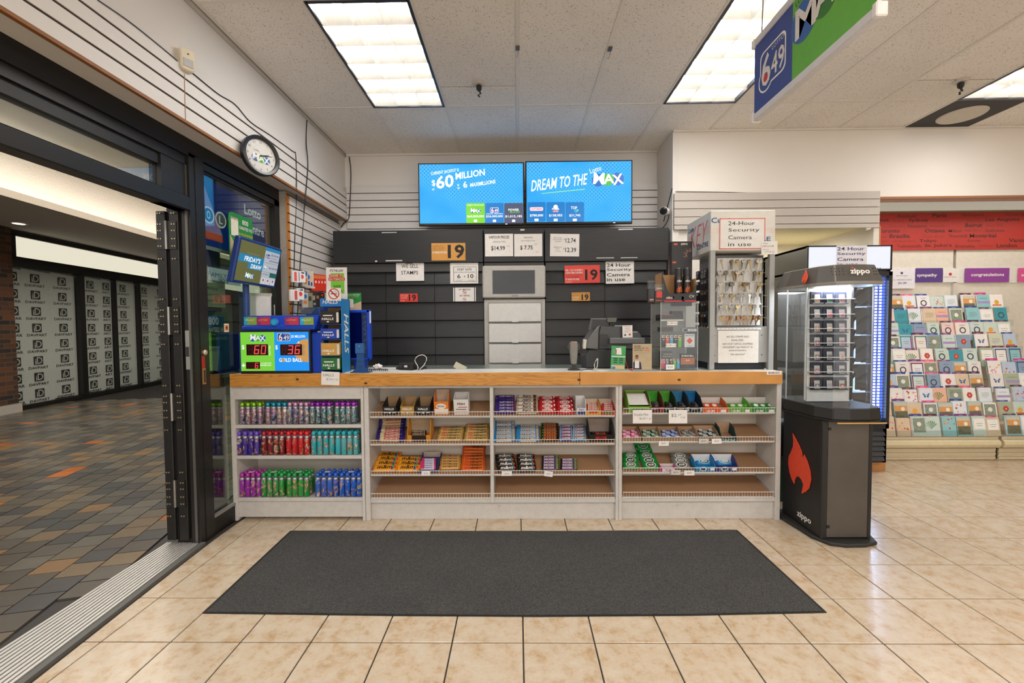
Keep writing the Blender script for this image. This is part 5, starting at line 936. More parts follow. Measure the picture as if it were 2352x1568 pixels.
MB().prism(P((1354, 758), (1395, 750), (1397, 731), (1359, 731)), .02, .05, TG2).prism(P((1357, 756), (1398, 748), (1396, 732), (1361, 732)), .012, .021, TG3).build('screen', tl, bevel=.003); MB().box(q(1402, 0)[0], q(1408, 0)[0], .03, .05, q(0, 762)[1], q(0, 735)[1], TG3).prism(P((1394, 741), (1416, 741), (1418, 730), (1394, 730)), .0, .06, M('4a4a40', .3)).build('scanner_head', tl, bevel=.004)
MB().prism(P((1340, 801), (1346, 801), (1348, 780), (1341, 779)), .0, .05, M('c8c4bc', .6)).build('receipt_paper', tl)
sign('price_tag', 'small white card with red line and two round stamps on the till', 'tag', 3.20, (1430, 747, 1453, 775), PAPER, [('WE ARE TIME', 1441, 750, 2, INK, 14), ('TOBACCO', 1441, 754, 2, INK, 12), ('WE ACCEPT', 1441, 758, 2, REDP, 16), ('PRODUCTS', 1441, 762, 2, INK, 12)], rot=-.02, extra=lambda lt, q, m, e: [lt.disc(*q(1436, 769), 2.4*m, M('3a5a4a', .5), e), lt.disc(*q(1446.5, 768), 2.6*m, M('b8502a', .5), e)])
# counter leaflets
r, *_ = sign('brochure', 'green lottery brochure leaning in front of the till', 'brochure', 3.02, (1402, 794, 1435, 848), M('3a9a5a', .5), [('wintario', 1418, 797, 3, INK, 12)], .003, .05, extra=lambda lt, q, m, e: [lt.rect(q(1404, 0)[0], q(1434, 0)[0], q(0, 847)[1], q(0, 838)[1], TAN, e+.0003), lt.prism([q(1414, 814), q(1426, 814), q(1424, 797), q(1412, 799)], e, e+.0002, M('e0dcd4', .6)), lt.rect(q(1406, 0)[0], q(1414, 0)[0], q(0, 812)[1], q(0, 803)[1], M('7a8a7a', .6), e), lt.rect(q(1403, 0)[0], q(1435, 0)[0], q(0, 819.5)[1], q(0, 817.5)[1], PAPER, e)]+[lt.rect(q(a, 0)[0], q(a+9, 0)[0], q(0, b+2.5)[1], q(0, b)[1], M('1c4a3c', .6), e) for a in (1408, 1421) for b in (822, 826, 831)]+[lt.rect(q(1405, 0)[0], q(1413, 0)[0], q(0, 847)[1], q(0, 842)[1], M('2a7ac0', .5), e)])
def person_print(lt, q, m, e):
    SKN, NV = M('8a5a40', .6), M('232c48', .6)
    lt.disc(*q(1462.5, 821), 3.6*m, SKN, e); lt.disc(*q(1462.5, 818.5), 3.8*m, M('2a1a14', .6), e+.0001, 20, 3.6*m)
    lt.quad([(*[q(1454, 848)[0]], e+.0002, q(0, 848)[1]), (q(1474, 0)[0], e+.0002, q(0, 848)[1]), (q(1472, 0)[0], e+.0002, q(0, 832)[1]), (q(1466, 0)[0], e+.0002, q(0, 828)[1]), (q(1458, 0)[0], e+.0002, q(0, 828)[1]), (q(1454, 0)[0], e+.0002, q(0, 833)[1])], NV)
    lt.rect(q(1458, 0)[0], q(1468, 0)[0], q(0, 845)[1], q(0, 828)[1], M('d4d4d8', .6), e)
sign('brochure', 'tan REDEEM PRIZES brochure with a seated person printed on it', 'brochure', 3.0, (1453, 789.5, 1497, 848.5), M('b3a284', .6), [('REDEEM', 1463.5, 795, 3.2, INK, 14, dict(bold=.02)), ('PRIZES UP TO', 1473, 799.5, 3.2, INK, 33, dict(bold=.02)), ('$999.90', 1466, 804.5, 3.4, INK, 19, dict(bold=.02)), ('HERE', 1485.5, 804.5, 3.4, M('d8622a', .5), 13, b5), ('Tickets must be validated before redeeming', 1474, 810, 1.2, INK, 34)], .003, 0, extra=person_print)
# acrylic lighter case with its things
ACR = glass('acrylic', 'f6f8f8', .03); Ya = 3.03; o = ay(Ya, 1553, 848); ac = thing('acrylic_case', 'clear acrylic lighter case with shelves beside the key kiosk', 'case', (o.x, Ya, ZT+.001)); q = local(Ya, o.x, ZT)
a, b, zt = q(1517, 780)[0], q(1603, 780)[0], q(0, 694)[1]; D = .22; t = .004; al = a-.0
mb = MB(); mb.box(a, b, 0, t, 0, zt, ACR); mb.build('front_sheet', ac); MB().box(a, a+t, t, D, 0, zt, ACR).build('side_sheet', ac); MB().box(b-t, b, t, D, 0, zt, ACR).build('side_sheet', ac); MB().box(a, b, t, D, zt-t, zt, ACR).build('top_sheet', ac)
MB().box(a, b, D, D+.003, 0, zt, M('b9b7b2', .5)).build('back_sheet', ac); zs = []
for py in (848, 799, 762.5, 738): z = max(q(0, py)[1], 0); zs.append(z); MB().box(a+t, b-t, .02, D-.005, z, z+.003, ACR).build('shelf', ac)
EDG = M('c8cac8', .2, a=1)
for xx in (a, b-.003): MB().box(xx, xx+.003, -.001, .001, 0, zt, EDG).build('polished_edge', ac)
hg = MB(Matrix.Translation((a, D*.75, 0)))
for k in range(14): hg.ring(-.012, .03+k*.024, .007, .009, M('9a9894', .4), -.0, 10)
hg.build('spiral_hinge', ac)
def on_case(name, label, cat, px0, px1, zb, h, d, c, y0=.03, parts=(), rough=.35, group=None):
    x0, x1 = ay(Ya+y0, px0, 780).x, ay(Ya+y0, px1, 780).x; r = thing(name, label, cat, ((x0+x1)/2, Ya+y0, ZT+zb+.0042), 0, group); w = x1-x0
    return r, w
def lighter(label, px0, px1, zb, h, c, group):
    r, w = on_case('pocket_lighter', label, 'lighter', px0, px1, zb, h, 0, c, group=group)
    MB().prismz(rrect(-w/2, w/2, 0, .012, .004, 2), 0, h*.8, M(c, .3)).build('body', r); MB().box(-w*.42, w*.42, .001, .011, h*.8, h, M('b8b4ac', .25, .9)).build('metal_head', r); MB().box(-w*.2, w*.45, -.001, .005, h*.84, h*.95, M('a8281e', .4)).build('thumb_lever', r); MB().rect(-w*.25, w*.25, h*.62, h*.68, PAPER, -.0006).build('lettering', r)
for k, (px, c, w) in enumerate(((1506+14, '2a2a2c', 'black'), (1529, 'e0501e', 'orange'), (1538.5, '2fa6d8', 'sky blue'), (1548, '1e1e1e', 'black'), (1557.5, '6cb82a', 'lime green'))): lighter(f'{w} pocket lighter, {ORD[k]} from the left on the middle shelf of the acrylic case', px, px+8.2, zs[1], .082, c, 'lighters on the middle shelf')
for k, (px, c, w) in enumerate(((1517, 'd8602a', 'orange'), (1522.5, 'd04a8a', 'pink'), (1530, '8a8a88', 'grey'), (1539, '1f3a2a', 'dark green'), (1546.5, '6cb82a', 'lime green'), (1555, '2fa6d8', 'sky blue'))): lighter(f'{w} pocket lighter, {ORD[k]} from the left on the bottom shelf of the acrylic case', px, px+7, zs[0], .066, c, 'lighters on the bottom shelf')
def small_box(name, label, cat, px0, px1, zb, h, d, c, prints=(), y0=.03):
    r, w = on_case(name, label, cat, px0, px1, zb, h, d, c, y0); MB().box(-w/2, w/2, 0, d, 0, h, M(c, .45)).build('box', r); lt = MB()
    for s, fx, fz, fh, fw, cc, kw in prints:
        if s == '#': lt.rect((fx-fw/2)*w, (fx+fw/2)*w, h*(fz-fh/2), h*(fz+fh/2), M(cc, .5), -.0006)
        elif s == 'o': lt.disc(fx*w, h*fz, h*fh/2, M(cc, .5), -.0009, 14, fw*w/2)
        elif s == 'd': lt.quad([(fx*w-fw*w/2, -.0009, h*fz), (fx*w, -.0009, h*(fz-fh/2)), (fx*w+fw*w/2, -.0009, h*fz), (fx*w, -.0009, h*(fz+fh/2))], M(cc, .5))
        else: lt.text(s, fx*w, h*fz, h*fh, M(cc, .5), w=fw*w, y=-.0012, **kw)
    if lt.v: lt.build('lettering', r)
    return r
small_box('playing_cards', 'white boxed pack of playing cards with a red emblem in the acrylic case', 'cards', 1572.5, 1595.5, zs[1], .092, .02, 'e4e2e0', [('BICYCLE', 0, .88, .09, .8, '3a3a7a', b5), ('d', 0, .48, .5, .6, 'e0482e', {}), ('CARDS', 0, .1, .07, .6, '3a3a7a', {})])
small_box('battery_pack', 'copper and black battery pack on the bottom shelf of the case', 'batteries', 1563.5, 1596, zs[0], .102, .02, '1c1a1a', [('DURACELL', 0, .86, .12, .86, W_, b5), ('#', 0, .5, .46, .98, 'b8642e', {}), ('AA', 0, .55, .12, .3, W_, {}), ('#', -.3, .16, .22, .2, '2f2a28', {}), ('#', 0, .16, .22, .2, '3a3432', {}), ('#', .3, .16, .22, .2, '2f2a28', {})])
small_box('cigar_box', 'dark box with grey print behind the bottom lighters in the case', 'box', 1517, 1545, zs[0], .118, .03, '57544f', [('COLTS', .1, .82, .1, .7, 'c8c4bc', b5), ('#', .1, .68, .05, .8, 'a8a49c', {})], .07)
small_box('rolling_paper_box', 'dark flat box with a white base strip on the top shelf of the case', 'box', 1516, 1569, zs[3], .045, .10, '34302f', [('#', 0, .12, .24, 1, 'd8d0c8', {}), ('#', -.2, .95, .1, .5, 'c8502a', {})])
small_box('pipe_box', 'small black carton behind the dark flat box in the case', 'box', 1543, 1568, zs[3]+.04, .03, .05, '262424', (), .06)
small_box('wallet_box', 'brown flat box on the second shelf of the acrylic case', 'box', 1516, 1546, zs[2], .03, .06, '4a3a34', ())
small_box('lens_cloth_box', 'white and navy flat packet on the second shelf of the acrylic case', 'box', 1568, 1600, zs[2], .018, .04, 'd4d4d8', [('#', -.3, .5, .8, .3, '1c2a4a', {}), ('BIC EZ', .15, .5, .5, .3, '3a3a44', {})], .024)
for lb, px0, py0, px1, py1, t in (('handwritten price tag on the top shelf of the acrylic case', 1532, 738, 1556, 746.5, '$ 1.99 + tx'), ('handwritten price tag on the middle lighter shelf', 1529.5, 788.5, 1553, 797, '$ 2.49 + tx'), ('white price tag below the bottom lighters of the case', 1529.5, 837, 1549, 848.5, '$1.59')):
    sign('price_tag', lb, 'tag', Ya-.004, (px0, py0, px1, py1), PAPER, [(t, (px0+px1)/2, (py0+py1)/2, 4, INK if 'hand' in lb else GR)], .001)
# on top of the case
def topthing(name, label, cat, px0, px1, y=Ya+.02):
    x0, x1 = ay(y, px0, 690).x, ay(y, px1, 690).x; return thing(name, label, cat, ((x0+x1)/2, y, ZT+zt+.002)), x1-x0
r, w = topthing('fuel_carton', 'black and kraft open carton of lighter fuel cans on the acrylic case', 'carton', 1520, 1599); KR = M('a98258', .7); BK = M('1d1c1c', .45); HB_ = .205; zf = .06
MB().box(-w/2, w/2, 0, .15, 0, .003, BK).prism([(-w/2, .003), (w/2, .003), (w/2, HB_*.62), (w*.40, .07), (w*.2, zf), (-w*.28, zf), (-w*.36, .10), (-w*.48, HB_*.93), (-w/2, HB_)], 0, .003, BK).build('front', r)
MB().box(-w/2, -w/2+.003, .003, .15, .003, HB_, KR).box(w/2-.003, w/2, .003, .15, .003, HB_*.8, KR).box(-w/2, w/2, .147, .15, .003, HB_, KR).build('kraft_walls', r)
lt = MB().rect(-w/2, w/2, .003, .012, M('c8242a', .4), -.0008).text('nibo', -w*.28, .032, .016, PAPER, w=.042, y=-.001, bold=.04).rect(-w*.42, -w*.2, .018, .020, M('c8242a', .4), -.001).text('CV', w*.37, .04, .018, PAPER, w=.034, y=-.001)
for k in range(9): lt.disc(-.01+random.uniform(-.03, .05), .028+random.uniform(-.014, .014), random.uniform(.005, .012), M('323232', .5), -.0008, 10)
lt.build('lettering', r)
for k, (a_, b_) in enumerate(((1552.5, 1570.5), (1572, 1590))):
    y = Ya+.05; x0, x1 = ay(y, a_, 640).x, ay(y, b_, 640).x; c = thing('fuel_can', f'black fuel can with printed flames, {("left", "right")[k]} one in the carton', 'can', ((x0+x1)/2, y+.03, ZT+zt+.008), 0, 'fuel cans in the carton'); rr = (x1-x0)/2
    MB().lathe([(rr*.95, 0), (rr, .006), (rr, .17), (rr*.9, .182)], M('191819', .3), n=18).build('body', c, smooth=True); MB().lathe([(rr*.86, .182), (rr*.86, .232), (rr*.7, .236)], M('262628', .4), n=18).build('cap', c, smooth=True)
    lt = MB(); cyl = lambda X, Z: (rr*1.004*sin(X/rr), -rr*1.004*cos(X/rr), Z)
    for dx, hh in ((-.014, .03), (-.006, .045), (.002, .035), (.010, .05), (.016, .03)): lt.quad([cyl(dx-.007, .065), cyl(dx+.007, .065), cyl(dx+.006, .065+hh*.5), cyl(dx+.001, .065+hh), cyl(dx-.006, .065+hh*.55)], M('e0641e', .4))
    vs, fs, tw, th_ = text_mesh('nibo', .03); lt.add([cyl(u/tw*.034, .145+v/th_*.017) for u, v in vs], fs, PAPER); lt.quad([cyl(-.018, .131), cyl(.006, .131), cyl(.012, .134), cyl(-.018, .134)], M('c8242a', .4)); lt.build('lettering', c)
for lb, a_, b_, h in (('tall black fuel blister with a clear top at the left of the acrylic case', 1489, 1504, .15), ('short lighter blister with a red panel on the acrylic case', 1503, 1525, .125)):
    r, w = topthing('lighter_blister', lb, 'blister', a_, b_, Ya+.005); MB().box(-w/2, w/2, 0, .03, 0, h*.62, M('161616', .4)).build('card', r); MB().box(-w/2, w/2, 0, .03, h*.62, h, ACR).build('clear_top', r)
    MB().rect(-w*.3, w*.3, h*.25, h*.6, M('c8322a' if 'red' in lb else '2a2a2a', .4), -.0008).text('ZIPPO', 0, h*.75 if 'red' in lb else h*.12, .010, PAPER, w=w*.6, y=-.001, bold=.03).text('zippo', 0, h*.09, .012, M('d8501e', .4), w=w*.7, y=-.0011, bold=.03).build('lettering', r)
small = thing('lighter_card', 'tall black lighter card behind the fuel carton', 'card', (ay(3.24, 1571, 606).x, 3.24, ay(3.24, 1571, 606).z)); w = .12
MB().box(-.03-w/2, w/2, 0, .05, -.308, .165, M('171616', .4)).build('card', small); lt = MB().text('ZIPPO', 0, .145, .014, PAPER, w=.05, y=-.001, bold=.04)
for k in range(9): a_ = radians(60+k*20); lt.quad([(.04+.02*cos(a_), -.001, .07+.02*sin(a_)), (.04+.02*cos(a_+.12), -.001, .07+.02*sin(a_+.12)), (.04+.055*cos(a_+.06), -.001, .07+.055*sin(a_+.06))], M('e0d8d0' if k % 2 else 'd84a2a', .4))
for x, z in ((-.06, .145), (-.07, .012)): lt.rect(x-.015, x+.012, z-.006, z+.006, M('e0541e', .4), -.001)
lt.build('lettering', small)
# ---------------------------------------------------------------- key kiosk on the right end of the counter
Y0, KX0, KX1, KD = 3.05, 1.338, 1.782, .42
ki = thing('key_kiosk', 'white and grey key cutting kiosk on the right end of the counter', 'kiosk', (0, Y0, ZT+.001)); q = local(Y0, 1.56, ZT); q0_ = q; q = lambda a, b: (q0_(a, b)[0]+1.56, q0_(a, b)[1])
KWH, KGR, KGD = M('d5d3cd', .5), M('9b9c9a', .45, .2), M('6e6f6e', .5)
hz0, hz1 = q(1700, 575.5)[1], q(1700, 483)[1]
hd = MB().box(KX0, KX1, 0, KD, hz0, hz1, KWH).build('header_box', ki, bevel=.004)
KB, KR_ = M('1f6a9a', .5), M('d4686a', .5); lt = MB()
for t, px, py, h, w in (('Curtis', 1659, 506, 12, 50), ('CENTRE', 1730, 549, 10, 78)): x, z = q(px, py); lt.text(t, x, z, h*.00305, KB, w=w*.00305, y=-.001, bold=.05)
for k in range(5): lt.rect(KX0+.01, KX1-.01, hz0+.12+k*.008, hz0+.1215+k*.008, M('e0b8b0', .5), -.0006)
lt.build('lettering', hd)
lt = MB(Matrix.Translation((KX0-.001, KD/2, 0)) @ Matrix.Rotation(-pi/2, 4, 'Z')); h_ = (hz0+hz1)/2
lt.text('Curtis', -.13, h_+.075, .036, KB, w=.11, bold=.05).text('KEY', .01, h_+.01, .15, KR_, w=.28, bold=-.03, shear=.25).text('CENTRE', .08, h_-.08, .035, M('2a4a7a', .5), w=.19, bold=.05)
for k in range(5): lt.rect(-.2, -.08, h_-.02+k*.012, h_-.0185+k*.012, KR_, .0002); lt.rect(.06, .2, h_-.01+k*.012, h_-.0085+k*.012, KR_, .0002)
lt.build('lettering', hd)
for x in (KX0, KX1-.035): MB().box(x, x+.035, .0, .03, 0, hz0, KGR).build('post', ki, bevel=.002)
for x in (KX0+.10, KX1-.03): MB().box(x, x+.03, KD-.03, KD, 0, hz0, KGR).build('post', ki)
pz0, pz1 = q(1700, 750)[1], q(1700, 588)[1]; PX0, PX1 = ay(Y0+.1, 1641, 700).x, ay(Y0+.1, 1752, 700).x
MB().box(KX0, KX1, .02, KD, q(0, 833)[1], q(0, 752)[1], KGR).build('lower_cabinet', ki, bevel=.003); MB().box(KX0+.03, KX1-.03, .06, KD-.03, .0, q(0, 833)[1], M('2e3036', .6)).build('dark_base', ki)
MB().box(PX0, PX1, .1, .36, pz0, pz1+.02, KGD).box(PX0+.014, PX1-.014, .094, .1, pz0+.008, pz1, M('d8d8d6', .5)).build('peg_panel', ki)
MB().box(PX0-.01, PX1+.03, .09, .11, pz0-.012, pz0, KGD).build('panel_ledge', ki)
for px, py in ((1644, 771), (1644, 817), (1753, 770), (1753, 815)): x, z = q(px, py); MB().disc(x, z, .004, INK, .0195).build('bolt', ki)
sign('paper_notice', 'white 24-Hour Security Camera sheet with a red border on the key kiosk', 'sign', Y0-.003, (1652.5, 501, 1757, 571.5), M('dedddb', .6), [('24-Hour', 1703, 512.5, 9, INK, 61, dict(bold=.0)), ('Security', 1708.5, 529, 10, INK, 71), ('Camera', 1699.5, 545, 9, INK, 54), ('in use', 1698.5, 561, 8.5, INK, 53)], frame=(M('d8402c', .5), 1.6))
sign('price_tag', 'handwritten key price paper stuck on the right corner of the kiosk header', 'tag', Y0-.006, (1749, 554, 1786, 584), PAPER, [('Key', 1759, 559, 4, GR, 10), ('3.49 to 5.49', 1764, 565, 4, GR, 26), ('Fob key', 1759, 573, 3, GR, 14), ('2.99 & up', 1767, 578.5, 3.5, GR, 22)], rot=-.02)
sign('paper_notice', 'white stamps and post office notice on the lower kiosk panel', 'sign', Y0+.016, (1649, 759, 1742, 833), M('d9d6d0', .7), [('WE SELL STAMPS AND', 1694, 773, 4.4, GR, 52), ('ENVELOPES.', 1694, 781, 4.4, GR, 28), ('NEW POST OFFICE: SHOPPERS', 1694, 789.5, 4.4, GR, 70), ('DRUGMART 366 MAIN ST. N', 1694, 797, 4.4, GR, 68), ('(MAIN/VODDEN)', 1694, 805, 4.4, GR, 40), ('905-456-0167', 1694, 813.5, 4.2, GR, 33)])
sign('paper_strip', 'narrow white punched strip along the kiosk ledge above the notice', 'strip', Y0+.013, (1647, 752.5, 1748, 757), M('d2d0cc', .6), [], extra=lambda lt, q, m, e: [lt.disc(q(1656+k*9, 0)[0], q(0, 754.5)[1], .0025, INK, e, 6) for k in range(10)])
# keys on hooks
KC3 = [('94825f', 'brass'), ('8c8983', 'nickel'), ('98704f', 'copper'), ('a59a86', 'pale')]
def key_mesh(c, kind):
    m = M(c, .38, .65); mb = MB(); br = (.0135, .017, .012)[kind]; n = 10
    bow = [(br*cos(2*pi*k/n)*(1.15 if kind == 1 else 1), -.013+br*sin(2*pi*k/n)) for k in range(n)]; mb.prism(bow, -.001, .001, m)
    mb.prism([(-.0045, -.068), (.001, -.071), (.005, -.065), (.0034, -.060), (.005, -.054), (.0034, -.048), (.005, -.040), (.005, -.024), (-.005, -.024)], -.001, .001, m); mb.disc(0, -.006, .003, INK, -.0013, 8)
    me = bpy.data.meshes.new('key'); me.from_pydata(mb.v, [], mb.f)
    for x in mb.ms: me.materials.append(x)
    me.polygons.foreach_set('material_index', mb.mi); return me
KM = [[key_mesh(c, k) for k in range(3)] for c, _ in KC3]
rowsk = (596, 622, 648, 673.5, 699, 724.5); cols_ = (1654, 1667, 1680, 1693, 1706, 1719, 1732, 1745)
hk = MB()
for r, py in enumerate(rowsk):
    for c, px in enumerate(cols_):
        p = ay(Y0+.06, px+random.uniform(-2, 2), py); hz = p.z-ZT; hk.tube([(p.x, .094, hz), (p.x, .03, hz-.004), (p.x, .02, hz+.006)], .0012, M('c9c7c3', .3, .7), 4)
        if (r, c) in ((0, 1), (0, 6), (2, 3), (2, 6), (1, 5)): continue
        for dup in range(2 if random.random() < .7 else 1):
            ci = random.choices((0, 1, 2, 3), (4, 5, .6, 3) if r < 5 else (2, 1, 3, 1))[0]; kd = random.randrange(3)
            o = obj('key_blank', KM[ci][kd], None, (p.x, Y0+.05+dup*.014, p.z-.001), (0, random.uniform(-.25, .25)+(.3 if dup else 0), random.uniform(-.4, .4)))
            tag(o, f'{KC3[ci][1]} key blank on the {ORD[c]} hook of the {("top", "second", "third", "fourth", "fifth", "bottom")[r]} kiosk row{", behind another key" if dup else ""}', 'key', 'key blanks on the kiosk hooks')
for r in range(6): p = ay(Y0+.12, 1757, rowsk[r]+4); hk.tube([(PX1, .12, p.z-ZT), (PX1+.04, .12, p.z-ZT-.004), (PX1+.05, .12, p.z-ZT+.008)], .0014, M('c9c7c3', .3, .7), 4)
tag(hk.build('hook', ki), kind='stuff')
for r in range(6):
    for c in range(4):
        col = random.choice(('26262a', '1f2124', '33302e', '6a4a28' if r > 2 else '2a2a2e')); Yp_ = Y0+.14+c*.07; z = ay(Y0+.1, 1610, 612+r*26.5).z
        t = thing('key_fob_pack', f'dark blister pack on the kiosk left side, {ORD[r]} row down, {ORD[c]} from the front', 'pack', (PX0-.012-.01*(c % 2), Yp_, z-.07), -pi/2, 'blister packs on the left side of the kiosk')
        MB().box(-.026, .026, 0, .008, 0, .066, M(col, .35)).build('pack', t); MB().box(-.02, .02, -.006, 0, .004, .04, ACR).rect(-.014, .014, .044, .060, M(random.choice(('c8c4bc', 'a8a49c', 'b8763a')), .5), -.0006).build('blister', t)
# ---------------------------------------------------------------- lighter display tower
PB = [(1.83, 3.12), (1.815, 2.98), (1.845, 2.72), (1.895, 2.628), (1.98, 2.605), (2.10, 2.610), (2.19, 2.640), (2.225, 2.74), (2.225, 3.12)]
def sc(poly, d, cx=2.03, cy=2.88): return [(cx+(x-cx)*(1-d), cy+(y-cy)*(1-d)) for x, y in poly]
ZBK, ZGR = M('1a1918', .5), M('5c5650', .42, .35, noise=.14, ns=6); ZX, ZY = 2.03, 2.88
zd = thing('lighter_display', 'tall black lighter display tower with a red flame on its black pedestal', 'display', (0, 0, .001))
MB().prismz(PB, 0, .022, M('262524', .6)).build('base_plate', zd, bevel=.006)
pd = MB().box(1.868, 2.172, 2.685, 3.07, .022, .76, ZBK).build('pedestal', zd, bevel=.006)
MB().box(1.905, 2.160, 2.678, 2.686, .03, .755, ZGR).build('brushed_panel', pd, bevel=.002); MB().box(1.868, 1.905, 2.674, 2.69, .022, .76, ZBK).box(2.152, 2.176, 2.674, 2.69, .022, .76, ZBK).build('corner_post', pd, bevel=.004)
for z in (.09, .70): MB().box(1.906, 1.922, 2.674, 2.68, z, z+.016, BLACK).build('panel_clip', pd)
FLAME = [(-0.067, 0.14), (-0.07, 0.098), (-0.093, 0.052), (-0.115, 0.015), (-0.118, -0.035), (-0.102, -0.09), (-0.077, -0.131), (-0.051, -0.152), (-0.045, -0.121), (-0.029, -0.094), (-0.003, -0.085), (0.022, -0.096), (0.042, -0.121), (0.035, -0.152), (0.026, -0.188), (0.067, -0.16), (0.099, -0.125), (0.115, -0.062), (0.105, -0.01), (0.077, 0.042), (0.045, 0.077), (0.035, 0.052), (0.029, 0.056), (0.019, 0.092), (-0.01, 0.127), (-0.042, 0.158), (-0.077, 0.188)]
ff = Matrix.Translation((1.866, 2.88, .425)) @ Matrix.Rotation(-pi/2, 4, 'Z'); FLR = M('e0482a', .45)
MB(ff).prism(FLAME, -.004, 0, FLR).build('flame_emblem', pd)
MB(Matrix.Translation((1.866, 2.83, .085)) @ Matrix.Rotation(-pi/2, 4, 'Z')).text('zippo', 0, 0, .05, PAPER, w=.14, y=-.001, bold=.05).build('lettering', pd)
MB().prismz(sc(PB, -.01), .76, .775, ZBK).prismz(sc(PB, -.02), .775, .845, ZBK, top=sc(PB, .01)).build('tray', zd, bevel=.005)
MB().prism([(1.9, .757), (2.19, .757), (2.19, .764), (1.9, .764)], 2.594, 2.6, M('c89a54', .5)).build('edge_band', zd)
cs_ = sc(PB, .05); cz0, cz1 = .845, 1.59
MB().add([(x, y, z) for z in (cz0, cz1) for x, y in cs_], [(i, (i+1) % 9, (i+1) % 9+9, i+9) for i in range(9)], glass('display_acrylic', 'eef2f4', .06)).build('clear_case', zd)
for x, y in (cs_[1], cs_[7]): MB().tube([(x, y, cz0), (x, y, cz1)], .004, M('d0d2d4', .2, a=.5), 6).build('case_seam', zd)
MB().prismz(sc(PB, .0), 1.585, 1.605, M('8a8680', .4)).prismz(sc(PB, .0), 1.605, 1.71, M('55524e', .4), top=sc(PB, .16)).build('cap', zd, bevel=.004)
CF = Matrix.Translation((1.985, 2.617, 1.659)) @ Matrix.Rotation(-.28, 4, 'X')
lt = MB(CF).text('zippo', .035, -.005, .042, M('f4f2ee', .4), w=.115, y=-.012, bold=.06).disc(-.005, .022, .006, M('d8302a', .4), -.0125)
for k in range(12): lt.disc(-.13+(k % 4)*.022, -.02+(k//4)*.018, .004, BLACK, -.011, 8); lt.disc(.115+(k % 4)*.014, -.02+(k//4)*.018, .004, BLACK, -.011, 8)
lt.build('lettering', zd)
MB(Matrix.Translation((1.848, 2.80, 1.647)) @ Matrix.Rotation(-pi/2-.12, 4, 'Z') @ Matrix.Rotation(-.25, 4, 'X')).prism([(x*.24, z*.24) for x, z in FLAME], -.022, -.016, FLR).build('flame_badge', zd)
# rotating lighter panel inside
YL = 2.84; q = lambda px, py: (ay(YL, px, py).x, ay(YL, px, py).z)
a, b = q(1853, 884), q(1957, 662); PANM = M('dcdcda', .5)
MB().box(a[0], b[0], YL, YL+.02, .85, b[1], PANM).build('lighter_panel', zd); MB().add([(b[0], YL, .85), (b[0]+.045, YL+.12, .85), (b[0]+.045, YL+.12, b[1]), (b[0], YL, b[1])], [(0, 1, 2, 3)], PANM).build('lighter_panel', zd)
MB().tube([(a[0]-.012, YL, .86), (a[0]-.012, YL, 1.59)], .006, M('d4d6d6', .3, .3)).tube([(b[0]+.003, YL-.004, .86), (b[0]+.003, YL-.004, 1.59)], .008, M('26262a', .4)).build('panel_rod', zd)
NVB = M('22263a', .4); LCOL = [('d8a070', 'amber'), ('4a7a5a', 'green'), ('b04a4a', 'red'), ('a8a49c', 'silver'), ('b86a74', 'rose'), ('b4687a', 'pink'), ('a87a60', 'bronze'), ('c8b0a0', 'cream'), ('b0788a', 'mauve'), ('8a4a54', 'wine'), ('8a8a92', 'steel'), ('a84a5a', 'crimson'), ('8a6a78', 'plum'), ('70707a', 'grey'), ('d89a7a', 'peach'), ('a87a8a', 'lilac'), ('c0c0c0', 'chrome'), ('3a3a44', 'black'), ('6a6a72', 'pewter'), ('a0a0a8', 'brushed'), ('8a3a54', 'ruby')]
rt = (670, 704, 736, 768, 800, 832, 866); n = 0
for r in range(7):
    MB().box(a[0], b[0], YL-.03, YL, q(0, rt[r]+31)[1]-.004, q(0, rt[r]+31)[1], M('dcdcda', .4)).build('panel_ledge', zd)
    for c, (x0, x1) in enumerate(((1859, 1885.5), (1887.5, 1914), (1916, 1942.5))):
        u, v = q(x0, rt[r]+28.5), q(x1, rt[r]); w, h = v[0]-u[0], v[1]-u[1]
        tr = MB().prism([(u[0], u[1]), (v[0], u[1]), (v[0], v[1]), (u[0], v[1])], YL-.012, YL, NVB).box(u[0], v[0], YL-.03, YL-.012, u[1], u[1]+.006, NVB); tr.build('tray_cell', zd, bevel=.002)
        cc, nm = LCOL[n]; n += 1; lw, lh = .036, .052
        L_ = thing('metal_lighter', f'{nm} metal lighter, {ORD[r]} row from the top, {("left", "middle", "right")[c]} column of the lighter display', 'lighter', ((u[0]+v[0])/2, YL-.020, u[1]+.010), 0, 'lighters in the display tower', -.12)
        MB().prismz(rrect(-lw/2, lw/2, -.004, .006, .003, 2), 0, lh*.6, M('b8b6b2', .28, .7)).build('body', L_); MB().prismz(rrect(-lw/2, lw/2, -.004, .006, .003, 2), lh*.615, lh, M('b8b6b2', .28, .7)).build('lid', L_)
        lt = MB().rect(-lw*.42, lw*.42, .003, lh*.58, M(cc, .4), -.0045)
        if n % 3 == 0: lt.disc(0, lh*.3, lw*.22, M(LCOL[(n*5) % 21][0], .4), -.005, 12)
        elif n % 3 == 1: lt.quad([(0, -.005, lh*.1), (lw*.25, -.005, lh*.3), (0, -.005, lh*.52), (-lw*.25, -.005, lh*.3)], M(LCOL[(n*7) % 21][0], .4))
        lt.build('emblem', L_)
for r in range(7):
    z = q(0, rt[r]+14)[1]; MB(Matrix.Translation((b[0]+.02, YL+.05, z)) @ Matrix.Rotation(radians(70), 4, 'Z')).prism([(-.05, .035), (.05, -.035), (.05, -.05), (-.05, .02)], -.028, 0, NVB).build('side_tray', zd)
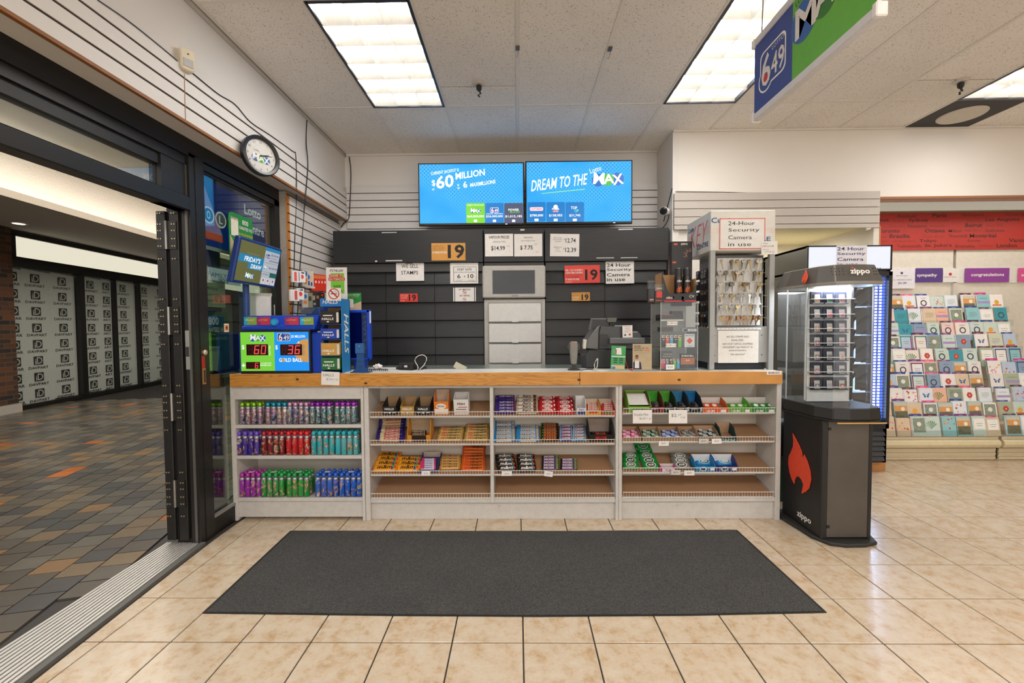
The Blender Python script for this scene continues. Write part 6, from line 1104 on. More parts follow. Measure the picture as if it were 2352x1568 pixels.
# ---------------------------------------------------------------- drinks cooler in the alcove
YK = 3.92; o = ay(YK, 1945, 1062); ck = thing('drinks_cooler', 'black glass door drinks cooler with a lit white header behind the lighter tower', 'cooler', (o.x, YK, 0)); q = local(YK, o.x, 0)
CKB = M('1b1d22', .4); xa, xb = q(1848, 800)[0], q(2041, 800)[0]; zb, zt_ = q(1945, 1062)[1], q(1945, 564)[1]; zh = q(1945, 621)[1]; zg = q(0, 985)[1]
MB().box(xa, xa+.03, 0, .68, zb, zt_, CKB).box(xb-.03, xb, 0, .68, zb, zt_, CKB).box(xa, xb, .64, .68, zb, zt_, M('c8ccd4', .5)).box(xa, xb, 0, .68, zt_-.02, zt_, CKB).box(xa, xb, 0, .66, zb, zg, CKB).box(xa, xb, .0, .66, zh-.01, zh+.01, CKB).build('body', ck)
MB().box(xa+.012, xb-.012, -.012, .02, zh+.012, zt_-.010, M('dfe3ee', .4, em=.82)).build('header_light', ck); MB().box(xa, xb, -.016, .0, zt_-.012, zt_, CKB).box(xa, xb, -.016, 0, zh, zh+.012, CKB).box(xa, xa+.012, -.016, 0, zh, zt_, CKB).box(xb-.014, xb, -.016, 0, zh, zt_, CKB).build('header_frame', ck)
dr_ = MB().box(xa+.01, xa+.06, -.03, 0, zg+.01, zh-.015, CKB).box(xb-.035, xb-.005, -.03, 0, zg+.01, zh-.015, CKB).box(xa+.01, xb-.005, -.03, 0, zh-.05, zh-.015, CKB).box(xa+.01, xb-.005, -.03, 0, zg+.01, zg+.05, CKB).build('door', ck)
MB().box(xa+.06, xb-.035, -.016, -.012, zg+.05, zh-.05, glass('cooler_glass', 'e4ecf4', .08)).build('pane', dr_)
LED = M('cfe0ff', .3, em=22); LEDB = M('4a78ff', .4, em=1.6)
for i, px in enumerate((2013, 2023, 2031)):
    x = q(px, 800)[0]; MB().box(x-.012, x+.012, .02, .04, zg+.08, zh-.06, M('3a62d8', .4, em=.9)).build('led_bar', ck)
    d = MB()
    for k in range(46): z = zg+.1+k*(zh-zg-.18)/46; d.box(x-.007, x+.007, .012, .02, z, z+.013, LED if i < 2 else LEDB)
    tag(d.build('led_lamp', ck), kind='stuff')
for k in range(5):
    z = zg+.06+k*.26; mb = MB()
    for j in range(9): mb.tube([(xa+.04, .08+j*.06, z), (xb-.09, .08+j*.06, z)], .004, M('d0d4da', .4), 4)
    mb.build('shelf', ck)
    for j in range(6):
        if k == 4: break
        c = random.choice(('c8d4e0', 'b0c4b0', 'd0b0a0', 'a8b8d0')); bt = thing('drink_bottle', f'pale drink bottle, {ORD[j]} from the left on cooler shelf {ORD[k]} from the bottom', 'bottle', (o.x+xa+.09+j*.095, YK+.2, z+.005), 0, 'bottles in the cooler')
        MB().lathe([(.028, 0), (.032, .01), (.032, .12), (.02, .16), (.013, .18)], M(c, .2, a=.75), n=12).build('body', bt, smooth=True); MB().lathe([(.014, .18), (.014, .2)], WHITE, n=10).build('cap', bt)
for k in range(6): z = zb+.02+k*(zg-zb-.03)/6; MB().prismx([(-.014, z), (0, z+.03), (0, z+.022), (-.010, z-.004)], xa+.03, xb-.02, M('33353a', .45)).build('grille_slat', ck)
for x in (xa+.12, xb-.02):
    wb = thing('wood_block', f'small wooden block under the {"left" if x < 0 else "right"} corner of the drinks cooler', 'block', (o.x+x-.02, 3.98, .001)); MB().box(-.09, .09, 0, .4, 0, max(zb-.005, .05), M('b07a44', .7, noise=.15, ns=20)).build('block', wb, bevel=.003)
sign('paper_notice', 'white 24 Hour Security Camera sheet over the lit cooler header', 'sign', YK-.018, (1921, 563.5, 1991, 616), M('d9d8de', .7), [(s, 1923+w/2, 571+k*12, 8, M('1a1a6a', .6), w, dict(bold=.02)) for k, (s, w) in enumerate((('24 Hour', 62), ('Security', 65), ('Camera', 60), ('in use', 48)))])
# bin between the counter and the tower
bn = thing('waste_bin', 'dark green waste bin with a black bag between the counter and the lighter tower', 'bin', (2.02, 3.42, .001)); MB().lathe([(.12, 0), (.15, .45)], M('1e4a3c', .5), n=20).build('tub', bn, smooth=True)
MB().lathe([(.152, .36), (.165, .42), (.16, .47), (.17, .55), (.14, .62), (.12, .64)], M('16161a', .3, bump=.6, ns=25), n=20).build('bag', bn, smooth=True)
bx = thing('carton', 'brown cardboard box beyond the waste bin behind the counter end', 'box', (2.05, 3.85, .001)); MB().box(-.16, .2, 0, .3, 0, .82, M('b08050', .8)).build('box', bx); MB().rect(-.08, .02, .55, .62, PAPER, -.001).rect(-.08, -.02, .50, .53, M('c83a2a', .6), -.001).build('label', bx)
# ---------------------------------------------------------------- greeting card racks
YH2 = 4.78; RKM, RKL = M('d6cfc2', .6), M('cdbfa0', .5)
def rack(label, x0, x1):
    r = thing('card_rack', label, 'rack', (x0, 4.0, 0)); w = x1-x0; d0 = .30
    MB().box(0, w, d0+.02, .95, 0, .12, RKL).build('base', r)
    for k in range(5): MB().box(0, w, d0+.005+.006*(k % 2), d0+.03, .01+k*.022, .03+k*.022, RKL).build('base_rib', r)
    MB().prismx([(d0, .125), (d0-.03, .135), (d0-.045, .165), (d0-.04, .195), (d0-.02, .21), (d0+.05, .21), (d0+.05, .125)], 0, w, M('d6c8a4', .4)).prismx([(d0-.015, .212), (.9, .212), (.9, .245), (d0-.015, .245)], 0, w, M('d2c4a6', .5)).build('bullnose', r)
    MB().box(0, w, YH2-4.0, YH2-3.97, .2, 2.62, RKM).build('back_panel', r)
    return r
r1 = rack('left hand beige greeting card rack holding the sympathy section', 3.52, 4.70); r2 = rack('right hand beige greeting card rack holding the congratulations section', 4.73, 5.75)
tops = (677, 707, 740, 768, 800, 830, 859, 891, 922, 957); CPAL = [('dfe3ea', 'white'), ('c4d6cc', 'sage'), ('8fc4c8', 'teal'), ('e6e0dc', 'ivory'), ('b7c9de', 'pale blue'), ('efe9e4', 'plain white'), ('eae6e6', 'off white'), ('dfe6ea', 'icy white'), ('e8e0d8', 'cream'), ('e7b39a', 'peach'), ('a8b59a', 'olive'), ('3f9aa8', 'turquoise'), ('d9c3a6', 'tan'), ('c9d8d2', 'mint'), ('8aa0b8', 'slate blue'), ('e9c9c4', 'blush'), ('cfd4c0', 'moss')]
MOT = ['a red flower', 'a blue butterfly', 'printed lines', 'a dark wreath', 'pink dots', 'a framed panel', 'a green spray', 'a gold sun', 'a lilac stripe', 'a sunset landscape', 'a coloured border', 'a grey green photo']
TABC = ['e0508a', '7a3a7a', '5a2a4a', '2a4a94', 'c83a8a', '6a2f4a']
def motif(lt, k, w, h, y):
    R, B, G, P_, D, Yw = M('c84a54', .6), M('3f6aa0', .6), M('5a8a5a', .6), M('e08aa0', .6), M('4a4a54', .6), M('e0a83a', .6); z0 = h*.62
    if k == 0:
        for j in range(6): lt.disc(.018*cos(j*pi/3), z0+.018*sin(j*pi/3), .013, R, y, 8)
        lt.disc(0, z0, .010, Yw, y-.0003, 8).rect(-.002, .002, z0-.055, z0-.018, G, y)
    elif k == 1:
        for s in (-1, 1): lt.quad([(0, y, z0), (s*.034, y, z0+.025), (s*.030, y, z0)] if s > 0 else [(0, y, z0), (s*.030, y, z0), (s*.034, y, z0+.025)], B); lt.disc(s*.014, z0-.012, .011, B, y, 8)
    elif k == 2:
        for j in range(4): lt.rect(-w*.3, w*.3-(.02 if j == 3 else 0), z0+.02-j*.014, z0+.0225-j*.014, D, y)
    elif k == 3: lt.ring(0, z0-.01, .022, .034, D, y, 14).rect(-w*.2, w*.2, z0+.042, z0+.046, B, y)
    elif k == 4:
        for j in range(9): lt.disc(random.uniform(-w*.4, w*.4), h*random.uniform(.35, .9), random.uniform(.005, .011), random.choice((R, P_, Yw)), y, 7)
    elif k == 5: lt.rect(-w*.4, w*.4, z0-.05, z0+.05, M('f0eee8', .6), y).rect(-w*.25, w*.25, z0, z0+.003, D, y-.0003).rect(-w*.2, w*.2, z0-.02, z0-.017, D, y-.0003)
    elif k == 6:
        for j in range(7): a = radians(40+j*18); lt.quad([(-.02, y, z0-.05), (-.02+.07*cos(a)+.006, y, z0-.05+.08*sin(a)), (-.02+.07*cos(a)-.006, y, z0-.05+.08*sin(a)+.004)], G)
    elif k == 7: lt.disc(0, z0-.01, .024, Yw, y, 12).rect(-w*.35, w*.35, z0-.05, z0-.034, M('d87a4a', .6), y)
    elif k == 9: lt.rect(-w*.46, w*.46, h*.08, h*.5, M('6a6a54', .6, noise=.3, ns=40), y).rect(-w*.46, w*.46, h*.5, h*.78, M('d89a5a', .6), y).rect(-w*.46, w*.46, h*.78, h*.96, M('c8c4b4', .6), y).disc(w*.15, h*.62, .02, M('f0e4d0', .6), y-.0003, 12)
    elif k == 10:
        for a in ((-w*.46, w*.46, h*.06, h*.12), (-w*.46, w*.46, h*.88, h*.95), (-w*.46, -w*.38, h*.06, h*.95), (w*.38, w*.46, h*.06, h*.95)): lt.rect(*a, random.choice((M('3a5a8a', .6), M('7a3a6a', .6), M('3f9a8a', .6))), y)
        lt.rect(-w*.22, w*.22, z0, z0+.003, D, y).rect(-w*.18, w*.18, z0-.02, z0-.017, D, y)
    elif k == 11: lt.rect(-w*.42, w*.42, h*.2, h*.92, M('8a9484', .6, noise=.4, ns=60), y).disc(0, z0, .022, M('e4e4dc', .6), y-.0003, 12)
    else: lt.rect(-w*.5, w*.5, h*.5, h*.62, M('a890c8', .6), y).rect(-w*.3, w*.3, z0+.03, z0+.033, D, y)
random.seed(21); seen = set()
for rk, (root, xs, ncol, sec) in enumerate(((r1, 3.56, 8, 'sympathy'), (r2, 4.765, 3, 'congratulations'))):
    for r, py in enumerate(tops):
        Yr = 4.70-.047*r; ztop = ay(Yr, 2190 if rk == 0 else 2320, py+(0 if rk == 0 else -2)).z; off = random.uniform(-.02, .03)
        MB().box(xs-.03-root.location.x, xs+ncol*.146-root.location.x, Yr-4.0-.016, Yr-4.0-.013, ztop-.192, ztop-.13, ACR).box(xs-.03-root.location.x, xs+ncol*.146-root.location.x, Yr-4.0-.014, Yr-4.0+.04, ztop-.195, ztop-.19, ACR).build('clear_tier', root)
        for c in range(ncol):
            x = xs+.06+c*.146+off+random.uniform(-.008, .008); w = random.uniform(.124, .142); h = .19 if random.random() < .8 else .175; ci = random.randrange(len(CPAL)); mk = random.randrange(12)
            u, v = proj((x-w/2, Yr, ztop)); u2, _ = proj((x+w/2, Yr, ztop))
            if u2 < 2044 or u > 2356: continue
            lab = f'{CPAL[ci][1]} card with {MOT[mk]}, {ORD[r]} tier down, {ORD[c]} along the {sec} rack'
            t = thing('greeting_card', lab, 'card', (x, Yr, ztop-.19), random.uniform(-.03, .03), f'greeting cards in the {sec} rack', -.16)
            MB().box(-w/2, w/2, 0, .003, 0, h, M(CPAL[ci][0], .6)).build('front_card', t)
            lt = MB(); motif(lt, mk, w, h, -.0006); lt.build('print', t)
            dx = random.uniform(-.012, .004); c2 = CPAL[random.randrange(len(CPAL))][0]; MB().box(-w/2+dx, w/2+dx, .004, .012, 0, h-.002, M(c2, .6)).box(-w/2+dx*.5, w/2+dx*.5, .013, .019, 0, h+.003, M('ece8e4', .6)).build('card_behind', t)
            if random.random() < .72: MB().box(-w*.45+dx, w*.45+dx, .020, .022, .05, h+random.uniform(.018, .027), M(random.choice(TABC[:4] if rk == 0 else TABC[2:]), .5)).rect(-.02+dx, .02+dx, h+.010, h+.013, PAPER, .0192).build('category_tab', t)
# header strip, red panel, canopy
YHd = YH2-.012
MB(Matrix.Identity(4)).box(0, 1.18, YH2-4.006, YH2-4.0, ay(YHd, 2190, 651).z, ay(YHd, 2190, 614).z, M('dcd8d2', .5)).build('header_strip', r1); MB().box(0, 1.02, YH2-4.006, YH2-4.0, ay(YHd, 2320, 649).z, ay(YHd, 2320, 612).z, M('dcd8d2', .5)).build('header_strip', r2)
MB().box(1.16, 1.20, YH2-4.03, YH2-4.0, .3, ay(YHd, 2200, 650).z, M('c8c2b8', .5)).build('upright', r1)
PU, MG, PK_ = M('553a80', .5), M('8a3f92', .5), M('d8508f', .5)
for lb, x0, x1, y0, y1, m, tx in (('purple sympathy header card above the left card rack', 2102.5, 2165, 615.5, 648, PU, [('sympathy', 2129, 632.5, 9, PAPER, 46, b5)]), ('purple congratulations header card above the right card rack', 2216.5, 2318, 615.5, 648, MG, [('congratulations', 2268, 631.5, 9.5, PAPER, 76, b5)]), ('pink header card cut by the picture edge above the right rack', 2338.5, 2400, 615, 647, PK_, [('special', 2370, 632, 9, PAPER, 50, b5)])):
    sign('header_card', lb, 'sign', YHd-.006, (x0, y0, x1, y1), m, tx)
sign('header_card', 'white header card with a small red emblem between the purple cards', 'sign', YHd-.006, (2166, 616, 2203, 648), M('dedad6', .5), [('CARLTON CARDS', 2182, 636, 2.4, GR, 29)], extra=lambda lt, q, m, e: lt.disc(*q(2182.5, 629.5), 3.6*m, M('c02a3a', .5), e))
sign('paper_notice', 'white 25 percent off greeting cards sheet over the left header strip', 'sign', YHd-.012, (2042, 615.5, 2101.5, 662.5), M('dcdae0', .7), [('ALL GREETING CARDS', 2072, 642.5, 2.8, PN, 43), ('25% OFF', 2072, 650, 4.5, M('3a3a7a', .6), 20, b5), ('CARLTON CARDS', 2071, 633, 2, GR, 27)], extra=lambda lt, q, m, e: lt.disc(*q(2071, 627), 3*m, GR, e))
CT = M('401c18', .6); CT2 = M('842a22', .6); CT3 = M('5c231e', .6)
cit = []
for t, x, y, w, l in (('London', 2013, 495, 30, 2), ('Resolute', 2083, 496, 42, 1), ('Paris', 2158, 494.5, 33, 0), ('Brampton', 2235, 494, 49, 1), ('Cambridge', 2335, 493, 50, 1), ('Iqaluit', 2022, 506.5, 40, 0), ('Chester', 2064, 508, 27, 2), ('Sydney', 2109.5, 506.5, 46, 0), ('Moose Jaw', 2160, 507, 42, 2), ('Moncton', 2238, 506.5, 34, 2), ('Las Angeles', 2302, 505, 78, 0), ('Inverness', 2060, 519.5, 36, 2), ('Nanaimo', 2107, 519, 43, 1), ('Rimouski', 2153, 518.5, 34, 2), ('Beirut', 2236, 517, 39, 0), ('Deux Mills', 2284, 517.5, 38, 2), ('Toronto', 2041, 530, 51, 0), ('Ottawa', 2147, 529.5, 46, 0), ('Milton', 2193, 530, 30, 1), ('High River', 2235, 530, 40, 2), ('Gatineau', 2284, 529, 44, 1), ('Vernon', 2023, 543.5, 26, 2), ('Brasilia', 2066, 542, 47, 0), ('Corner Brook', 2142.5, 542.5, 50, 2), ('Thornhill', 2199, 542, 43, 1), ('Montréal', 2257, 541, 61, 0), ('Longueuil', 2020, 554.5, 38, 2), ('Campbell River', 2076, 554, 54, 2), ('Tokyo', 2131, 553.5, 39, 0), ('Surrey', 2237, 553, 31, 1), ('Vancouver', 2352, 551.5, 70, 0), ('Yellowknife', 2088, 565, 56, 1), ('St. John\u2019s', 2154.5, 564.5, 62, 0), ('Bramalea', 2216.5, 565, 45, 1), ('Castlegar', 2264, 564.5, 35, 2), ('London', 2312, 563.5, 47, 0)):
    cit.append((t, x, y, (9, 7, 6)[l], (CT, CT3, CT2)[l], w, dict(bold=(.04, .02, 0)[l])))
sign('banner_panel', 'red banner panel of city names above the greeting cards', 'sign', YHd-.004, (2004, 487.5, 2420, 573.5), M('a92c22', .6), cit, .004)
can = thing('light_canopy', 'ribbed cream light lens running above the red banner panel', 'canopy', (3.52, YHd-.05, ay(YHd, 2200, 486).z)); zc_ = ay(YHd, 2200, 462).z-can.location.z
mb = MB()
for k in range(110): mb.quad([(k*.02, 0, 0), (k*.02+.01, -.006, 0), (k*.02+.01, -.03, zc_+.05), (k*.02, -.024, zc_+.05)], M('d9cfba', .6, em=.42)).quad([(k*.02+.01, -.006, 0), (k*.02+.02, 0, 0), (k*.02+.02, -.024, zc_+.05), (k*.02+.01, -.03, zc_+.05)], M('d9cfba', .6, em=.42))
mb.build('ribbed_lens', can); MB().box(0, 2.2, 0, .05, -.012, .0, M('8a7a60', .6)).build('lens_rail', can)
# ---------------------------------------------------------------- ceiling lights
FRB, LVM, TUB = M('3a3f4c', .4, .4), M('ececea', .3, .2), M('fffaf2', .4, em=20)
for n, (fx, fy) in enumerate(FIX):
    lb = ('left recessed fluorescent troffer with a parabolic louvre above the counter', 'middle recessed fluorescent troffer partly behind the hanging lottery sign', 'right hand recessed fluorescent troffer cut by the picture edge')[n]
    t = thing('ceiling_light', lb, 'light', (fx, fy, HC), 0, 'recessed fluorescent troffers'); a, b = .292, .597
    fr = MB()
    for x0, x1, y0, y1 in ((-a-.01, -a+.008, -b-.01, b+.01), (a-.008, a+.01, -b-.01, b+.01), (-a, a, -b-.01, -b+.008), (-a, a, b-.008, b+.01)): fr.box(x0, x1, y0, y1, -.006, .06, FRB)
    fr.build('frame', t); MB().box(-a, a, -b, b, .16, .17, WHITE).box(-a-.004, -a, -b, b, .05, .16, WHITE).box(a, a+.004, -b, b, .05, .16, WHITE).box(-a, a, -b-.004, -b, .05, .16, WHITE).box(-a, a, b, b+.004, .05, .16, WHITE).build('housing', t)
    for k in range(3): x = (k-1)*.192; MB().tube([(x, -b+.03, .11), (x, b-.03, .11)], .017, TUB, 10).build('tube', t)
    lv = MB()
    for k in range(4):
        x = -a+.006+k*.1935
        for s in (-1, 1): lv.quad([(x, -b+.01, .0), (x, b-.01, 0), (x+s*.03, b-.01, .065), (x+s*.03, -b+.01, .065)], LVM) if -a < x+s*.03 < a else None
    for k in range(7):
        y = -b+.008+k*.1965
        for c in range(3):
            xc = (c-1)*.1935
            for s in (-1, 1):
                if not -b < y+s*.03 < b: continue
                P = [(xc+.0965*cos(pi*j/6), .018*sin(pi*j/6)) for j in range(7)]
                for j in range(6): lv.quad([(P[j][0], y, P[j][1]*.0+.002), (P[j+1][0], y, .002), (P[j+1][0], y+s*(.03+.5*P[j+1][1]), .065), (P[j][0], y+s*(.03+.5*P[j][1]), .065)], LVM)
    lv.build('louvre', t)
# black vent tile with a white disc
vp = thing('ceiling_vent', 'black ceiling panel with a round white diffuser at the right wall', 'vent', (3.975, 4.005, HC-.004)); MB().box(-.295, .295, -.25, .25, 0, .012, M('2c2b2b', .6)).build('panel', vp)
MB().lathe([(.16, -.012), (.17, -.004), (.17, .0)], M('cfc8bc', .6), (0, 0, 0), 28).build('disc', vp)
# hanging lottery sign
hs = thing('hanging_sign', 'double sided lottery sign hanging from the ceiling at the upper right', 'sign', (1.2, 1.86, 2.365), -pi/2)       # faces -x; local x runs towards the camera
HA, HB2 = -.375, .37; RAIL = M('d9d9de', .4)
MB().box(HA, HB2, -.008, .008, .03, .37, M('e4e4e4', .4)).build('panel', hs)
MB().box(HA-.012, HB2+.012, -.016, .016, 0, .036, RAIL).build('bottom_rail', hs, bevel=.004); MB().box(HA-.012, HB2+.012, -.016, .016, .365, .40, RAIL).build('top_rail', hs, bevel=.004)
for x in (HA-.014, HB2-.008): MB().box(x, x+.022, -.02, .02, -.004, .045, M('eceaea', .4)).build('end_cap', hs, bevel=.004); MB().box(x, x+.022, -.02, .02, .36, .404, M('eceaea', .4)).build('end_cap', hs, bevel=.004)
lt = MB(); SB1, SG1 = M('2b4796', .4), M('62b53a', .4); mid = -.075
lt.rect(HA, mid, .036, .365, SB1, -.0086).rect(mid, HB2, .036, .365, SG1, -.0086)
cxs, czs = -.225, .205; OUT = rrect(cxs-.10, cxs+.105, czs-.085, czs+.09, .03)
for g, m, y in ((0, M('f4f4f2', .4), -.0090), (.008, SB1, -.0093)): lt.quad([(x+(g if x < cxs else -g), y, z+(g if z < czs else -g)) for x, z in OUT], m).disc(cxs-.05, czs-.045, .062-g, m, y-.0001)
lt.text('6', cxs-.048, czs-.005, .15, PAPER, w=.075, y=-.0098, bold=.04).disc(cxs-.05, czs-.042, .018, M('d8263a', .4), -.0101).text('49', cxs+.045, czs-.015, .10, PAPER, w=.10, y=-.0098, bold=.03).text('LOTTO', cxs+.045, czs+.065, .018, PAPER, w=.09, y=-.0098)
for dx, r, m in ((.075, .085, M('2a63b0', .4)), (.33, .085, M('2a63b0', .4)), (.2, .07, M('2f7a2a', .4))): lt.disc(mid+dx, .245, r, m, -.0092)
for tx, dx, dz in (('M', .085, .25), ('A', .2, .26), ('X', .325, .25)): lt.text(tx, mid+dx, dz, .125, PAPER, w=.13, y=-.0100-.003*dx, bold=.05)
lt.text('LOTTO', mid+.07, .347, .022, M('23365a', .4), w=.1, y=-.0100, rot=.12)
lt.build('lettering', hs)
for x in (-.33, .33): MB().tube([(x, 0, .40), (x, .004, .55), (x, -.003, .7), (x, 0, HC-2.365)], .003, M('8a8a88', .3, .8), 5).build('chain', hs)
# sprinklers, clips, detector
for px, py, lb in ((1100, 192, 'small black spotlight socket hanging from the ceiling left of centre'), (2207, 186, 'small black broken spotlight socket at the right ceiling seam')):
    p = az(HC, px, py); t = thing('spotlight_socket', lb, 'socket', (p.x, p.y, HC)); MB().lathe([(.035, -.012), (.05, -.004), (.052, 0)], M('c8c2ba', .5), n=16).build('rose', t)
    MB().lathe([(.012, -.055), (.02, -.045), (.022, -.02), (.012, -.01)], M('222222', .5), n=10).tube([(.0, 0, -.05), (.012, 0, -.075), (-.008, 0, -.085), (.004, .01, -.095)], .008, M('1a1a1a', .5), 6).build('socket', t)
for k, px in enumerate((1189, 1401)):
    p = az(HC, px, 108 if k == 0 else 110); t = thing('ceiling_clip', f'small grey clip with a bent wire on the {("centre", "right")[k]} ceiling grid bar', 'clip', (p.x, p.y, HC-.002)); MB().box(-.013, .013, -.02, .02, -.01, 0, M('6a6864', .4, .4)).build('clip', t); MB().tube([(0, .0, -.01), (.003, .01, -.03), (.0, .02, -.045), (-.012, .03, -.05)], .0018, M('6a6864', .4, .4), 4).build('wire_hook', t)
# motion sensor, clock and cables on the soffit
p = ax(XS, 428, 145); ms = thing('motion_sensor', 'cream motion sensor on the left soffit above the door', 'sensor', (XS-.012, p.y, p.z-.055), pi/2-.55)
MB().prism([(-.035, .01), (-.02, 0), (.02, 0), (.035, .01), (.035, .11), (.028, .118), (-.028, .118), (-.035, .11)], -.05, .0, M('ddd4c0', .5)).build('housing', ms, bevel=.006); MB().box(-.024, .024, -.054, -.048, .018, .06, M('b9bcc0', .3)).build('lens', ms); MB().box(-.004, .004, -.0525, -.049, .085, .09, INK).build('indicator', ms)
p = ax(XS+.02, 581, 362); ckk = thing('wall_clock', 'round black rimmed lottery wall clock on the left soffit', 'clock', (XS+.075, p.y-.02, p.z-.132), 1.12); R0 = .132
CM = Matrix.Translation((0, -.0, R0)) @ Matrix.Rotation(pi/2, 4, 'X')
MB(CM).lathe([(R0, 0), (R0, .03), (R0*.94, .036), (R0*.82, .030), (R0*.8, .018)], M('23252a', .35), n=40, caps=False).build('rim', ckk, smooth=True); MB(CM).lathe([(R0*.82, .012), (R0*.82, .018)], M('d9d9d6', .4), n=40).build('face', ckk)
lt = MB()
for k in range(1, 13): a = radians(90-30*k); lt.text(str(k), R0*.68*cos(a), R0+R0*.68*sin(a), .014, INK, y=-.0187, bold=.01)
max_logo(lt, -.0, R0-.018, .13, -.0188); lt.text('Lotto', -.03, R0+.03, .012, GR, w=.035, y=-.019)
lt.build('numerals', ckk)
hh = MB()
for a, l, w in ((radians(20), .06, .004), (radians(14), .085, .003)): c, s = cos(a), sin(a); hh.quad([(-s*w, -.021, R0+c*w), (c*l-s*w*.4, -.021, R0+s*l+c*w*.4), (c*l+s*w*.4, -.021, R0+s*l-c*w*.4), (s*w, -.021, R0-c*w)][::-1], INK)
hh.disc(0, R0, .007, INK, -.0215).build('hand', ckk)
MB(CM).lathe([(R0*.82, .026), (R0*.8, .0265)], glass('clock_glass', 'ffffff', .05), n=40).build('pane', ckk)
xw = XS-.012
sx_ = lambda px, py, d=.0: tuple(ax(xw+d, px, py))
cable('wall_cable', 'grey cable stapled along the top of the left slat strip', [tuple(ax(XS+.003, a, b)) for a, b in ((225, 0), (300, 52), (370, 108), (408, 140))], .003, M('4a4a4c', .5))
cable('wall_cable', 'black cable from the motion sensor along the soffit and down to the counter', [tuple(ax(XS+.003, a, b)) for a, b in ((440, 166), (500, 215), (540, 240), (575, 280), (620, 310), (672, 347))]+[tuple(ax(XS+.004, a, b)) for a, b in ((679, 353), (681, 400), (681, 435))]+[tuple(ax(XL+.006, a, b)) for a, b in ((681, 445), (677, 560), (674, 680), (671, 735))], .0035, KC)
cable('wall_cable', 'black cable dropping from the ceiling down the left slatwall', [tuple(ax(XS-.016, a, b)) for a, b in ((706, 258), (703, 320))]+[tuple(ax(XS+.004, a, b)) for a, b in ((707, 370), (706, 400), (700, 470))]+[tuple(ax(XL+.006, a, b)) for a, b in ((699, 480), (690, 600), (683, 735))], .0045, KC)
cable('wall_cable', 'black cable down the back corner beside the left screen', [tuple(ay(YB-.035, a, b)) for a, b in ((802, 360), (806, 400), (803, 480), (800, 503), (790, 512), (783, 522))], .005, KC)
cable('wall_cable', 'dark thin cable along the top of the right slat strip', [tuple(ay(YR-.018, a, b)) for a, b in ((1500, 528), )][:0]+[tuple(ay(YR-.008, a, b)) for a, b in ((1552, 440), (1650, 441), (1760, 443), (1900, 442), (2001, 441))], .003, KC)
cable('alarm_wire', 'thin pinkish wire hanging below the motion sensor', [tuple(ax(XS+.002, a, b)) for a, b in ((424, 170), (425, 230), (427, 280))], .0016, M('b08a84', .6))
# security camera
p = ay(4.30, 1527, 483); sc_ = thing('security_camera', 'white bullet security camera on the pillar right of the screens', 'camera', (XR-.005, 4.36, p.z), 0)
CQ = Matrix.Translation((-.06, -.06, -.008)) @ Vector((-.42, -.88, -.16)).to_track_quat('Z', 'Y').to_matrix().to_4x4()
MB(Matrix.Rotation(-pi/2, 4, 'Y')).lathe([(.036, 0), (.034, .014), (.014, .02), (.012, .05)], WHITE, n=16).build('mount', sc_, smooth=True)
MB(CQ).lathe([(.022, -.07), (.036, -.055), (.040, -.02), (.040, .04), (.037, .046)], M('e2e2de', .35), n=20).build('body', sc_, smooth=True); MB(CQ).lathe([(.036, .045), (.036, .05), (.02, .052)], M('101318', .15), n=20).build('lens', sc_)
cable('camera_cable', 'black cable from the security camera down behind the cabinet', [(XR-.004, 4.34, p.z+.02), (XR-.004, 4.36, p.z-.06), (XR-.02, 4.42, p.z-.12), (XR-.05, 4.5, p.z-.16)], .004, KC)
cable('camera_cable', 'black cable rising from the security camera to the slat strip', [(XR-.004, 4.5, p.z-.06), (XR-.004, 4.42, p.z+.03), (XR-.004, 4.33, p.z+.12), (XR-.003, 4.262, p.z+.2)], .004, KC)
# ---------------------------------------------------------------- floor mat
def _mat(nt, b, L):
    g = nt.nodes.new('ShaderNodeNewGeometry'); n = nt.nodes.new('ShaderNodeTexNoise'); n.inputs['Scale'].default_value = 170; n.inputs['Detail'].default_value = 3; L(g.outputs['Position'], n.inputs['Vector'])
    n2 = nt.nodes.new('ShaderNodeTexNoise'); n2.inputs['Scale'].default_value = 4; n2.inputs['Detail'].default_value = 5; L(g.outputs['Position'], n2.inputs['Vector'])
    r = ramp(nt, [(.3, '262626'), (.7, '4c4b4a')]); L(n.outputs['Fac'], r.inputs[0]); mr = nt.nodes.new('ShaderNodeMapRange'); mr.inputs[3].default_value = .8; mr.inputs[4].default_value = 1.15; L(n2.outputs['Fac'], mr.inputs[0])
    h = nt.nodes.new('ShaderNodeHueSaturation'); L(r.outputs[0], h.inputs['Color']); L(mr.outputs[0], h.inputs['Value']); L(h.outputs[0], b.inputs['Base Color'])
    bp = nt.nodes.new('ShaderNodeBump'); bp.inputs['Strength'].default_value = .6; bp.inputs['Distance'].default_value = .003; L(n.outputs['Fac'], bp.inputs['Height']); L(bp.outputs[0], b.inputs['Normal'])
fm = thing('floor_mat', 'long charcoal carpet mat on the tiles before the counter', 'mat', (0, 0, .0005)); fp = [(-1.505, 2.0), (-.6, 1.985), (.1, 1.98), (.8, 1.99), (1.44, 2.012), (1.435, 2.835), (.3, 2.82), (-.5, 2.822), (-1.52, 2.828)]
MB().prismz(fp, 0, .004, M('1d1d1d', .7)).build('rubber_backing', fm); MB().prismz(sc(fp, .012, 0, 2.41), .003, .009, nodes_mat('mat_carpet', _mat, .95)).build('carpet_pile', fm, bevel=.002)
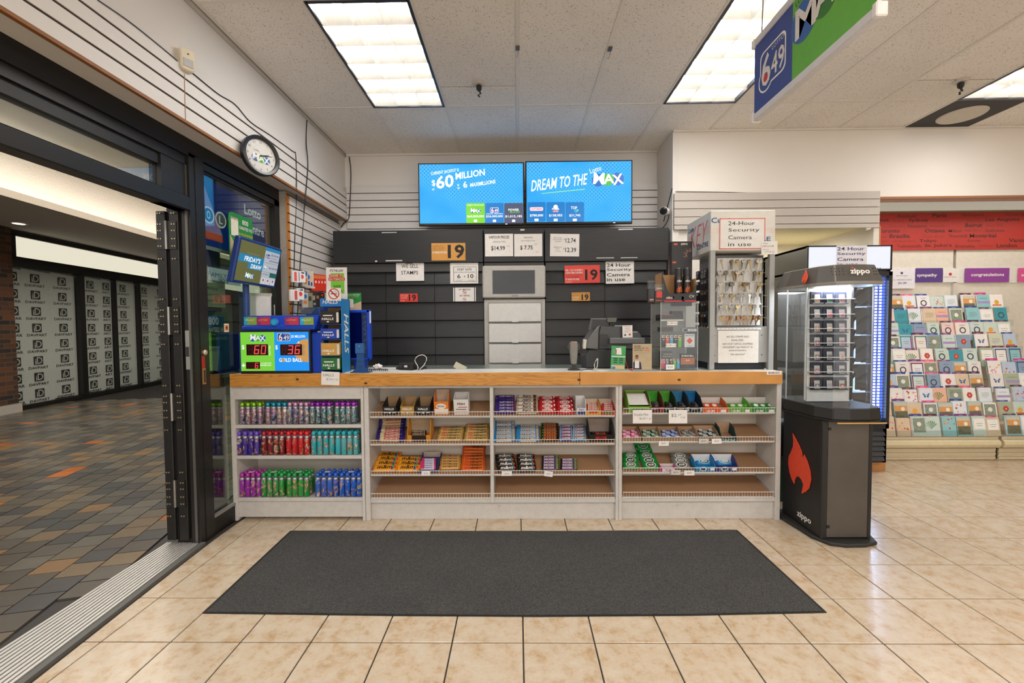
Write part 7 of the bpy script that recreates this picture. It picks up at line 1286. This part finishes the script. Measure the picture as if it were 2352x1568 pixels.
# ---------------------------------------------------------------- print on and behind the shop window
OB = M('1c3aa4', .5, em=.30); ol = thing('window_poster', 'dark blue lottery centre panel with round letters behind the shop window', 'poster', (-2.05, 3.15, 1.875), pi/2)  # emission in the poster colours paints mall light shining through it
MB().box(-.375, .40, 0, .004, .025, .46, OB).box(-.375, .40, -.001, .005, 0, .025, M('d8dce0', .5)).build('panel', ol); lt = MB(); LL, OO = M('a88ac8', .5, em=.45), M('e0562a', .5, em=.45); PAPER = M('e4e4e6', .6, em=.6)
lt.quad([(-.30, -.0008, .12), (-.12, -.0008, .12), (-.30, -.0008, .44)], LL).quad([(-.30, -.0012, .07), (-.12, -.0012, .07), (-.12, -.0012, .12), (-.30, -.0012, .12)], OO)
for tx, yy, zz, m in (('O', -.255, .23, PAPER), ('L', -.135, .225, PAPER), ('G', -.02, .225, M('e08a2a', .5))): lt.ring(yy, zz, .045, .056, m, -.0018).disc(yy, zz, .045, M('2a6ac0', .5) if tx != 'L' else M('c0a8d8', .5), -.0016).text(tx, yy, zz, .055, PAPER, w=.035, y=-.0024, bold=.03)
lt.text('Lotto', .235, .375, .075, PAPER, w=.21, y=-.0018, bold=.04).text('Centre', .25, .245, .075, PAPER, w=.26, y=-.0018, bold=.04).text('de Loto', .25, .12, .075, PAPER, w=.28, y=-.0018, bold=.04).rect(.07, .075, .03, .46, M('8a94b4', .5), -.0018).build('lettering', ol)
PAPER = M('e4e0dc', .7)
GP = M('a9b8a4', .7); sign('paper_notice', '24-Hour Security Camera sheet hanging behind the shop window', 'sign', -2.04, (462, 643, 517, 705), GP, [('24-Hour', 486, 662, 8, INK, 30), ('Security', 489, 677, 8, INK, 30), ('Camera in use', 492, 690, 8, INK, 44)], pl='x')
sign('poster', 'green 800 guaranteed wins lottery poster low behind the shop window', 'poster', -2.045, (458, 716, 526, 852), M('1f5a3a', .5), [('800', 490, 737, 18, PAPER, 24, b5), ('GUARANTEED WINS', 492, 757, 11, PAPER, 62, b5), ('$5 MILLION IN PRIZES', 492, 778, 8, M('b8c88a', .5), 62), ('OVER', 490, 768, 3, PAPER, 10), ('wintario', 492, 802, 9, INK, 32)], pl='x', extra=lambda lt, q, m, e: [lt.prism([q(481, 850), q(500, 852), q(504, 795), q(474, 795)], e+.0003, e+.0006, M('a8b4a8', .6)), lt.quad([(q(478, 0)[0], e+.0008, q(0, 852)[1]), (q(525, 0)[0], e+.0008, q(0, 852)[1]), (q(525, 0)[0], e+.0008, q(0, 812)[1])], M('8a8468', .6))])
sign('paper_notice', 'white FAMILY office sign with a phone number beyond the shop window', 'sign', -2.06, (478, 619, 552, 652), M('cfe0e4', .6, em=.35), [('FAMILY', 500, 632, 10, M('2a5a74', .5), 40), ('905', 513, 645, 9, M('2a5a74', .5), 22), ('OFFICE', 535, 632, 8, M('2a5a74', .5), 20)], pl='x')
for px0, py0, px1, py1, lb in ((515, 743, 525.5, 762, 'small orange security sticker on the window beside the poster'), (630, 700, 640.5, 724, 'small orange security sticker at the right edge of the window')):
    sign('sticker', lb, 'sticker', XG-.02, (px0, py0, px1, py1), M('e8e2d8', .5), [], .001, pl='x', extra=lambda lt, q, m, e, c=((px0+px1)/2, (py0+py1)/2), w=(px1-px0)*.34, h=(py1-py0)*.33: [lt.rect(q(c[0]-w, 0)[0], q(c[0]+w, 0)[0], q(c[0], c[1]+h)[1], q(c[0], c[1]-h)[1], M('d87a1e', .5), e), lt.quad([(q(c[0]-w*.7, 0)[0], e-.0004, q(c[0], c[1]-h*.1)[1]), (q(c[0]+w*.3, 0)[0], e-.0004, q(c[0], c[1]+h*.6)[1]), (q(c[0]+w*.5, 0)[0], e-.0004, q(c[0], c[1]-h*.5)[1])], INK)])
# ---------------------------------------------------------------- hanging packs on the lower left slatwall
def hang(name, label, cat, px, py0, py1, w, c, d=.012, out=.03, prints=(), group=None, rz=0):
    p = ax(XL+out, px, (py0+py1)/2); h = ax(XL+out, px, py0).z-ax(XL+out, px, py1).z
    t = thing(name, label, cat, (XL+out, p.y, p.z-h/2), pi/2+rz, group); MB().box(-w/2, w/2, -d/2, d/2, 0, h, M(c, .4)).build('pack', t); MB().tube([(0, out-.008, h+.004), (0, -.012, h+.002), (0, -.016, h+.008)], .0016, M('b4b2ae', .3, .8), 4).build('peg_hook', t)
    lt = MB()
    for s, fx, fz, fh, fw, cc in prints:
        if s == '#': lt.rect((fx-fw/2)*w, (fx+fw/2)*w, h*(fz-fh/2), h*(fz+fh/2), M(cc, .5), -d/2-.0006)
        elif s == 'd': lt.disc(fx*w, h*fz, h*fh/2, M(cc, .5), -d/2-.0009, 12, fw*w/2)
        else: lt.text(s, fx*w, h*fz, h*fh, M(cc, .5), w=fw*w, y=-d/2-.0012, bold=.03)
    if lt.v: lt.build('lettering', t)
CARDP = [('#', 0, .5, .9, .86, 'e8e4e4'), ('#', 0, .86, .14, .7, '3a4a7a'), ('d', 0, .5, .4, .5, 'e0482e')]; STR = lambda c: [('#', 0, .5, .8, .4, c)]
G1_, G2_ = 'packs hanging on the upper slatwall pegs', 'packs hanging on the lower slatwall pegs'
for lb, px, y0, y1, w, c, pr, out in (('white card pack with a red stripe, upper row nearest the window', 677, 622, 648, .06, 'e4e0e0', STR('d85a54'), .05), ('white card pack with a blue stripe, upper row', 683, 622, 648, .06, 'e4e0e0', STR('3a5aa0'), .06), ('boxed playing cards with a red emblem, upper slatwall row', 692, 623, 648, .065, 'e8e6e6', CARDP, .07)): hang('card_pack', lb, 'cards', px, y0, y1, w, c, .02, out, pr, G1_, -.5)
for k, (px, c, pr) in enumerate(((700, 'b8b4a8', [('d', 0, .75, .3, .7, '2a5ab0'), ('#', 0, .3, .3, .6, 'c8703a')]), (706, 'c4beb0', [('d', 0, .6, .3, .7, '2a5ab0'), ('#', 0, .25, .25, .6, '1c3a7a')]), (713, 'cfc6b8', [('#', 0, .6, .3, .6, 'e0b090'), ('#', 0, .25, .2, .5, '2a4a9a')]))): hang('blister_pack', f'clear blister pack with blue print, {ORD[k]} from the left in the upper row', 'pack', px, 618+k*2, 658+k*2, .06, c, .012, .05+.01*k, pr, G1_, -.4)
for k, px in enumerate((722, 729, 736, 743)): hang('candy_bag', f'red and orange hanging bag, {ORD[k]} from the left in the upper slatwall row', 'bag', px, 630+k*.6, 668, .07, 'd8321e', .02, .04+.008*(k % 2), [('#', 0, .85, .2, .9, 'e0784a'), ('d', .1, .55, .16, .3, 'f0e0d8'), ('o', 0, .55, .1, .2, 'c82a1a'), ('#', -.2, .2, .12, .4, 'e8c8b8')], G1_, -.5)
for lb, px, y0, y1, w, c, pr, out in (('white card pack with a red stripe, lower row nearest the window', 673, 665, 691, .06, 'e4e0e0', STR('c84a4e'), .05), ('second white card pack with a red stripe, lower row', 678, 665, 691, .06, 'e4e0e0', STR('d05048'), .06), ('boxed playing cards with a red emblem, lower slatwall row', 689, 662, 688, .065, 'e8e6e6', CARDP, .07)): hang('card_pack', lb, 'cards', px, y0, y1, w, c, .02, out, pr, G2_, -.5)
for k, (px, c, pr) in enumerate(((700, 'c0bab0', [('d', 0, .75, .3, .6, '2a6ac0'), ('#', 0, .35, .2, .6, 'd8803a')]), (711, '8a8a74', [('#', 0, .6, .3, .5, '3a3a30')]), (720, '3a322c', [('#', 0, .65, .3, .4, 'b89a8a'), ('#', .1, .25, .15, .4, '8aa0b4')]), (728, '2e2a28', [('#', 0, .7, .2, .6, 'a87a6a')]), (739, '3a241e', [('d', 0, .85, .12, .4, 'e0301e'), ('d', 0, .6, .12, .4, 'c8a08a'), ('d', 0, .38, .12, .4, 'b84a3a'), ('d', 0, .16, .12, .4, 'd0b090')]))): hang('blister_pack', f'{("clear and blue", "olive", "brown and black", "dark", "dark strip of red beads")[k]} hanging pack, {ORD[k]} from the left in the lower row', 'pack', px, 672, 706+3*(k > 3), .06, c, .012, .05, pr, G2_, -.4)
